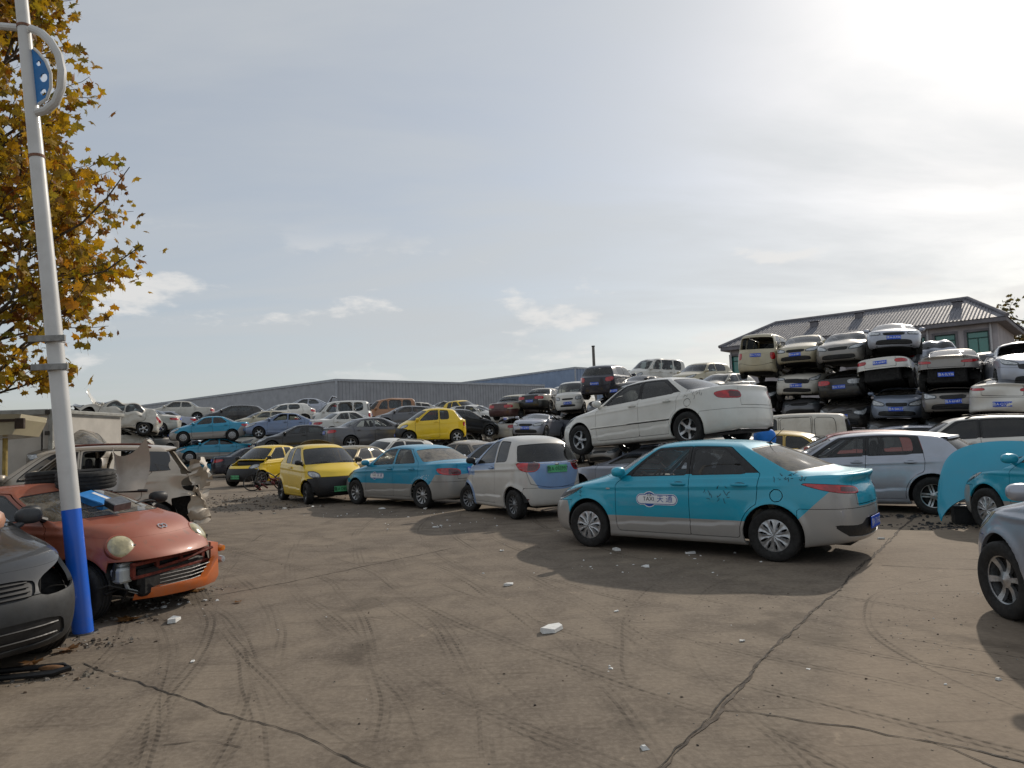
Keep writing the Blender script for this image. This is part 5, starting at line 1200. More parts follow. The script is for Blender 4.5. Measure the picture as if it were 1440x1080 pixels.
# ------------------------------------------------------------------ lamp post
def lamp_post():
    b = G(117, 890); base = Vector((b[0], b[1], 0)); root = empty('lamp_post', base); tag(root, 'leaning white lamp post with a blue painted foot', 'lamp post')
    top = Vector((-.86, .10, 7.4)); ax = lambda z: top * (z / 7.4)
    WHT = paint('post_white', '#cdcdcb', 0, .26, '#87807a', rough=.4, coat=.2, seed=7); BLU = paint('post_blue', '#0d62d6', 0, .16, '#6a6a70', coat=.2, seed=3); TAPE = simple('clamp_grey', '#8c8c8a', .6, .2, .25, 14); RUST = simple('rust_band', '#7d5a48', .8, .1, .3, 20)
    rad = lambda z: .084 - .036 * (z / 7.4)
    def seg(z0, z1, n=9, dr=0.0): return [ax(lerp(z0, z1, i / (n - 1))) for i in range(n)], [rad(lerp(z0, z1, i / (n - 1))) + dr for i in range(n)]
    MB().tube(*seg(1.09, 7.4), 24).build('shaft', WHT, root); MB().tube(*seg(0, 1.09), 24).build('painted_foot', BLU, root)
    mb = MB(); mb.lathe([(.001, .010), (.118, .010), (.122, 0)], 20); mb.build('base_plate', STEEL, root)
    for z, w in ((4.37, .012), (5.66, .012)): MB().tube(*seg(z, z + .025, 2, .006), 20).build('seam_band', RUST, root)
    for z in (2.36, 2.62):
        q = ax(z); mb = MB(); mb.tube(*seg(z - .012, z + .045, 2, .008), 20); mb.box((q.x - .165, q.y - .125, z - .012), (q.x + .165, q.y - .095, z + .045), .004); mb.build('clamp', TAPE, root)
    # ornamental hoop and blue fin towards the yard
    h = lambda z, o: ax(z + .31) + Vector((o * .97, -o * .22, 0)); mb = MB()
    hoop = [(4.50, .05), (4.51, .16), (4.57, .27), (4.70, .35), (4.86, .38), (5.02, .36), (5.16, .29), (5.27, .19), (5.33, .08)]; mb.tube([h(*q) for q in hoop], .038, 10); mb.build('hoop', WHT, root)
    fin = [(4.58, .08), (4.62, .18), (4.72, .235), (4.86, .25), (4.98, .21), (5.08, .14), (5.13, .09)]; m2 = MB(); m2.tube([h(*q) for q in fin], .014, 8); m2.build('fin_edge', WHT, root)
    # fin plate with three holes: cut in its own plane
    n_ = 40; uu, vv = np.meshgrid(np.linspace(.06, .26, n_), np.linspace(4.56, 5.15, 100)); idx = np.arange(uu.size).reshape(uu.shape); qd = np.stack([idx[:-1, :-1], idx[:-1, 1:], idx[1:, 1:], idx[1:, :-1]], -1).reshape(-1, 4); Fq = np.concatenate([qd[:, [0, 1, 2]], qd[:, [0, 2, 3]]])
    u, v = uu.ravel(), vv.ravel(); P3 = np.array([tuple(h(b_, a_)) for a_, b_ in zip(u, v)]); nn = np.array([-.22, -.97, 0]); A = np.column_stack([P3, np.repeat(nn[None], len(P3), 0), u, v, np.ones(len(u)), u, v])
    f = sdpoly(u, v, [(q[1], q[0]) for q in fin] + [(.06, 5.13), (.06, 4.58)])
    for cu, cv, rr in ((.125, 4.98, .028), (.165, 4.83, .042), (.145, 4.69, .034)): f = np.maximum(f, rr - np.hypot(u - cu, v - cv))
    A, Fq = clip(A, Fq, f); obj('blue_fin', panel_mesh('blue_fin', A, Fq, .012, 0, True), simple('fin_blue', '#1f6fb0', .5, 0, .1, 6), root)
    MB().tube([h(5.36, -.05), h(5.46, -.45), h(5.62, -.95)], .034, 10).build('bracket', WHT, root)
    MB().tube([ax(7.2) , ax(7.3) + Vector((.5, -.1, .25)), ax(7.35) + Vector((1.1, -.25, .35))], [.05, .045, .04], 10).build('lamp_arm', WHT, root)
    hd = MB(); c = ax(7.35) + Vector((1.35, -.3, .36)); hd.ell(tuple(c), (.34, .14, .07), 16, 8, 2.6); hd.build('lamp_head', TAPE, root)
lamp_post()
# ------------------------------------------------------------------ paints
TEAL = paint('taxi_teal_new', '#08a2bf', .1, .10, two=('#a3a09c', 'taxi_new')); TEAL_O = paint('taxi_teal_old', '#0793b8', .1, .14, two=('#9c9a96', 'taxi_old'), seed=2)
TEAL_P = paint('taxi_teal_plain', '#0a9fbe', .1, .10, seed=5)
WHITE_P = paint('paint_white', '#dcdad3', 0, .16); WHITE_D = paint('paint_white_dirty', '#c9c5ba', 0, .5, seed=4); CREAM = paint('paint_cream', '#b9b094', .1, .35, seed=6); BEIGE = paint('paint_beige', '#b9ad9c', .2, .42, seed=1)
EV_P = paint('paint_white_and_blue', '#cbc8c2', 0, .18, two=('#7f9fca', 'ev')); YEL = paint('paint_yellow', '#efc903', 0, .08, seed=2, rough=.4); YEL2 = paint('paint_taxi_yellow', '#cfae4a', 0, .3, seed=8)
SILVER = paint('paint_silver', '#a9aeba', .45, .18, seed=3); SILVER_W = paint('paint_silver_warm', '#8d8984', .4, .3, seed=9); GREY = paint('paint_grey', '#5e6066', .4, .3, seed=7); DGREY = paint('paint_dark_grey', '#212326', .3, .16, '#5d5852', seed=12); BLACK = paint('paint_black', '#0c0d0f', .2, .10, seed=10); BLACKM = paint('paint_black_dusty', '#121316', .2, .25, seed=11)
STEELB = paint('paint_steel_blue', '#6d80a0', .4, .28, seed=13); BLUEG = paint('paint_blue_grey', '#7e8ba0', .4, .3, seed=14); RED = paint('paint_red', '#8c2a22', .1, .25, seed=15); ORANGE = paint('paint_faded_orange', '#994a30', .05, .34, '#97745f', seed=16, worn=.5, coat=.35, rough=.45); ORANGE_B = paint('paint_bright_orange', '#d8691a', 0, .2, seed=17); MAROON = paint('paint_maroon', '#4a1f20', .2, .3, seed=18); BROWNB = paint('paint_primer_salmon', '#c58a6c', 0, .3, seed=19); DNAVY = paint('paint_navy', '#141b2e', .3, .14, seed=20); OLIVE = paint('paint_olive_gold', '#8a7a4c', .3, .35, seed=21)
G1 = 'cars standing on the yard floor'; G2 = 'cars stacked in the rows behind'; G3 = 'cars stacked in front of the house'
BK = dict(frame=BLACKP)

# ------------------------------------------------------------------ near cars
# teal and silver taxi in the middle of the picture
root, md, T = car('taxi', 'fastback', 'teal and silver saloon taxi, nearest and largest, casting its shadow on the open yard', (2.56, 10.08, 0), 141.8, TEAL, 0, rim=('cover', 10), mats=dict(frame=BLACKP, glass_s=GLASS_D, winlf=GLASS_C, winrf=GLASS_C, glass_f=GLASS_C, glass_r=GLASS_DUST_GLARE, headlight_in=STEEL, seat=SEATL, handle=TEAL_P), cat='taxi', group='teal taxis', text='鲁A·T1642')
taxi_sign(T, md['doorlf'], 1, .28, .70); scribble(T, md['doorlr'], 1, -.62, .80, .34, .14, 3); scribble(T, md['body'], 1, -1.52, 1.02, .40, .10, 4, n=4); scribble(T, md['body'], 1, 1.55, .78, .36, .10, 8, n=3)
mb = MB(); q = T['ev']([15.999], [8.95])[0]; mb.ell((q[0] + .03, 0, q[2] + .012), (.05, .03, .016), 12, 6); mb.tube([(q[0] + .03, 0, q[2] + .02), (q[0] - .17, 0, q[2] + .20)], [.007, .003], 6); mb.build('antenna', BLACKP, root)
mb = MB(); q = on_side(T, .96, .83, 1, .0); mb.ell((.96, q.y + .002, .83), (.035, .008, .012), 10, 6); mb.build('side_repeater', LENS_CLR, root)

# second taxi
root, md, T = car('taxi', 'notch', 'older teal and silver saloon taxi parked between the yellow car and the white electric car', (-2.57, 17.99, 0), 138, TEAL_O, 0, rim=('thin', 10), mats=dict(glass_s=GLASS_C, glass_f=GLASS_C, glass_r=GLASS_DUST_GLARE, seat=SEATL, headlight_in=STEEL), cat='taxi', group='teal taxis', text='鲁A·TC031')
taxi_sign(T, md['doorlf'], 1, .42, .74, .9); scribble(T, md['body'], 1, -1.42, .72, .3, .08, 5, WHITE, 2)

# small white and blue electric hatchback
root, md, T = car('electric_car', 'ev', 'small white and pale blue two door electric hatchback with a green plate', (.08, 15.05, 0), 119, EV_P, 0, rim=('thin', 12), rim_m=ALLOYD, mats=dict(glass_s=GLASS_D, glass_r=GLASS_D, mirror=BLACKP, seal=BLACKP), plates=(PLATE_G, PRINT_BLACK), text='鲁A·05S997', steer=18, group='small electric cars')
p = TYPES['ev']
mb = MB(); rw_ = T['full']; sel = rw_[(rw_[:, 6] > 11) & (np.abs(rw_[:, 2] - 1.06) < .03)]
pts = [tuple(sel[np.argmin((sel[:, 1] - yy) ** 2)][:3] + np.array([-.006, 0, 0])) for yy in np.linspace(-.42, .42, 9)]; mb.tube(pts, .010, 6); mb.build('chrome_strip', CHROME, root)
mb = MB(); mb.ell((pts[4][0] - .006, 0, pts[4][2]), (.010, .045, .03), 14, 8); mb.build('badge', CHROME, root)

# yellow two door cars
LB = ('lower_black',)
root, md, T = car('electric_car', 'mini', 'bright yellow two door mini car with a black nose, whole and parked facing right', (-5.45, 20.05, 0), -55, YEL, 0, opts=LB, rim=('five', 5), rim_m=ALLOYD, mats=dict(mirror=BLACKP, glass_s=GLASS_D), plates=(PLATE_G, PRINT_BLACK), group='yellow mini cars', text='鲁A·D8206', steer=-8)
root, md, T = car('electric_car', 'mini', 'yellow two door mini car with a crumpled bonnet beside a heap of bicycle scrap', (X(372, 28.4), 28.6, 0), -116, YEL, 0, opts=LB + ('no_hood', 'engine'), rim=('five', 5), rim_m=ALLOYD, mats=dict(mirror=BLACKP, glass_s=GLASS), plates=(PLATE_G, PRINT_BLACK), group='yellow mini cars', text='鲁A·D3158')

# white saloon lying on top of a wreck
root, md, T = car('saloon_car', 'executive', 'white saloon perched nose down on top of a wreck behind the taxi', (3.02, 15.05, 1.20), 130, WHITE_P, 0, pitch=-3.4, roll=1.0, rim=('five', 5), mats=dict(winlf=GLASS_C, winlr=GLASS, taillight=LENS_RED, headlight_in=STEEL, frame=BLACKP), plates=None, group='saloons on the wreck pile')
scribble(T, md['body'], 1, -1.62, 1.0, .42, .16, 14, n=3)
mb = MB()
pts = [on_side(T, x, .545 + .01 * (x < 0), 1, .006) for x in np.linspace(1.05, -1.05, 24)]; mb.tube(pts, .013, 6); mb.build('rubbing_strip', WHITE_P, root)
pts = [on_side(T, x, .535, 1, .003) for x in np.linspace(1.05, -1.05, 24)]; MB().tube(pts, .009, 5).build('rubbing_strip_gap', BLACKP, root)
root, md, T = car('wrecked_car', 'executive', 'silver wreck with its engine bare, crushed under the white saloon', (2.95, 15.05, 0), 128, SILVER, 1, crush=.58, crumple=(.010, 4), opts=('no_hood', 'no_front_bumper', 'engine', 'no_head_l', 'no_windscreen', 'no_mirrors'), mats=dict(glass_s=GLASS_D), plates=None, no_wheels=(0,), group='saloons on the wreck pile', cat='wrecked car')

# silver five door hatchback and the cars beyond it
root, md, T = car('hatchback_car', 'hatch', 'silver five door hatchback with multi spoke alloys behind the taxi tail', (6.66, 13.80, 0), 143, SILVER, 0, rim=('twin', 5), mats=dict(frame=BLACKP, glass_s=GLASS_C, glass_r=GLASS_DUST, glass_f=GLASS_C), group=G1, plates=None)
mb = MB(); sp_ = T['ev'](np.linspace(16, 11.2, 9), np.full(9, 8.72)); top_ = T['ev'](np.linspace(16, 11.2, 9), np.full(9, 8.98)); V = []
for sgn in (1, -1):
    for a, b in zip(sp_, top_): pass
Vs = [(a[0] - .06, a[1] * s, a[2] - .0) for s in (1,) for a in sp_[::-1]] + [(a[0] - .06, -a[1], a[2]) for a in sp_[1:]]; Vt = [(a[0] + .02, a[1], a[2] + .012) for a in top_[::-1]] + [(a[0] + .02, -a[1], a[2] + .012) for a in top_[1:]]; n_ = len(Vs)
mb.add(Vs + Vt + [(v[0] + .012, v[1], v[2] + .035) for v in Vs], [(i, i + 1, 2 * n_ + i + 1, 2 * n_ + i) for i in range(n_ - 1)] + [(2 * n_ + i, 2 * n_ + i + 1, n_ + i + 1, n_ + i) for i in range(n_ - 1)] + [(i + 1, i, n_ + i, n_ + i + 1) for i in range(n_ - 1)]); mb.build('roof_spoiler', SILVER, root)
root, md, T = car('sport_utility_car', 'suv', 'white sport utility with dark glass and a scrawl on its flank, right of the hatchback', (X(1360, 17.4), 17.4, .0), 148, WHITE_P, 0, rim=('thin', 7), mats=dict(frame=BLACKP, glass_s=GLASS_D, glass_r=GLASS_DUST), opts=('roof_rails',), group=G1, plates=None)
scribble(T, md['body'], 1, -1.62, 1.10, .3, .10, 24, n=3)
car('hatchback_car', 'hatch', 'dark red hatchback seen as a roof between the taxi and the silver hatchback', (X(1205, 16.8), 17.2, 0), 146, RED, 1, mats=dict(frame=BLACKP, glass_s=GLASS_D), group=G1)
car('taxi', 'notch', 'dull yellow saloon with faded roof behind the teal taxi antenna', (X(1112, 18.6), 19.6, 0), 152, YEL2, 1, mats=dict(glass_s=GLASS_D), group=G1, crush=.96)
car('minivan', 'van', 'plain white panel microvan parked below the stacked cars', (X(1108, 22.2), 22.4, .1), 156, WHITE_D, 1, mats=dict(winlr=WHITE_D, winlq=WHITE_D, winlf=GLASS_D), group='microvans', cat='van')
car('hatchback_car', 'hatch', 'pale silver-blue hatchback roof beyond the white sport utility', (X(1262, 20.6), 20.8, .05), 150, SILVER, 1, mats=dict(frame=BLACKP, glass_s=GLASS_D), group=G1)
car('saloon_car', 'notch', 'white saloon with a broken screen half hidden behind the taxi roof', (X(1048, 15.4), 17.6, 0), 140, WHITE_D, 1, crush=.92, crumple=(.012, 9), opts=('no_mirrors',), mats=dict(glass_r=GLASS_DUST), group=G1)
car('saloon_car', 'boxy', 'white boxy saloon tail showing left of the pale hatchback', (X(1205, 22.5), 22.6, 0), 150, WHITE_D, 2, group=G1)

# right foreground: silver saloon cut by the frame, teal taxi behind it and a loose bonnet
car('saloon_car', 'notch', 'silver saloon cut off by the right edge of the frame', (4.58, 4.52, 0), 83, SILVER, 0, rim=('five', 6), steer=6, mats=dict(headlight=LENS_YEL, headlight_in=LENS_CLR), group=G1)
root, md, T = car('taxi', 'fastback', 'teal taxi without its bonnet at the right edge behind the silver saloon', (7.72, 9.12, 0), 96, TEAL, 0, opts=('no_hood', 'engine'), plates=None, rim=('cover', 10), mats=dict(frame=BLACKP, glass_s=GLASS), cat='taxi', group='teal taxis', text=None)
taxi_sign(T, md['doorlf'], 1, .30, .72)

# left foreground
root, md, T = car('saloon_car', 'notch', 'dark grey saloon with a missing headlamp at the left edge of the frame', (-5.38, 5.90, 0), -30, DGREY, 0, opts=('no_head_l', 'engine'), rim=('cover', 8), plates=None, mats=dict(grille_bar=BLACKP, mirror=simple('mirror_grey', '#3c3e40', .5, 0, .2, 10), bumper=simple('bumper_plastic', '#26282a', .55, 0, .25, 8)), group=G1)
root, md, T = car('city_car', 'bubble', 'faded orange round-eyed city car with its front bumper torn off', (-5.055, 7.75, 0), -16, ORANGE, 0, crush=.58, opts=('no_front_bumper', 'engine'), rim=('cover', 8), rim_m=STEEL, mats=dict(glass_f=GLASS_DUST, mirror=BLACKP, glass_s=GLASS), plates=None, group=G1, no_wheels=())
def dress_city_car(root, T):
    full = T['full']; p = T['p']; xf = p['wb'] / 2 + p['foh']
    for sg in (1, -1):           # round lamps standing proud
        sel = full[(full[:, 6] < 5) & (full[:, 1] * sg > .3)]; q = sel[np.argmin((sel[:, 1] - sg * .52) ** 2 + (sel[:, 2] - .69) ** 2)]
        n = Vector((q[3] * 1.2, q[4] * .7, q[5] * .6 + .1)).normalized(); M = Matrix.Translation(Vector(q[:3]) - n * .01) @ n.to_track_quat('Z', 'Y').to_matrix().to_4x4()
        mb = MB(); mb.lathe([(.138, -.05), (.142, .0), (.132, .012), (.122, .012)], 28); mb.v = [tuple(M @ Vector(v)) for v in mb.v]; ring_ = mb.build('headlight', ORANGE, root)
        mb = MB(); mb.lathe([(.124, .006), (.11, .026), (.08, .040), (.03, .047), (.0005, .048)], 28); mb.v = [tuple(M @ Vector(v)) for v in mb.v]; mb.build('headlight_lens', LENS_YEL, ring_)
    mb = MB(); mb.box((xf - .20, -.52, .50), (xf - .16, .52, .535), .006); mb.box((xf - .19, -.52, .38), (xf - .15, .52, .41), .006)
    for y in (-.5, -.2, .12, .44): mb.box((xf - .195, y - .02, .41), (xf - .165, y + .02, .50))
    mb.tube([(xf - .17, -.2, .44), (xf - .12, .12, .47), (xf - .10, .50, .53)], .016, 6); mb.build('bumper_beam', simple('rusty_red', '#6e2c1e', .8, .1, .4, 14), root)
    # what is left of the bumper: lower lip and the corner on the far side
    mb = MB(); pts = []
    ring_ = [(xf - .26, -.42), (xf - .10, -.22), (xf - .02, 0), (xf, .25), (xf - .05, .48), (xf - .16, .62), (xf - .36, .715)]
    lo = [(x, y, .17) for x, y in ring_]; mid = [(x + .035, y * 1.02, .235) for x, y in ring_]; up = [(x + .03, y * 1.02, .27 if y < .3 else (.42 if y < .5 else .56)) for x, y in ring_]; inn = [(x - .04, y * .97, u[2] + .005) for (x, y), u in zip(ring_, up)]
    n_ = len(ring_); mb.add(lo + mid + up + inn, [(j * n_ + i, j * n_ + i + 1, (j + 1) * n_ + i + 1, (j + 1) * n_ + i) for j in range(3) for i in range(n_ - 1)]); b_ = mb.build('torn_bumper', ORANGE_B, root, True, 60)
    mb = MB()
    for k in range(4): mb.tube([(xf - .10, -.25, .27 + k * .035), (xf - .03, .10, .275 + k * .035), (xf - .07, .44, .28 + k * .035)], .006, 5)
    mb.build('lower_grille', STEEL, b_)
    for z in (.50, .38): MB().lathe([(.001, .05), (.03, .045), (.042, .0)], 16, 'x', (xf - .11, .635, z)).build('fog_lamp', LENS_AMB if z > .45 else LENS_CLR, b_)
    mb = MB(); mb.box((xf - .34, -.62, .36), (xf - .20, -.46, .50), .02); mb.box((xf - .32, -.58, .50), (xf - .24, -.40, .54), .015); mb.tube([(xf - .27, -.5, .36), (xf - .25, -.48, .28), (xf - .2, -.4, .24)], .02, 7); mb.build('washer_bottle', simple('bottle_plastic', '#b3b7b4', .5, 0, .1, 12), root)
    mb = MB(); rg = random.Random(3)
    for _ in range(26):
        a = Vector((xf - rg.uniform(.14, .4), rg.uniform(-.66, .5), rg.uniform(.22, .62))); mb.tube([a, a + Vector((rg.uniform(-.05, .12), rg.uniform(-.15, .15), rg.uniform(-.12, .06))), a + Vector((rg.uniform(-.1, .05), rg.uniform(-.25, .25), rg.uniform(-.15, .1)))], rg.uniform(.006, .016), 5)
    mb.box((xf - .36, -.50, .22), (xf - .26, .46, .60), .02); mb.build('radiator_and_hoses', MATS['engine_dark'], root)
    mb = MB(); mb.ell((xf - .34, .02, .545), (.10, .22, .06), 14, 8, 2.6); mb.build('intake_pipe', BLACKP, root)
    h = side_bvh(T).ray_cast(Vector((xf - .30, 0, 3)), Vector((0, 0, -1))); c, n = h[0], h[1]; n = n if n.z > 0 else -n; M = Matrix.Translation(c + n * .004) @ n.to_track_quat('Z', 'X').to_matrix().to_4x4(); mb = MB()
    for y in (-.026, .026): mb.lathe([(.029, 0), (.032, .004), (.021, .004), (.022, 0)], 20, 'z', (0, y, 0))
    mb.v = [tuple(M @ Vector(v)) for v in mb.v]; mb.build('bonnet_badge', CHROME, root)
dress_city_car(root, T)

# beige sport utility wreck behind the orange car
root, md, T = car('wrecked_car', 'suv', 'beige sport utility wreck with broken windows and a torn tail', (-7.72, 12.5, .0), 200, BEIGE, 0, crumple=(.035, 8, -1, 1.5), opts=('roof_rails', 'no_glass_lr', 'no_glass_lf', 'no_glass_rr', 'no_rear_glass', 'no_rear_bumper', 'no_lid', 'no_windscreen'), rim=('five', 6), mats=dict(seal=BLACKP, taillight='none', taillight_in='none', rail=simple('rail_rust', '#6b3a2e', .7, .1, .3, 8)), plates=None, group='wrecks at the left', cat='wrecked car')
mb = MB(); rg = random.Random(4)
n_, m_ = 6, 22; V = []
for j in range(m_):
    z = .28 + 1.12 * j / (m_ - 1)
    for i in range(n_): V.append((-1.93 - .055 * i + rg.uniform(-.025, .025) - .05 * math.sin(z * 9 + i), .78 - .05 * i + rg.uniform(-.035, .035) + .05 * math.sin(z * 13 + i * 1.3), z + rg.uniform(-.03, .03)))
mb.add(V, [(j * n_ + i, j * n_ + i + 1, (j + 1) * n_ + i + 1, (j + 1) * n_ + i) for j in range(m_ - 1) for i in range(n_ - 1) if rg.random() > .08])
mb.build('torn_metal', BEIGE, root, True, 40)
pl = [on_side(T, x, z, 1, .012) for z in (.30, .55) for x in np.linspace(-1.75, -1.0, 6)]
mb = MB(); a_ = T['ev'](np.linspace(9.3, 11.4, 10), np.full(10, 7.15)); b_ = T['ev'](np.linspace(9.3, 11.4, 10), np.full(10, 8.75)); n_ = 10
mb.add([tuple(v + np.array([0, .012, 0])) for v in a_] + [tuple((v + w) / 2 + np.array([0, .03, 0])) for v, w in zip(a_, b_)] + [tuple(v + np.array([0, .012, 0])) for v in b_], [(j * n_ + i, j * n_ + i + 1, (j + 1) * n_ + i + 1, (j + 1) * n_ + i) for j in range(2) for i in range(n_ - 1)]); mb.build('quarter_glass', simple('privacy_glass', '#0d1018', .08, 0, .1, 4, coat=1.0), root)

# wrecks between the tree and the rows
car('wrecked_car', 'hatch', 'dusty grey hatchback wreck with a shattered screen beside the truck box', (X(95, 18.5), 18.6, .78), -60, paint('paint_dust_brown', '#6f675c', .1, .7, seed=30), 1, crush=.8, crumple=(.03, 11), opts=('no_mirrors', 'no_head_l'), mats=dict(glass_f=GLASS_DUST), plates=None, no_wheels=(0, 1), group='wrecks at the left', cat='wrecked car')
car('wrecked_car', 'hatch', 'flattened dark wreck underneath the dusty hatchback', (X(92, 18.5), 18.7, 0), -58, BLACKM, 2, crush=.15, crumple=(.02, 12), opts=('no_mirrors',), plates=None, group='wrecks at the left', cat='wrecked car')
car('saloon_car', 'boxy', 'dark blue saloon with a dull roof between the orange car and the truck box', (-9.0, 10.25, 0), 186, DNAVY, 1, mats=dict(glass_s=GLASS_D), group='wrecks at the left')

# ------------------------------------------------------------------ stacks in front of the house
def stack_car(name, kind, label, px, py, Y, yaw, pm, gc=.2, **kw):
    z = Z(px, py, Y) - TYPES[kind]['gc'] - .02; x = X(px + (14 if kw.get('group') == G3 else 0), Y)
    kw.setdefault('roll', rnd.uniform(-2.6, 2.6)); kw.setdefault('pitch', rnd.uniform(-1.5, 2.0))
    return car(name, kind, label, (x, Y, z), yaw + rnd.uniform(-3, 3), pm, **kw)
ON = dict(lod=1, group=G3)
FY = -126; RY = FY + 180
stack_car('minivan', 'van', 'beige microvan with a broken rear window on top of the leftmost house stack', 1072, 528, 30.4, RY + 2, CREAM, opts=('no_rear_glass',), cat='van', **ON)
stack_car('saloon_car', 'notch', 'black saloon with a bright lamp beneath the beige microvan', 1070, 574, 30.4, FY, BLACK, crush=.72, crumple=(.012, 21), **ON)
stack_car('saloon_car', 'notch', 'champagne saloon facing out on top of the second house stack', 1126, 515, 29.2, FY, CREAM, mats=dict(seat=SEATL, glass_f=GLASS_C), **ON)
stack_car('sport_utility_car', 'suv', 'white jeep with a boxy grille squeezed under the champagne saloon', 1127, 556, 29.2, FY, WHITE_D, crush=.45, crumple=(.01, 22), **ON)
stack_car('saloon_car', 'hatch', 'silver car with a holed screen on top of the third house stack', 1188, 512, 27.8, FY + 2, SILVER_W, crumple=(.008, 23), mats=dict(glass_f=GLASS_C), plates=None, **ON)
stack_car('saloon_car', 'boxy', 'black saloon tail with one white lamp under the silver car with the holed screen', 1187, 560, 27.8, RY, BLACK, crush=.7, mats=dict(taillightr=LENS_CLR), **ON)
stack_car('saloon_car', 'executive', 'silver saloon with twin kidney grille tilted on top of the fourth house stack', 1250, 502, 26.6, FY + 6, SILVER, pitch=5, roll=-3, crush=.9, **ON)
stack_car('hatchback_car', 'executive', 'white saloon tail with a low bumper gap under the kidney grille car', 1250, 549, 26.4, RY - 2, WHITE_P, pitch=-6, opts=('no_rear_bumper',), crush=.75, **ON)
stack_car('saloon_car', 'notch', 'blue-grey saloon front at the foot of the fourth house stack', 1256, 588, 25.4, FY, BLUEG, crush=.6, crumple=(.015, 24), **ON)
stack_car('saloon_car', 'notch', 'black saloon front with a blue plate at the foot of the third house stack', 1186, 598, 26.8, FY + 3, BLACKM, crush=.6, crumple=(.015, 25), **ON)
stack_car('hatchback_car', 'hatch', 'silver hatchback tail behind the grey saloon, under the house windows', 1308, 527, 27.6, RY, SILVER, crumple=(.012, 26), **ON)
stack_car('saloon_car', 'fastback', 'warm grey saloon tail with red lamps on top of the fifth house stack', 1335, 548, 23.8, RY - 4, SILVER_W, pitch=-4, opts=('no_rear_bumper',), mats=dict(taillight_in=LENS_RED), **ON)
stack_car('saloon_car', 'executive', 'silver saloon front with lamps askew under the warm grey saloon', 1333, 582, 23.6, FY, SILVER_W, crush=.6, crumple=(.02, 27), opts=('no_hood', 'engine'), **ON)
stack_car('sport_utility_car', 'suv', 'silver sport utility facing out on top of the rightmost stack', 1430, 546, 21.4, FY + 8, SILVER, roll=-4, crush=.86, crumple=(.012, 28), opts=('no_windscreen',), **ON)
stack_car('saloon_car', 'fastback', 'white saloon with its boot sprung open under the silver sport utility', 1416, 580, 21.0, RY - 6, WHITE_P, crush=.62, crumple=(.012, 29), **ON)
stack_car('saloon_car', 'hatch', 'white car turned away behind the gap left of the silver sport utility', 1376, 545, 26.4, RY, WHITE_D, **ON)
# flattened cars that carry the stacks
for i, (px, Y, top, pm, lb) in enumerate(((1072, 30.4, 574, WHITE_D, 'flattened white hulk under the black saloon below the beige microvan'), (1130, 29.2, 556, BLACKM, 'flattened black hulk under the white jeep'), (1250, 25.4, 588, GREY, 'flattened grey hulk under the blue-grey saloon front'), (1186, 26.8, 598, BLACKM, 'flattened black hulk under the black blue-plated saloon'),
                                         (1333, 23.7, 582, BLACKM, 'flattened black hulk under the silver saloon with lamps askew'), (1416, 21.0, 580, GREY, 'flattened grey hulk under the white saloon with the open boot'), (1308, 27.6, 527, GREY, 'grey hulk holding up the silver hatchback tail'), (1376, 26.4, 545, WHITE_D, 'white hulk holding up the car turned away'))):
    zt = Z(px, top, Y) - .2; n = max(1, int(round(zt / 1.0))); i2 = i % 2
    for k in range(n):
        h = zt / n
        lbl = lb if k == n - 1 else lb.replace('hulk', 'hulk ' + ('at ground level', 'one layer up', 'two layers up')[k])
        car('flattened_car', 'notch', lbl, (X(px + 14, Y), Y, k * h), (FY if (i + k) % 2 else RY), (pm, BLACKM, GREY)[k % 3], lod=2, crush=max(.06, round((h - .90) / .5, 1)), crumple=(.012, 40 + i2), opts=('no_mirrors',), plates=None, group='flattened cars under the stacks', cat='flattened car', no_wheels=(0, 1, 2, 3) if h < .9 else ())

# ------------------------------------------------------------------ middle stacks, about forty metres away
MD = dict(lod=1, group=G2)
stack_car('saloon_car', 'boxy', 'dark red and cream boxy saloon tail up on the middle pile', 730, 585, 41, 60, MAROON, mats=dict(body=CREAM, glass_r=GLASS), pitch=2, plates=None, **MD)
stack_car('saloon_car', 'boxy', 'black saloon tail with a white roof right of the dark red saloon', 769, 576, 41, 66, BLACK, mats=dict(body=WHITE_D), **MD)
stack_car('minivan', 'van', 'white microvan facing out left of the dark sport utility', 811, 579, 39, -108, WHITE_P, cat='van', mats=dict(glass_f=GLASS), **MD)
stack_car('sport_utility_car', 'suv', 'dark blue-black sport utility tail above the white saloon bonnet', 862, 554, 36, 62, DNAVY, pitch=3, **MD)
stack_car('minivan', 'van', 'white microvan lying high behind the white saloon roof', 925, 542, 44, -150, WHITE_P, cat='van', crumple=(.015, 31), **MD)
stack_car('saloon_car', 'hatch', 'black hatchback wedged under the high white microvan', 905, 560, 35, -140, BLACKM, crush=.7, **MD)
stack_car('minivan', 'suv', 'cream four wheel drive far behind the white saloon boot', 990, 546, 40, -140, CREAM, **MD)
stack_car('hatchback_car', 'hatch', 'white hatchback with a bent roof beside the cream four wheel drive', 1018, 562, 34, -140, WHITE_D, crumple=(.015, 32), **MD)
stack_car('saloon_car', 'notch', 'silver saloon front beneath the black saloon with a white roof', 757, 612, 36, -112, SILVER, crush=.6, **MD)
stack_car('saloon_car', 'notch', 'white saloon behind the microvan at the foot of the blue warehouse', 795, 570, 47, -120, WHITE_P, **MD)
stack_car('hatchback_car', 'hatch', 'white hatchback with open door left of the dark red saloon', 668, 598, 44, -30, WHITE_P, crumple=(.012, 33), **MD)
stack_car('saloon_car', 'mini', 'yellow and black mini car far behind, left of the white hatchback', 651, 590, 50, -40, YEL, opts=LB, **MD)
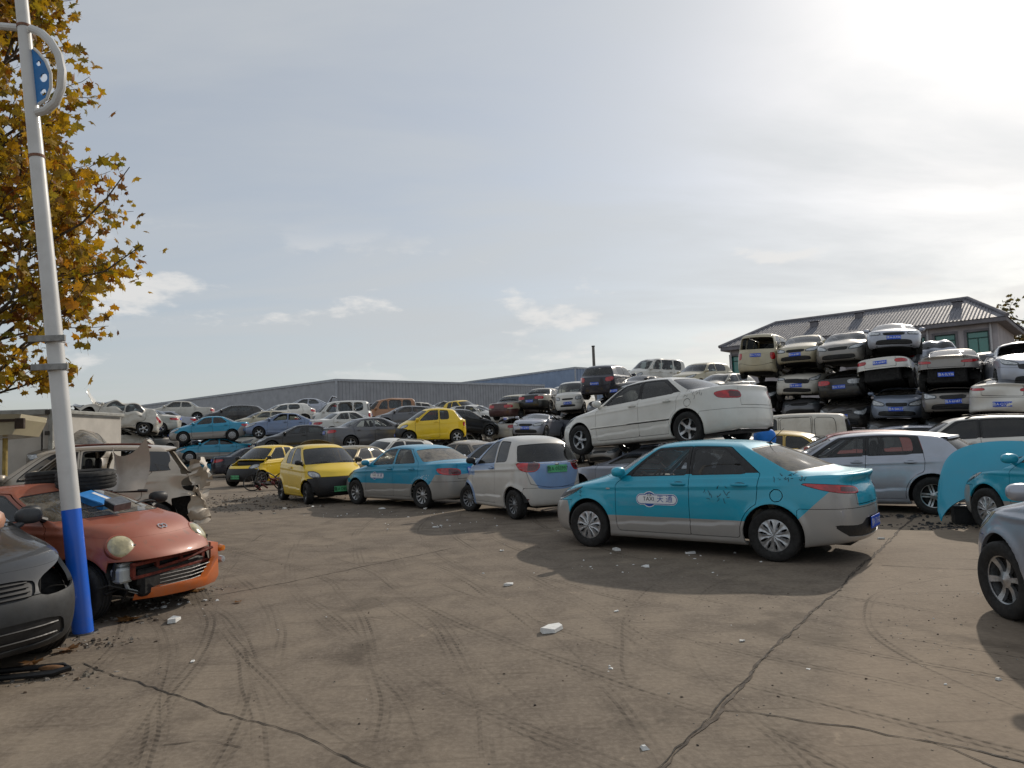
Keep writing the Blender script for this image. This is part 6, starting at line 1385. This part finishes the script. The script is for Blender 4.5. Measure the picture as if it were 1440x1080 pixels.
# supports under the middle stacks
sup = [(730, 41, 585), (769, 41, 576), (811, 39, 579), (862, 36, 554), (925, 44, 542), (905, 35, 560), (990, 40, 546), (1018, 34, 562), (757, 36, 612), (795, 47, 570), (668, 44, 598), (651, 50, 590)]
def supports(lst, names, grp, seed=0):
    rg = random.Random(seed); pal = [BLACKM, GREY, WHITE_D, SILVER_W, DNAVY, BLUEG]; cn = ['black', 'grey', 'white', 'silver', 'navy', 'blue-grey']
    for i, (px, Y, top) in enumerate(lst):
        zt = Z(px, top, Y) - .2
        if zt < .45: continue
        n = max(1, int(round(zt / 1.18)))
        for k in range(n):
            c = (i + 2 * k) % 6; lv = 'at the bottom of the pile' if k == 0 else ('on the second layer' if k == 1 else 'on the third layer'); h = zt / n
            car('crushed_car', 'notch', '%s crushed saloon %s under the %s' % (cn[c], lv, names[i]), (X(px, Y) + rg.uniform(-.1, .1), Y, k * h), rg.choice((60, -118, 66)) + rg.uniform(-6, 6), pal[c], lod=2, crush=max(.06, round((h - .90) / .5, 1)), crumple=(.014, 60 + i % 2), opts=('no_mirrors',), plates=None, group=grp, cat='crushed car')
supports(sup, ['dark red saloon', 'black saloon with white roof', 'white microvan facing out', 'dark sport utility', 'high white microvan', 'black hatchback', 'cream four wheel drive', 'bent white hatchback', 'silver saloon front', 'white saloon by the warehouse', 'white hatchback with open door', 'far yellow mini'], 'crushed cars in the middle pile', 2)

# ------------------------------------------------------------------ left rows
RW = dict(lod=1, group=G2)
for i, (px, py, Y, yaw, lb, cr) in enumerate(((294, 617, 41, 201, 'topmost teal taxi of the left stack of three', 1.0), (300, 645, 41, 205, 'middle teal taxi of the left stack of three', .82), (304, 669, 41.5, 199, 'lowest teal taxi of the left stack of three, roof crushed', .55))):
    r_, m_, T_ = stack_car('taxi', 'notch', lb, px, py, Y, yaw, TEAL_O, lod=1, group='teal taxis', cat='taxi', crush=cr, rim=('cover', 10), mats=dict(seat=SEATL))
rows = [
    ('saloon_car', 'notch', 'steel blue saloon with smashed windows on the left pile', 397, 612, 41, 196, STEELB, dict(opts=('no_glass_lf', 'no_glass_lr', 'no_rear_bumper'), crumple=(.008, 34))),
    ('saloon_car', 'executive', 'black saloon with chrome window lines below the steel blue one', 424, 632, 37, 196, BLACK, dict(rim=('thin', 10))),
    ('saloon_car', 'executive', 'grey saloon seen from behind with red lamps above the white roof', 528, 624, 34, 30, GREY, dict(mats=dict(glass_s=GLASS_C))),
    ('electric_car', 'mini', 'yellow mini car riding on the pile behind the second taxi', 606, 617, 32, 196, YEL, dict(opts=LB, rim=('five', 5))),
    ('minivan', 'van', 'white microvan with open windows high on the left pile', 480, 600, 46, 188, WHITE_P, dict(cat='van', opts=('no_glass_lf', 'no_glass_lr', 'no_glass_lq'))),
    ('saloon_car', 'notch', 'white saloon with red lamp half hidden by the grey saloon', 492, 610, 40, 30, WHITE_P, {}),
    ('hatchback_car', 'hatch', 'cream car with dark grille left of the steel blue saloon', 372, 606, 45, 206, CREAM, {}),
    ('hatchback_car', 'hatch', 'white hatchback roof above the steel blue saloon', 400, 594, 48, 200, WHITE_P, dict(crumple=(.01, 35))),
    ('saloon_car', 'notch', 'silver saloon with raised boot panel highest on the left pile', 430, 586, 50, 190, SILVER, dict(lid_open=60)),
    ('saloon_car', 'hatch', 'black hatchback with a roof box right of the topmost taxi', 330, 596, 48, 196, BLACKM, {}),
    ('saloon_car', 'notch', 'silver saloon left of the cream car with dark grille', 350, 606, 50, 210, SILVER, {}),
    ('saloon_car', 'hatch', 'dark grey hatchback behind the yellow mini on the pile', 573, 600, 42, 192, GREY, dict(crush=.9)),
    ('minivan', 'van', 'microvan with a rusty orange roof behind the dark grey hatchback', 548, 594, 50, 200, paint('paint_rust_orange', '#a8744a', 0, .4, seed=33), dict(cat='van', crumple=(.012, 36))),
    ('saloon_car', 'notch', 'white crumpled saloon right of the rusty orange microvan', 585, 590, 54, 200, WHITE_D, dict(crumple=(.03, 37))),
    ('saloon_car', 'notch', 'black coupe nose down right of the yellow mini on the pile', 648, 606, 38, 30, BLACK, dict(pitch=-8, crush=.7)),
    ('saloon_car', 'notch', 'silver wreck with doors open far behind the black coupe', 625, 588, 56, 190, SILVER_W, dict(crumple=(.02, 38))),
    ('saloon_car', 'boxy', 'white low saloon far behind, left of the yellow and black mini', 612, 590, 60, 200, WHITE_P, {}),
    ('saloon_car', 'notch', 'grey saloon with both bonnets up by the orange microvan', 520, 590, 56, 200, GREY, dict(hood_open=62, opts=('engine',))),
    ('wrecked_car', 'hatch', 'white wreck standing on end beside the truck box', 160, 598, 36, 205, WHITE_D, dict(pitch=16, crumple=(.03, 39), hood_open=70, opts=('engine', 'no_front_bumper'))),
    ('wrecked_car', 'notch', 'white wreck with a raised bonnet and bare engine left of the taxis', 196, 606, 42, -160, WHITE_D, dict(crumple=(.03, 40), hood_open=78, opts=('engine', 'no_front_bumper'))),
    ('wrecked_car', 'notch', 'silver wreck with a ribbed bonnet lifted beside the topmost taxi', 224, 606, 46, -150, SILVER, dict(crumple=(.02, 41), hood_open=82, opts=('engine',))),
    ('saloon_car', 'boxy', 'white saloon roof showing behind the lifted bonnets', 250, 590, 48, 200, WHITE_D, {}),
]
top = []
for nm, kd, lb, px, py, Y, yaw, pm, kw in rows:
    kw = dict(kw); cat = kw.pop('cat', 'car'); stack_car(nm, kd, lb, px, py, Y, yaw, pm, lod=1 if Y < 45 else 2, group=G2, cat=cat, **kw); top.append((px, Y, py, lb))
supports([(a, b, c) for a, b, c, d in top], [' '.join(d.split()[:5]) for a, b, c, d in top], 'crushed cars in the left rows', 3)

# ground cars just behind the front row
car('saloon_car', 'executive', 'gold saloon with its bonnet raised behind the yellow mini car', (X(492, 24.5), 24.2, 0), -112, OLIVE, 1, hood_open=62, opts=('engine',), group=G1, plates=None)
car('sport_utility_car', 'suv', 'white estate with roof rails behind the raised gold bonnet', (X(540, 27.5), 28.6, 0), -136, WHITE_P, 1, opts=('roof_rails',), mats=dict(glass_f=GLASS_D, winlf=GLASS_D), crush=.9, group=G1)
car('saloon_car', 'notch', 'silver saloon between the second taxi and the white electric car', (X(705, 19.6), 20.6, 0), 138, BLUEG, 1, mats=dict(glass_s=GLASS), group=G1)
car('saloon_car', 'notch', 'dusty beige saloon roof behind the second taxi rear window', (X(650, 22.4), 23.4, 0), 140, paint('paint_dusty_tan', '#857a6c', .1, .6, seed=41), 1, group=G1)
car('saloon_car', 'notch', 'cream saloon with its bonnet lifted above the silver saloon roof', (X(722, 26.5), 27.6, 0), -60, CREAM, 1, hood_open=50, opts=('engine',), group=G1)
car('hatchback_car', 'hatch', 'white hatchback nose between the yellow mini on the pile and the bare engines', (X(655, 29), 30.2, .0), -80, WHITE_P, 1, crumple=(.015, 51), group=G1)
car('saloon_car', 'notch', 'navy saloon tail in the gap beside the crumpled yellow car', (X(352, 36), 37.0, 0), 30, DNAVY, 1, group=G1)
car('saloon_car', 'notch', 'dark saloon on the ground between the taxi stack and the black saloon', (X(398, 38), 39.0, 0), 20, BLACKM, 2, group=G1)
# ------------------------------------------------------------------ loose things
def truck_box():
    Y = 16.5; root = empty('truck_box', (X(-62, Y), Y + .3, 0), (0, 0, R(4))); tag(root, 'tall grey-white truck box at the left edge behind the wrecks', 'truck box')
    PAN = simple('box_panel', '#b3aea6', .6, 0, .12, 1.5); FR = simple('box_frame', '#8f8f8a', .5, .3, .2, 6); h = Z(55, 574, Y); x1 = X(58, Y) - X(-62, Y)
    MB().box((-1.2, .03, .75), (x1 - .10, 3.6, h - .10), .02).build('panel', PAN, root)
    mb = MB()
    for lo, hi in (((x1 - .10, -.04, .7), (x1, .10, h)), ((-1.2, -.04, h - .14), (x1 - .10, .10, h)), ((-1.2, -.04, .7), (x1 - .10, .10, .82)), ((x1 - .09, .10, h - .1), (x1 - .005, 3.6, h - .003))): mb.box(lo, hi, .015)
    mb.build('frame', FR, root); mb = MB()
    for z in (1.3, 2.0, 2.5): mb.box((x1 - .16, -.07, z), (x1 - .06, -.041, z + .10), .006)
    mb.tube([(x1 - .22, -.06, .9), (x1 - .22, -.06, h - .3)], .02, 8); mb.build('hinges_and_bar', simple('dark_iron', '#3b3733', .7, .3, .3, 9), root)
    MB().box((-1.0, .3, .0), (x1 - .2, 3.4, .74), .03).build('chassis', UNDER, root)
    r2 = empty('roof_panel', (X(-12, 13.2), 13.3, 0), (0, 0, R(6))); tag(r2, 'broken cream vehicle roof on a post at the left edge', 'roof panel'); zt = Z(10, 582, 13.2)
    mb = MB(); V = [(-.9, 0, zt - .45), (.30, 0, zt - .38), (.42, .02, zt - .1), (.42, .05, zt), (-.9, .05, zt + .02)]; mb.add(V + [(x, y + .9, z - .05) for x, y, z in V], [(0, 1, 2, 3, 4), (9, 8, 7, 6, 5)] + [(i, i + 5, (i + 1) % 5 + 5, (i + 1) % 5) for i in range(5)]); mb.build('shell', CREAM, r2, False)
    mb = MB(); mb.box((.34, -.02, zt - .28), (.50, .06, zt - .08), .01); mb.box((-.9, -.012, zt - .14), (.34, -.004, zt - .09)); mb.build('trim', simple('trim_brown', '#3a2c22', .7, 0, .3, 8), r2)
    for x in (-.75, -.05): MB().tube([(x, .4, 0), (x, .4, zt - .44)], .045, 8).build('post', simple('post_yellow', '#a08a4c', .7, 0, .3, 8), r2)
truck_box()
def loose_tyre(label, loc, rot, r=.29, grp=None):
    ty, ri, hb, w = wheel_meshes(r, ('cover', 8), 0); o = obj('tyre', ty, RUBBER); o.location = loc; o.rotation_euler = rot; tag(o, label, 'tyre', grp); return o
roof_z = 1.20
cq = (-4.92, 8.28)
# tyre lying on the beige wreck's side of the orange car roof
loose_tyre('worn black tyre lying flat on the orange city car roof', (X(122, 7.75), 7.75, 1.30), (R(90 + 3), 0, R(20)))
loose_tyre('black tyre half behind the lamp post on the orange city car roof', (X(72, 7.95), 8.0, 1.30), (R(90 - 4), 0, R(60)), .27)
def bent_panel():
    """a torn bumper skin standing on the tyre"""
    root = empty('torn_panel', (X(166, 8.25), 8.25, 1.15)); tag(root, 'bent grey-beige bumper skin standing up behind the orange city car', 'bumper skin'); V = []; F = []; n, m = 13, 9
    for j in range(m):
        for i in range(n):
            u, v = i / (n - 1), j / (m - 1); x = -.24 + .46 * u + .10 * v - .05 * u * v; z = -.02 + .52 * v * (1 - .30 * math.sin(math.pi * u)) + .08 * u * v
            y = .22 * (u - .5) ** 2 * 2 + .10 * math.sin(v * 3) + .04 * math.sin(u * 7 + v * 3); V.append((x, y, z))
    F = [(j * n + i, j * n + i + 1, (j + 1) * n + i + 1, (j + 1) * n + i) for j in range(m - 1) for i in range(n - 1)]
    k = len(V); V += [(x, y + .012, z) for x, y, z in V]; F += [tuple(k + q for q in f[::-1]) for f in F]
    mb = MB().add(V, F); mb.build('skin', paint('paint_bumper_skin', '#b8ac9f', 0, .3, seed=50), root)
    MB().tube([(-.34, .10, -.04), (-.05, .05, -.02), (.28, .12, -.03)], .02, 6).build('edge_strip', BLACKP, root)
bent_panel()
def litter():
    CARD = simple('box_blue', '#2a7cc0', .6, 0, .15, 12); b = empty('cardboard_box', (X(136, 7.42), 7.42, 1.09), (R(8), R(20), R(-10))); tag(b, 'crumpled light blue carton on the orange car windscreen', 'carton')
    MB().box((-.17, -.10, -.03), (.17, .10, .045), .01).build('carton', CARD, b); mb = MB(); mb.add([(-.17, -.10, .046), (.17, -.10, .046), (.20, -.17, .09), (-.15, -.18, .08)], [(0, 1, 2, 3)]); mb.build('flap', CARD, b, False); mb = MB(); mb.add(*[[(-.10, .03, .0465), (.12, .03, .0465), (.12, .07, .0465), (-.10, .07, .0465)], [(0, 1, 2, 3)]]); mb.build('print_band', WHITE, b, False)
    r_ = empty('car_radio', (X(166, 7.32), 7.32, 1.05), (R(6), R(18), R(-28))); tag(r_, 'grey metal car radio unit beside the blue carton', 'car radio'); MB().box((-.09, -.09, -.03), (.09, .09, .05), .006).build('casing', simple('radio_metal', '#77787a', .35, .7, .2, 20), r_); mb = MB(); mb.box((-.08, -.094, -.02), (.08, -.0905, .04), .001); mb.build('faceplate', BLACKP, r_)
    # salmon coloured panel on the dark grey saloon
    root = empty('loose_wing', (-4.44, 5.62, .98), (0, 0, R(-49))); tag(root, 'salmon coloured body panel lying on the dark grey bonnet', 'body panel'); mb = MB(); mb.ell((0, 0, .10), (.26, .36, .13), 18, 10, 2.6); mb.build('skin', BROWNB, root); MB().ell((.20, -.05, .12), (.09, .14, .07), 14, 8).build('lamp', LENS_CLR, root)
    # batteries by the loose bonnet
    for i, (px, py, lx, lz, lb) in enumerate(((1376, 738, .50, .26, 'dusty black battery crate on the floor beside the hatchback wheel'), (1397, 722, .30, .42, 'tall black battery box in front of the teal taxi wing'))):
        g = G(px, py); r_ = empty('battery_box', (g[0], g[1] + .15, 0), (0, 0, R(-20 + 30 * i))); tag(r_, lb, 'battery', 'batteries on the floor at the right'); MB().box((-lx / 2, -.14, 0), (lx / 2, .14, lz), .01).build('case', simple('battery_case', '#1d1e1f', .6, 0, .4, 12), r_); mb = MB()
        MB().box((-lx / 2 - .01, -.15, lz), (lx / 2 + .01, .15, lz + .03), .006).build('lid', simple('battery_lid', '#34363a', .5, 0, .3, 14), r_)
        for x in (-lx * .3, lx * .3): mb.tube([(x, 0, lz + .03), (x, 0, lz + .055)], .018, 8)
        mb.build('terminals', STEEL, r_)
    # black rubber strip at the lower left
    g = G(40, 955); o = empty('rubber_strip', (g[0] - .1, g[1], .012)); tag(o, 'bent black bumper trim lying on the ground at the lower left', 'rubber strip'); mb = MB(); P = [(-1.0, -.06, .02), (-.5, .02, .02), (.0, .10, .03), (.26, .14, .035), (.34, .08, .03), (.26, .02, .02), (0, -.03, .015), (-.5, -.12, .012), (-1.0, -.2, .012)]; mb.tube(P, .022, 8); mb.build('strip', BLACKP, o)
    tag(MB().ell((g[0] + .12, g[1] + .07, .05), (.10, .04, .02), 10, 6).build('dead_leaf_wad', simple('leaf_brown', '#6a4a2c', .8, 0, .3, 20), None), 'brown crushed leaf inside the bent black trim', 'leaf')
    # blue sack under the white saloon
    tag(MB().ell((X(1078, 14.6), 14.75, 1.38), (.22, .18, .20), 16, 10, 2.6).build('blue_sack', simple('sack_blue', '#1574d0', .6, 0, .15, 8), None), 'bright blue plastic sack under the white saloon tail', 'sack')
litter()
def upright_bonnet():
    Tt = car_type('fastback', 0, 1.0, None, ()); hood = [q for q in Tt['parts'] if q[0] == 'hood'][0][3]
    root = empty('scrap_metal_sheet', (X(1417, 10.7), 10.8, 0), (0, 0, R(-36))); tag(root, 'loose teal bonnet propped on end against the right hand taxi wing', 'bonnet')
    V = np.empty(len(hood.vertices) * 3, np.float32); hood.vertices.foreach_get('co', V); V = V.reshape(-1, 3); c = (V.max(0) + V.min(0)) / 2; ln = V[:, 0].max() - V[:, 0].min()
    # nose of the bonnet up, outer face to the yard
    M = Matrix(((0, 1, 0, 0), (0, 0, -1, 0), (1, 0, 0, 0), (0, 0, 0, 1)))
    M = M if M.determinant() > 0 else Matrix(((0, -1, 0, 0), (0, 0, -1, 0), (1, 0, 0, 0), (0, 0, 0, 1)))
    o = obj('skin', hood, TEAL_P, root); o.matrix_local = Matrix.Translation((0, 0, ln * .60 + .0)) @ Matrix.Rotation(R(-9), 4, 'X') @ M @ Matrix.Scale(1.14, 4) @ Matrix.Translation(tuple(-c))
upright_bonnet()
FOAM = simple('white_foam', '#d9d9d6', .8, 0, .08, 20, bump=.005)
def foam_chunk(seed, s):
    r = random.Random(seed); n = r.choice((5, 6, 7)); top = [(s * r.uniform(.6, 1.1) * math.cos(6.283 * i / n + r.uniform(-.2, .2)), s * .62 * r.uniform(.6, 1.1) * math.sin(6.283 * i / n), s * r.uniform(.16, .42)) for i in range(n)]; bot = [(x * 1.05, y * 1.05, 0.003) for x, y, z in top]
    mb = MB().add(top + bot, [tuple(range(n)), tuple(range(2 * n - 1, n - 1, -1))] + [(i, i + n, (i + 1) % n + n, (i + 1) % n) for i in range(n)]); return mb
foams = [(775, 887, .125, 'largest white foam chunk lying in the middle of the open yard'), (716, 823, .085, 'white foam scrap left of the taxi shadow'), (243, 874, .105, 'angular white foam block near the torn orange bumper'), (868, 774, .10, 'flat white scrap in the shadow below the taxi front wheel'), (909, 798, .07, 'white paper scrap in the taxi shadow middle'), (970, 779, .08, 'white scrap in the shadow below the taxi rear door'),
         (867, 860, .03, 'tiny white crumb on the yard between the foam chunk and the taxi shadow'), (612, 742, .07, 'white paper by the shadow edge of the second taxi'), (598, 716, .09, 'white scraps beside the second taxi rear wheel'), (537, 716, .08, 'white scrap below the second taxi sill'), (706, 775, .05, 'small white scrap on the track left of the taxi'), (271, 931, .028, 'small brown-white pebble of foam left of the long crack'),
         (1240, 758, .06, 'white scrap on the joint behind the taxi bumper'), (230, 855, .05, 'thin white chip left of the angular foam block'), (440, 713, .07, 'white scrap in front of the yellow mini car'), (400, 716, .09, 'white sheet scrap left of the yellow mini car'), (1044, 902, .03, 'tiny white crumb near the slab joint'), (620, 740, .05, 'curled white scrap at the edge of the second taxi shadow')]
for i, (px, py, s, lb) in enumerate(foams):
    g = G(px, py); o = foam_chunk(i, s).build('foam_scrap', FOAM, None, False); o.location = (g[0], g[1], .002); o.rotation_euler = (0, 0, rnd.uniform(0, 6)); tag(o, lb, 'foam scrap', 'white scraps on the yard')
LEAFM = leaf_mat('fallen_leaves', ['#6b4a26', '#a8742a', '#7d5526', '#4f3820'])
def fallen(px, py, s, lb, seed):
    V, F = leaf_mesh(s, seed); g = G(px, py); me = bpy.data.meshes.new('fallen_leaf'); me.from_pydata([(x, y, abs(z) + .012) for x, y, z in V], [], F); me.update(); o = obj('fallen_leaf', me, LEAFM); o.location = (g[0], g[1], 0); o.rotation_euler = (0, 0, rnd.uniform(0, 6)); tag(o, lb, 'leaf', 'fallen leaves')
for i, (px, py, s, lb) in enumerate(((97, 915, .20, 'yellow fallen leaf at the foot of the lamp post'), (276, 832, .22, 'curled orange leaf below the torn orange bumper'), (212, 838, .2, 'brown leaf beneath the orange car beam'), (180, 873, .24, 'dark curled leaf right of the blue foot'), (334, 848, .10, 'small tan leaf on the open ground right of the orange car'), (45, 935, .18, 'brown leaf under the dark grey bumper'), (190, 846, .18, 'brown leaf under the orange car lamp'))): fallen(px, py, s, lb, i)
# uncountable crumbs and rubble
DEB = leaf_mat('debris_mixed', ['#4a4238', '#6a5b4b', '#9a9488', '#3b352f', '#7b6855', '#c5c2bb', '#5a4a3c'])
def debris(name, label, boxes, n, smin, smax, seed, mat=DEB, light=False):
    r = random.Random(seed); V = []; F = []
    for _ in range(n):
        (cx, cy, sx, sy) = r.choice(boxes); x, y = r.gauss(cx, sx), r.gauss(cy, sy); s = r.uniform(smin, smax) * r.uniform(.5, 1.0); a = r.uniform(0, 6.28); b = len(V); h = s * r.uniform(.15, .8)
        q = [(math.cos(a + k * 1.571 + r.uniform(-.3, .3)) * s * r.uniform(.5, 1.2), math.sin(a + k * 1.571) * s * r.uniform(.5, 1.2)) for k in range(4)]
        V += [(x + u, y + v, .001) for u, v in q] + [(x + u * .6 + r.uniform(-.2, .2) * s, y + v * .6, h * r.uniform(.6, 1.1)) for u, v in q]; F += [(b + 4, b + 5, b + 6, b + 7)] + [(b + k, b + (k + 1) % 4, b + 4 + (k + 1) % 4, b + 4 + k) for k in range(4)]
    me = bpy.data.meshes.new(name); me.from_pydata(V, [], F); me.update(); return stuff(obj(name, me, mat), label, 'debris')
gb = lambda px, py, sx, sy: (*G(px, py), sx, sy)
debris('rubble', 'brown rubble and broken trim strewn before the yellow cars', [gb(300, 706, 1.6, .8), gb(340, 716, 1.5, .5), gb(270, 712, 1.0, .8), gb(380, 698, 1.2, .8)], 1100, .012, .06, 1)
debris('rubble_crumbs', 'dark crumbs and leaf litter along the orange car and lamp post', [gb(200, 850, .35, .16), gb(150, 872, .3, .12), gb(265, 832, .22, .10), gb(120, 905, .25, .10), gb(40, 955, .3, .12)], 700, .006, .035, 2)
debris('plastic_shards', 'black plastic shards on the floor by the silver hatchback', [gb(1310, 738, .35, .12), gb(1335, 742, .25, .10), gb(1290, 726, .3, .2)], 260, .01, .06, 3, simple('shard_black', '#1b1b1c', .6, 0, .5, 10))
debris('yard_grit', 'fine pale and dark grit scattered over the yard floor', [(0.0, 7.0, 3.5, 3.0), (1.5, 5.0, 2.5, 1.6), (-1.5, 12, 3, 3), (3.5, 5.5, 1.0, 1.0)], 1300, .004, .014, 4)
debris('white_crumbs', 'small white foam crumbs and paper bits scattered on the yard', [gb(560, 722, 1.2, .4), gb(640, 735, 1.0, .5), gb(900, 790, .8, .5), (0, 8, 3, 2.5), (2.5, 5, 1.5, 1.2), gb(230, 850, .3, .15)], 130, .008, .035, 9, FOAM)
# bicycle scrap before the crumpled yellow car
def scrap_bike():
    g = G(375, 690); root = empty('scrap_bicycle', (g[0], g[1] + .2, 0)); tag(root, 'heap of broken bicycle and red plastic between the yellow cars', 'bicycle'); rg = random.Random(6)
    for i, (x, y, t) in enumerate(((-.55, 0, 62), (.45, .15, 75))):
        mb = MB(); M = Matrix.Translation((x, y, .28)) @ Matrix.Rotation(R(t), 4, 'X') @ Matrix.Rotation(R(14), 4, 'Y'); mb.tube([M @ Vector((.30 * math.cos(k * .2618), .30 * math.sin(k * .2618), 0)) for k in range(25)], .022, 7, False)
        w = mb.build('wheel', RUBBER, root); mb = MB()
        for k in range(10): mb.tube([M @ Vector((0, 0, 0)), M @ Vector((.29 * math.cos(k * .628), .29 * math.sin(k * .628), 0))], .004, 4)
        mb.build('spokes', STEEL, w)
    mb = MB()
    for a, b in (((-.5, 0, .3), (-.05, .05, .62)), ((-.05, .05, .62), (.4, .12, .34)), ((-.5, 0, .3), (.1, .1, .2)), ((.1, .1, .2), (.4, .12, .34)), ((-.05, .05, .62), (.1, .1, .2)), ((-.3, -.1, .7), (-.45, .2, .8)), ((-.45, 0, .3), (-.38, .05, .75))): mb.tube([a, b], .02, 7)
    mb.build('frame', BLACKM, root); mb = MB()
    for _ in range(12): a = Vector((rg.uniform(-.6, .6), rg.uniform(-.3, .3), rg.uniform(.05, .4))); mb.box(tuple(a - Vector((.14, .05, .03))), tuple(a + Vector((.14, .05, .03))), .01, Matrix.Translation(a) @ Matrix.Rotation(rg.uniform(0, 6), 4, 'Z') @ Matrix.Rotation(rg.uniform(-.8, .8), 4, 'Y') @ Matrix.Translation(-a))
    mb.build('red_fairing', simple('red_plastic', '#5c1a1e', .5, 0, .4, 8), root)
scrap_bike()
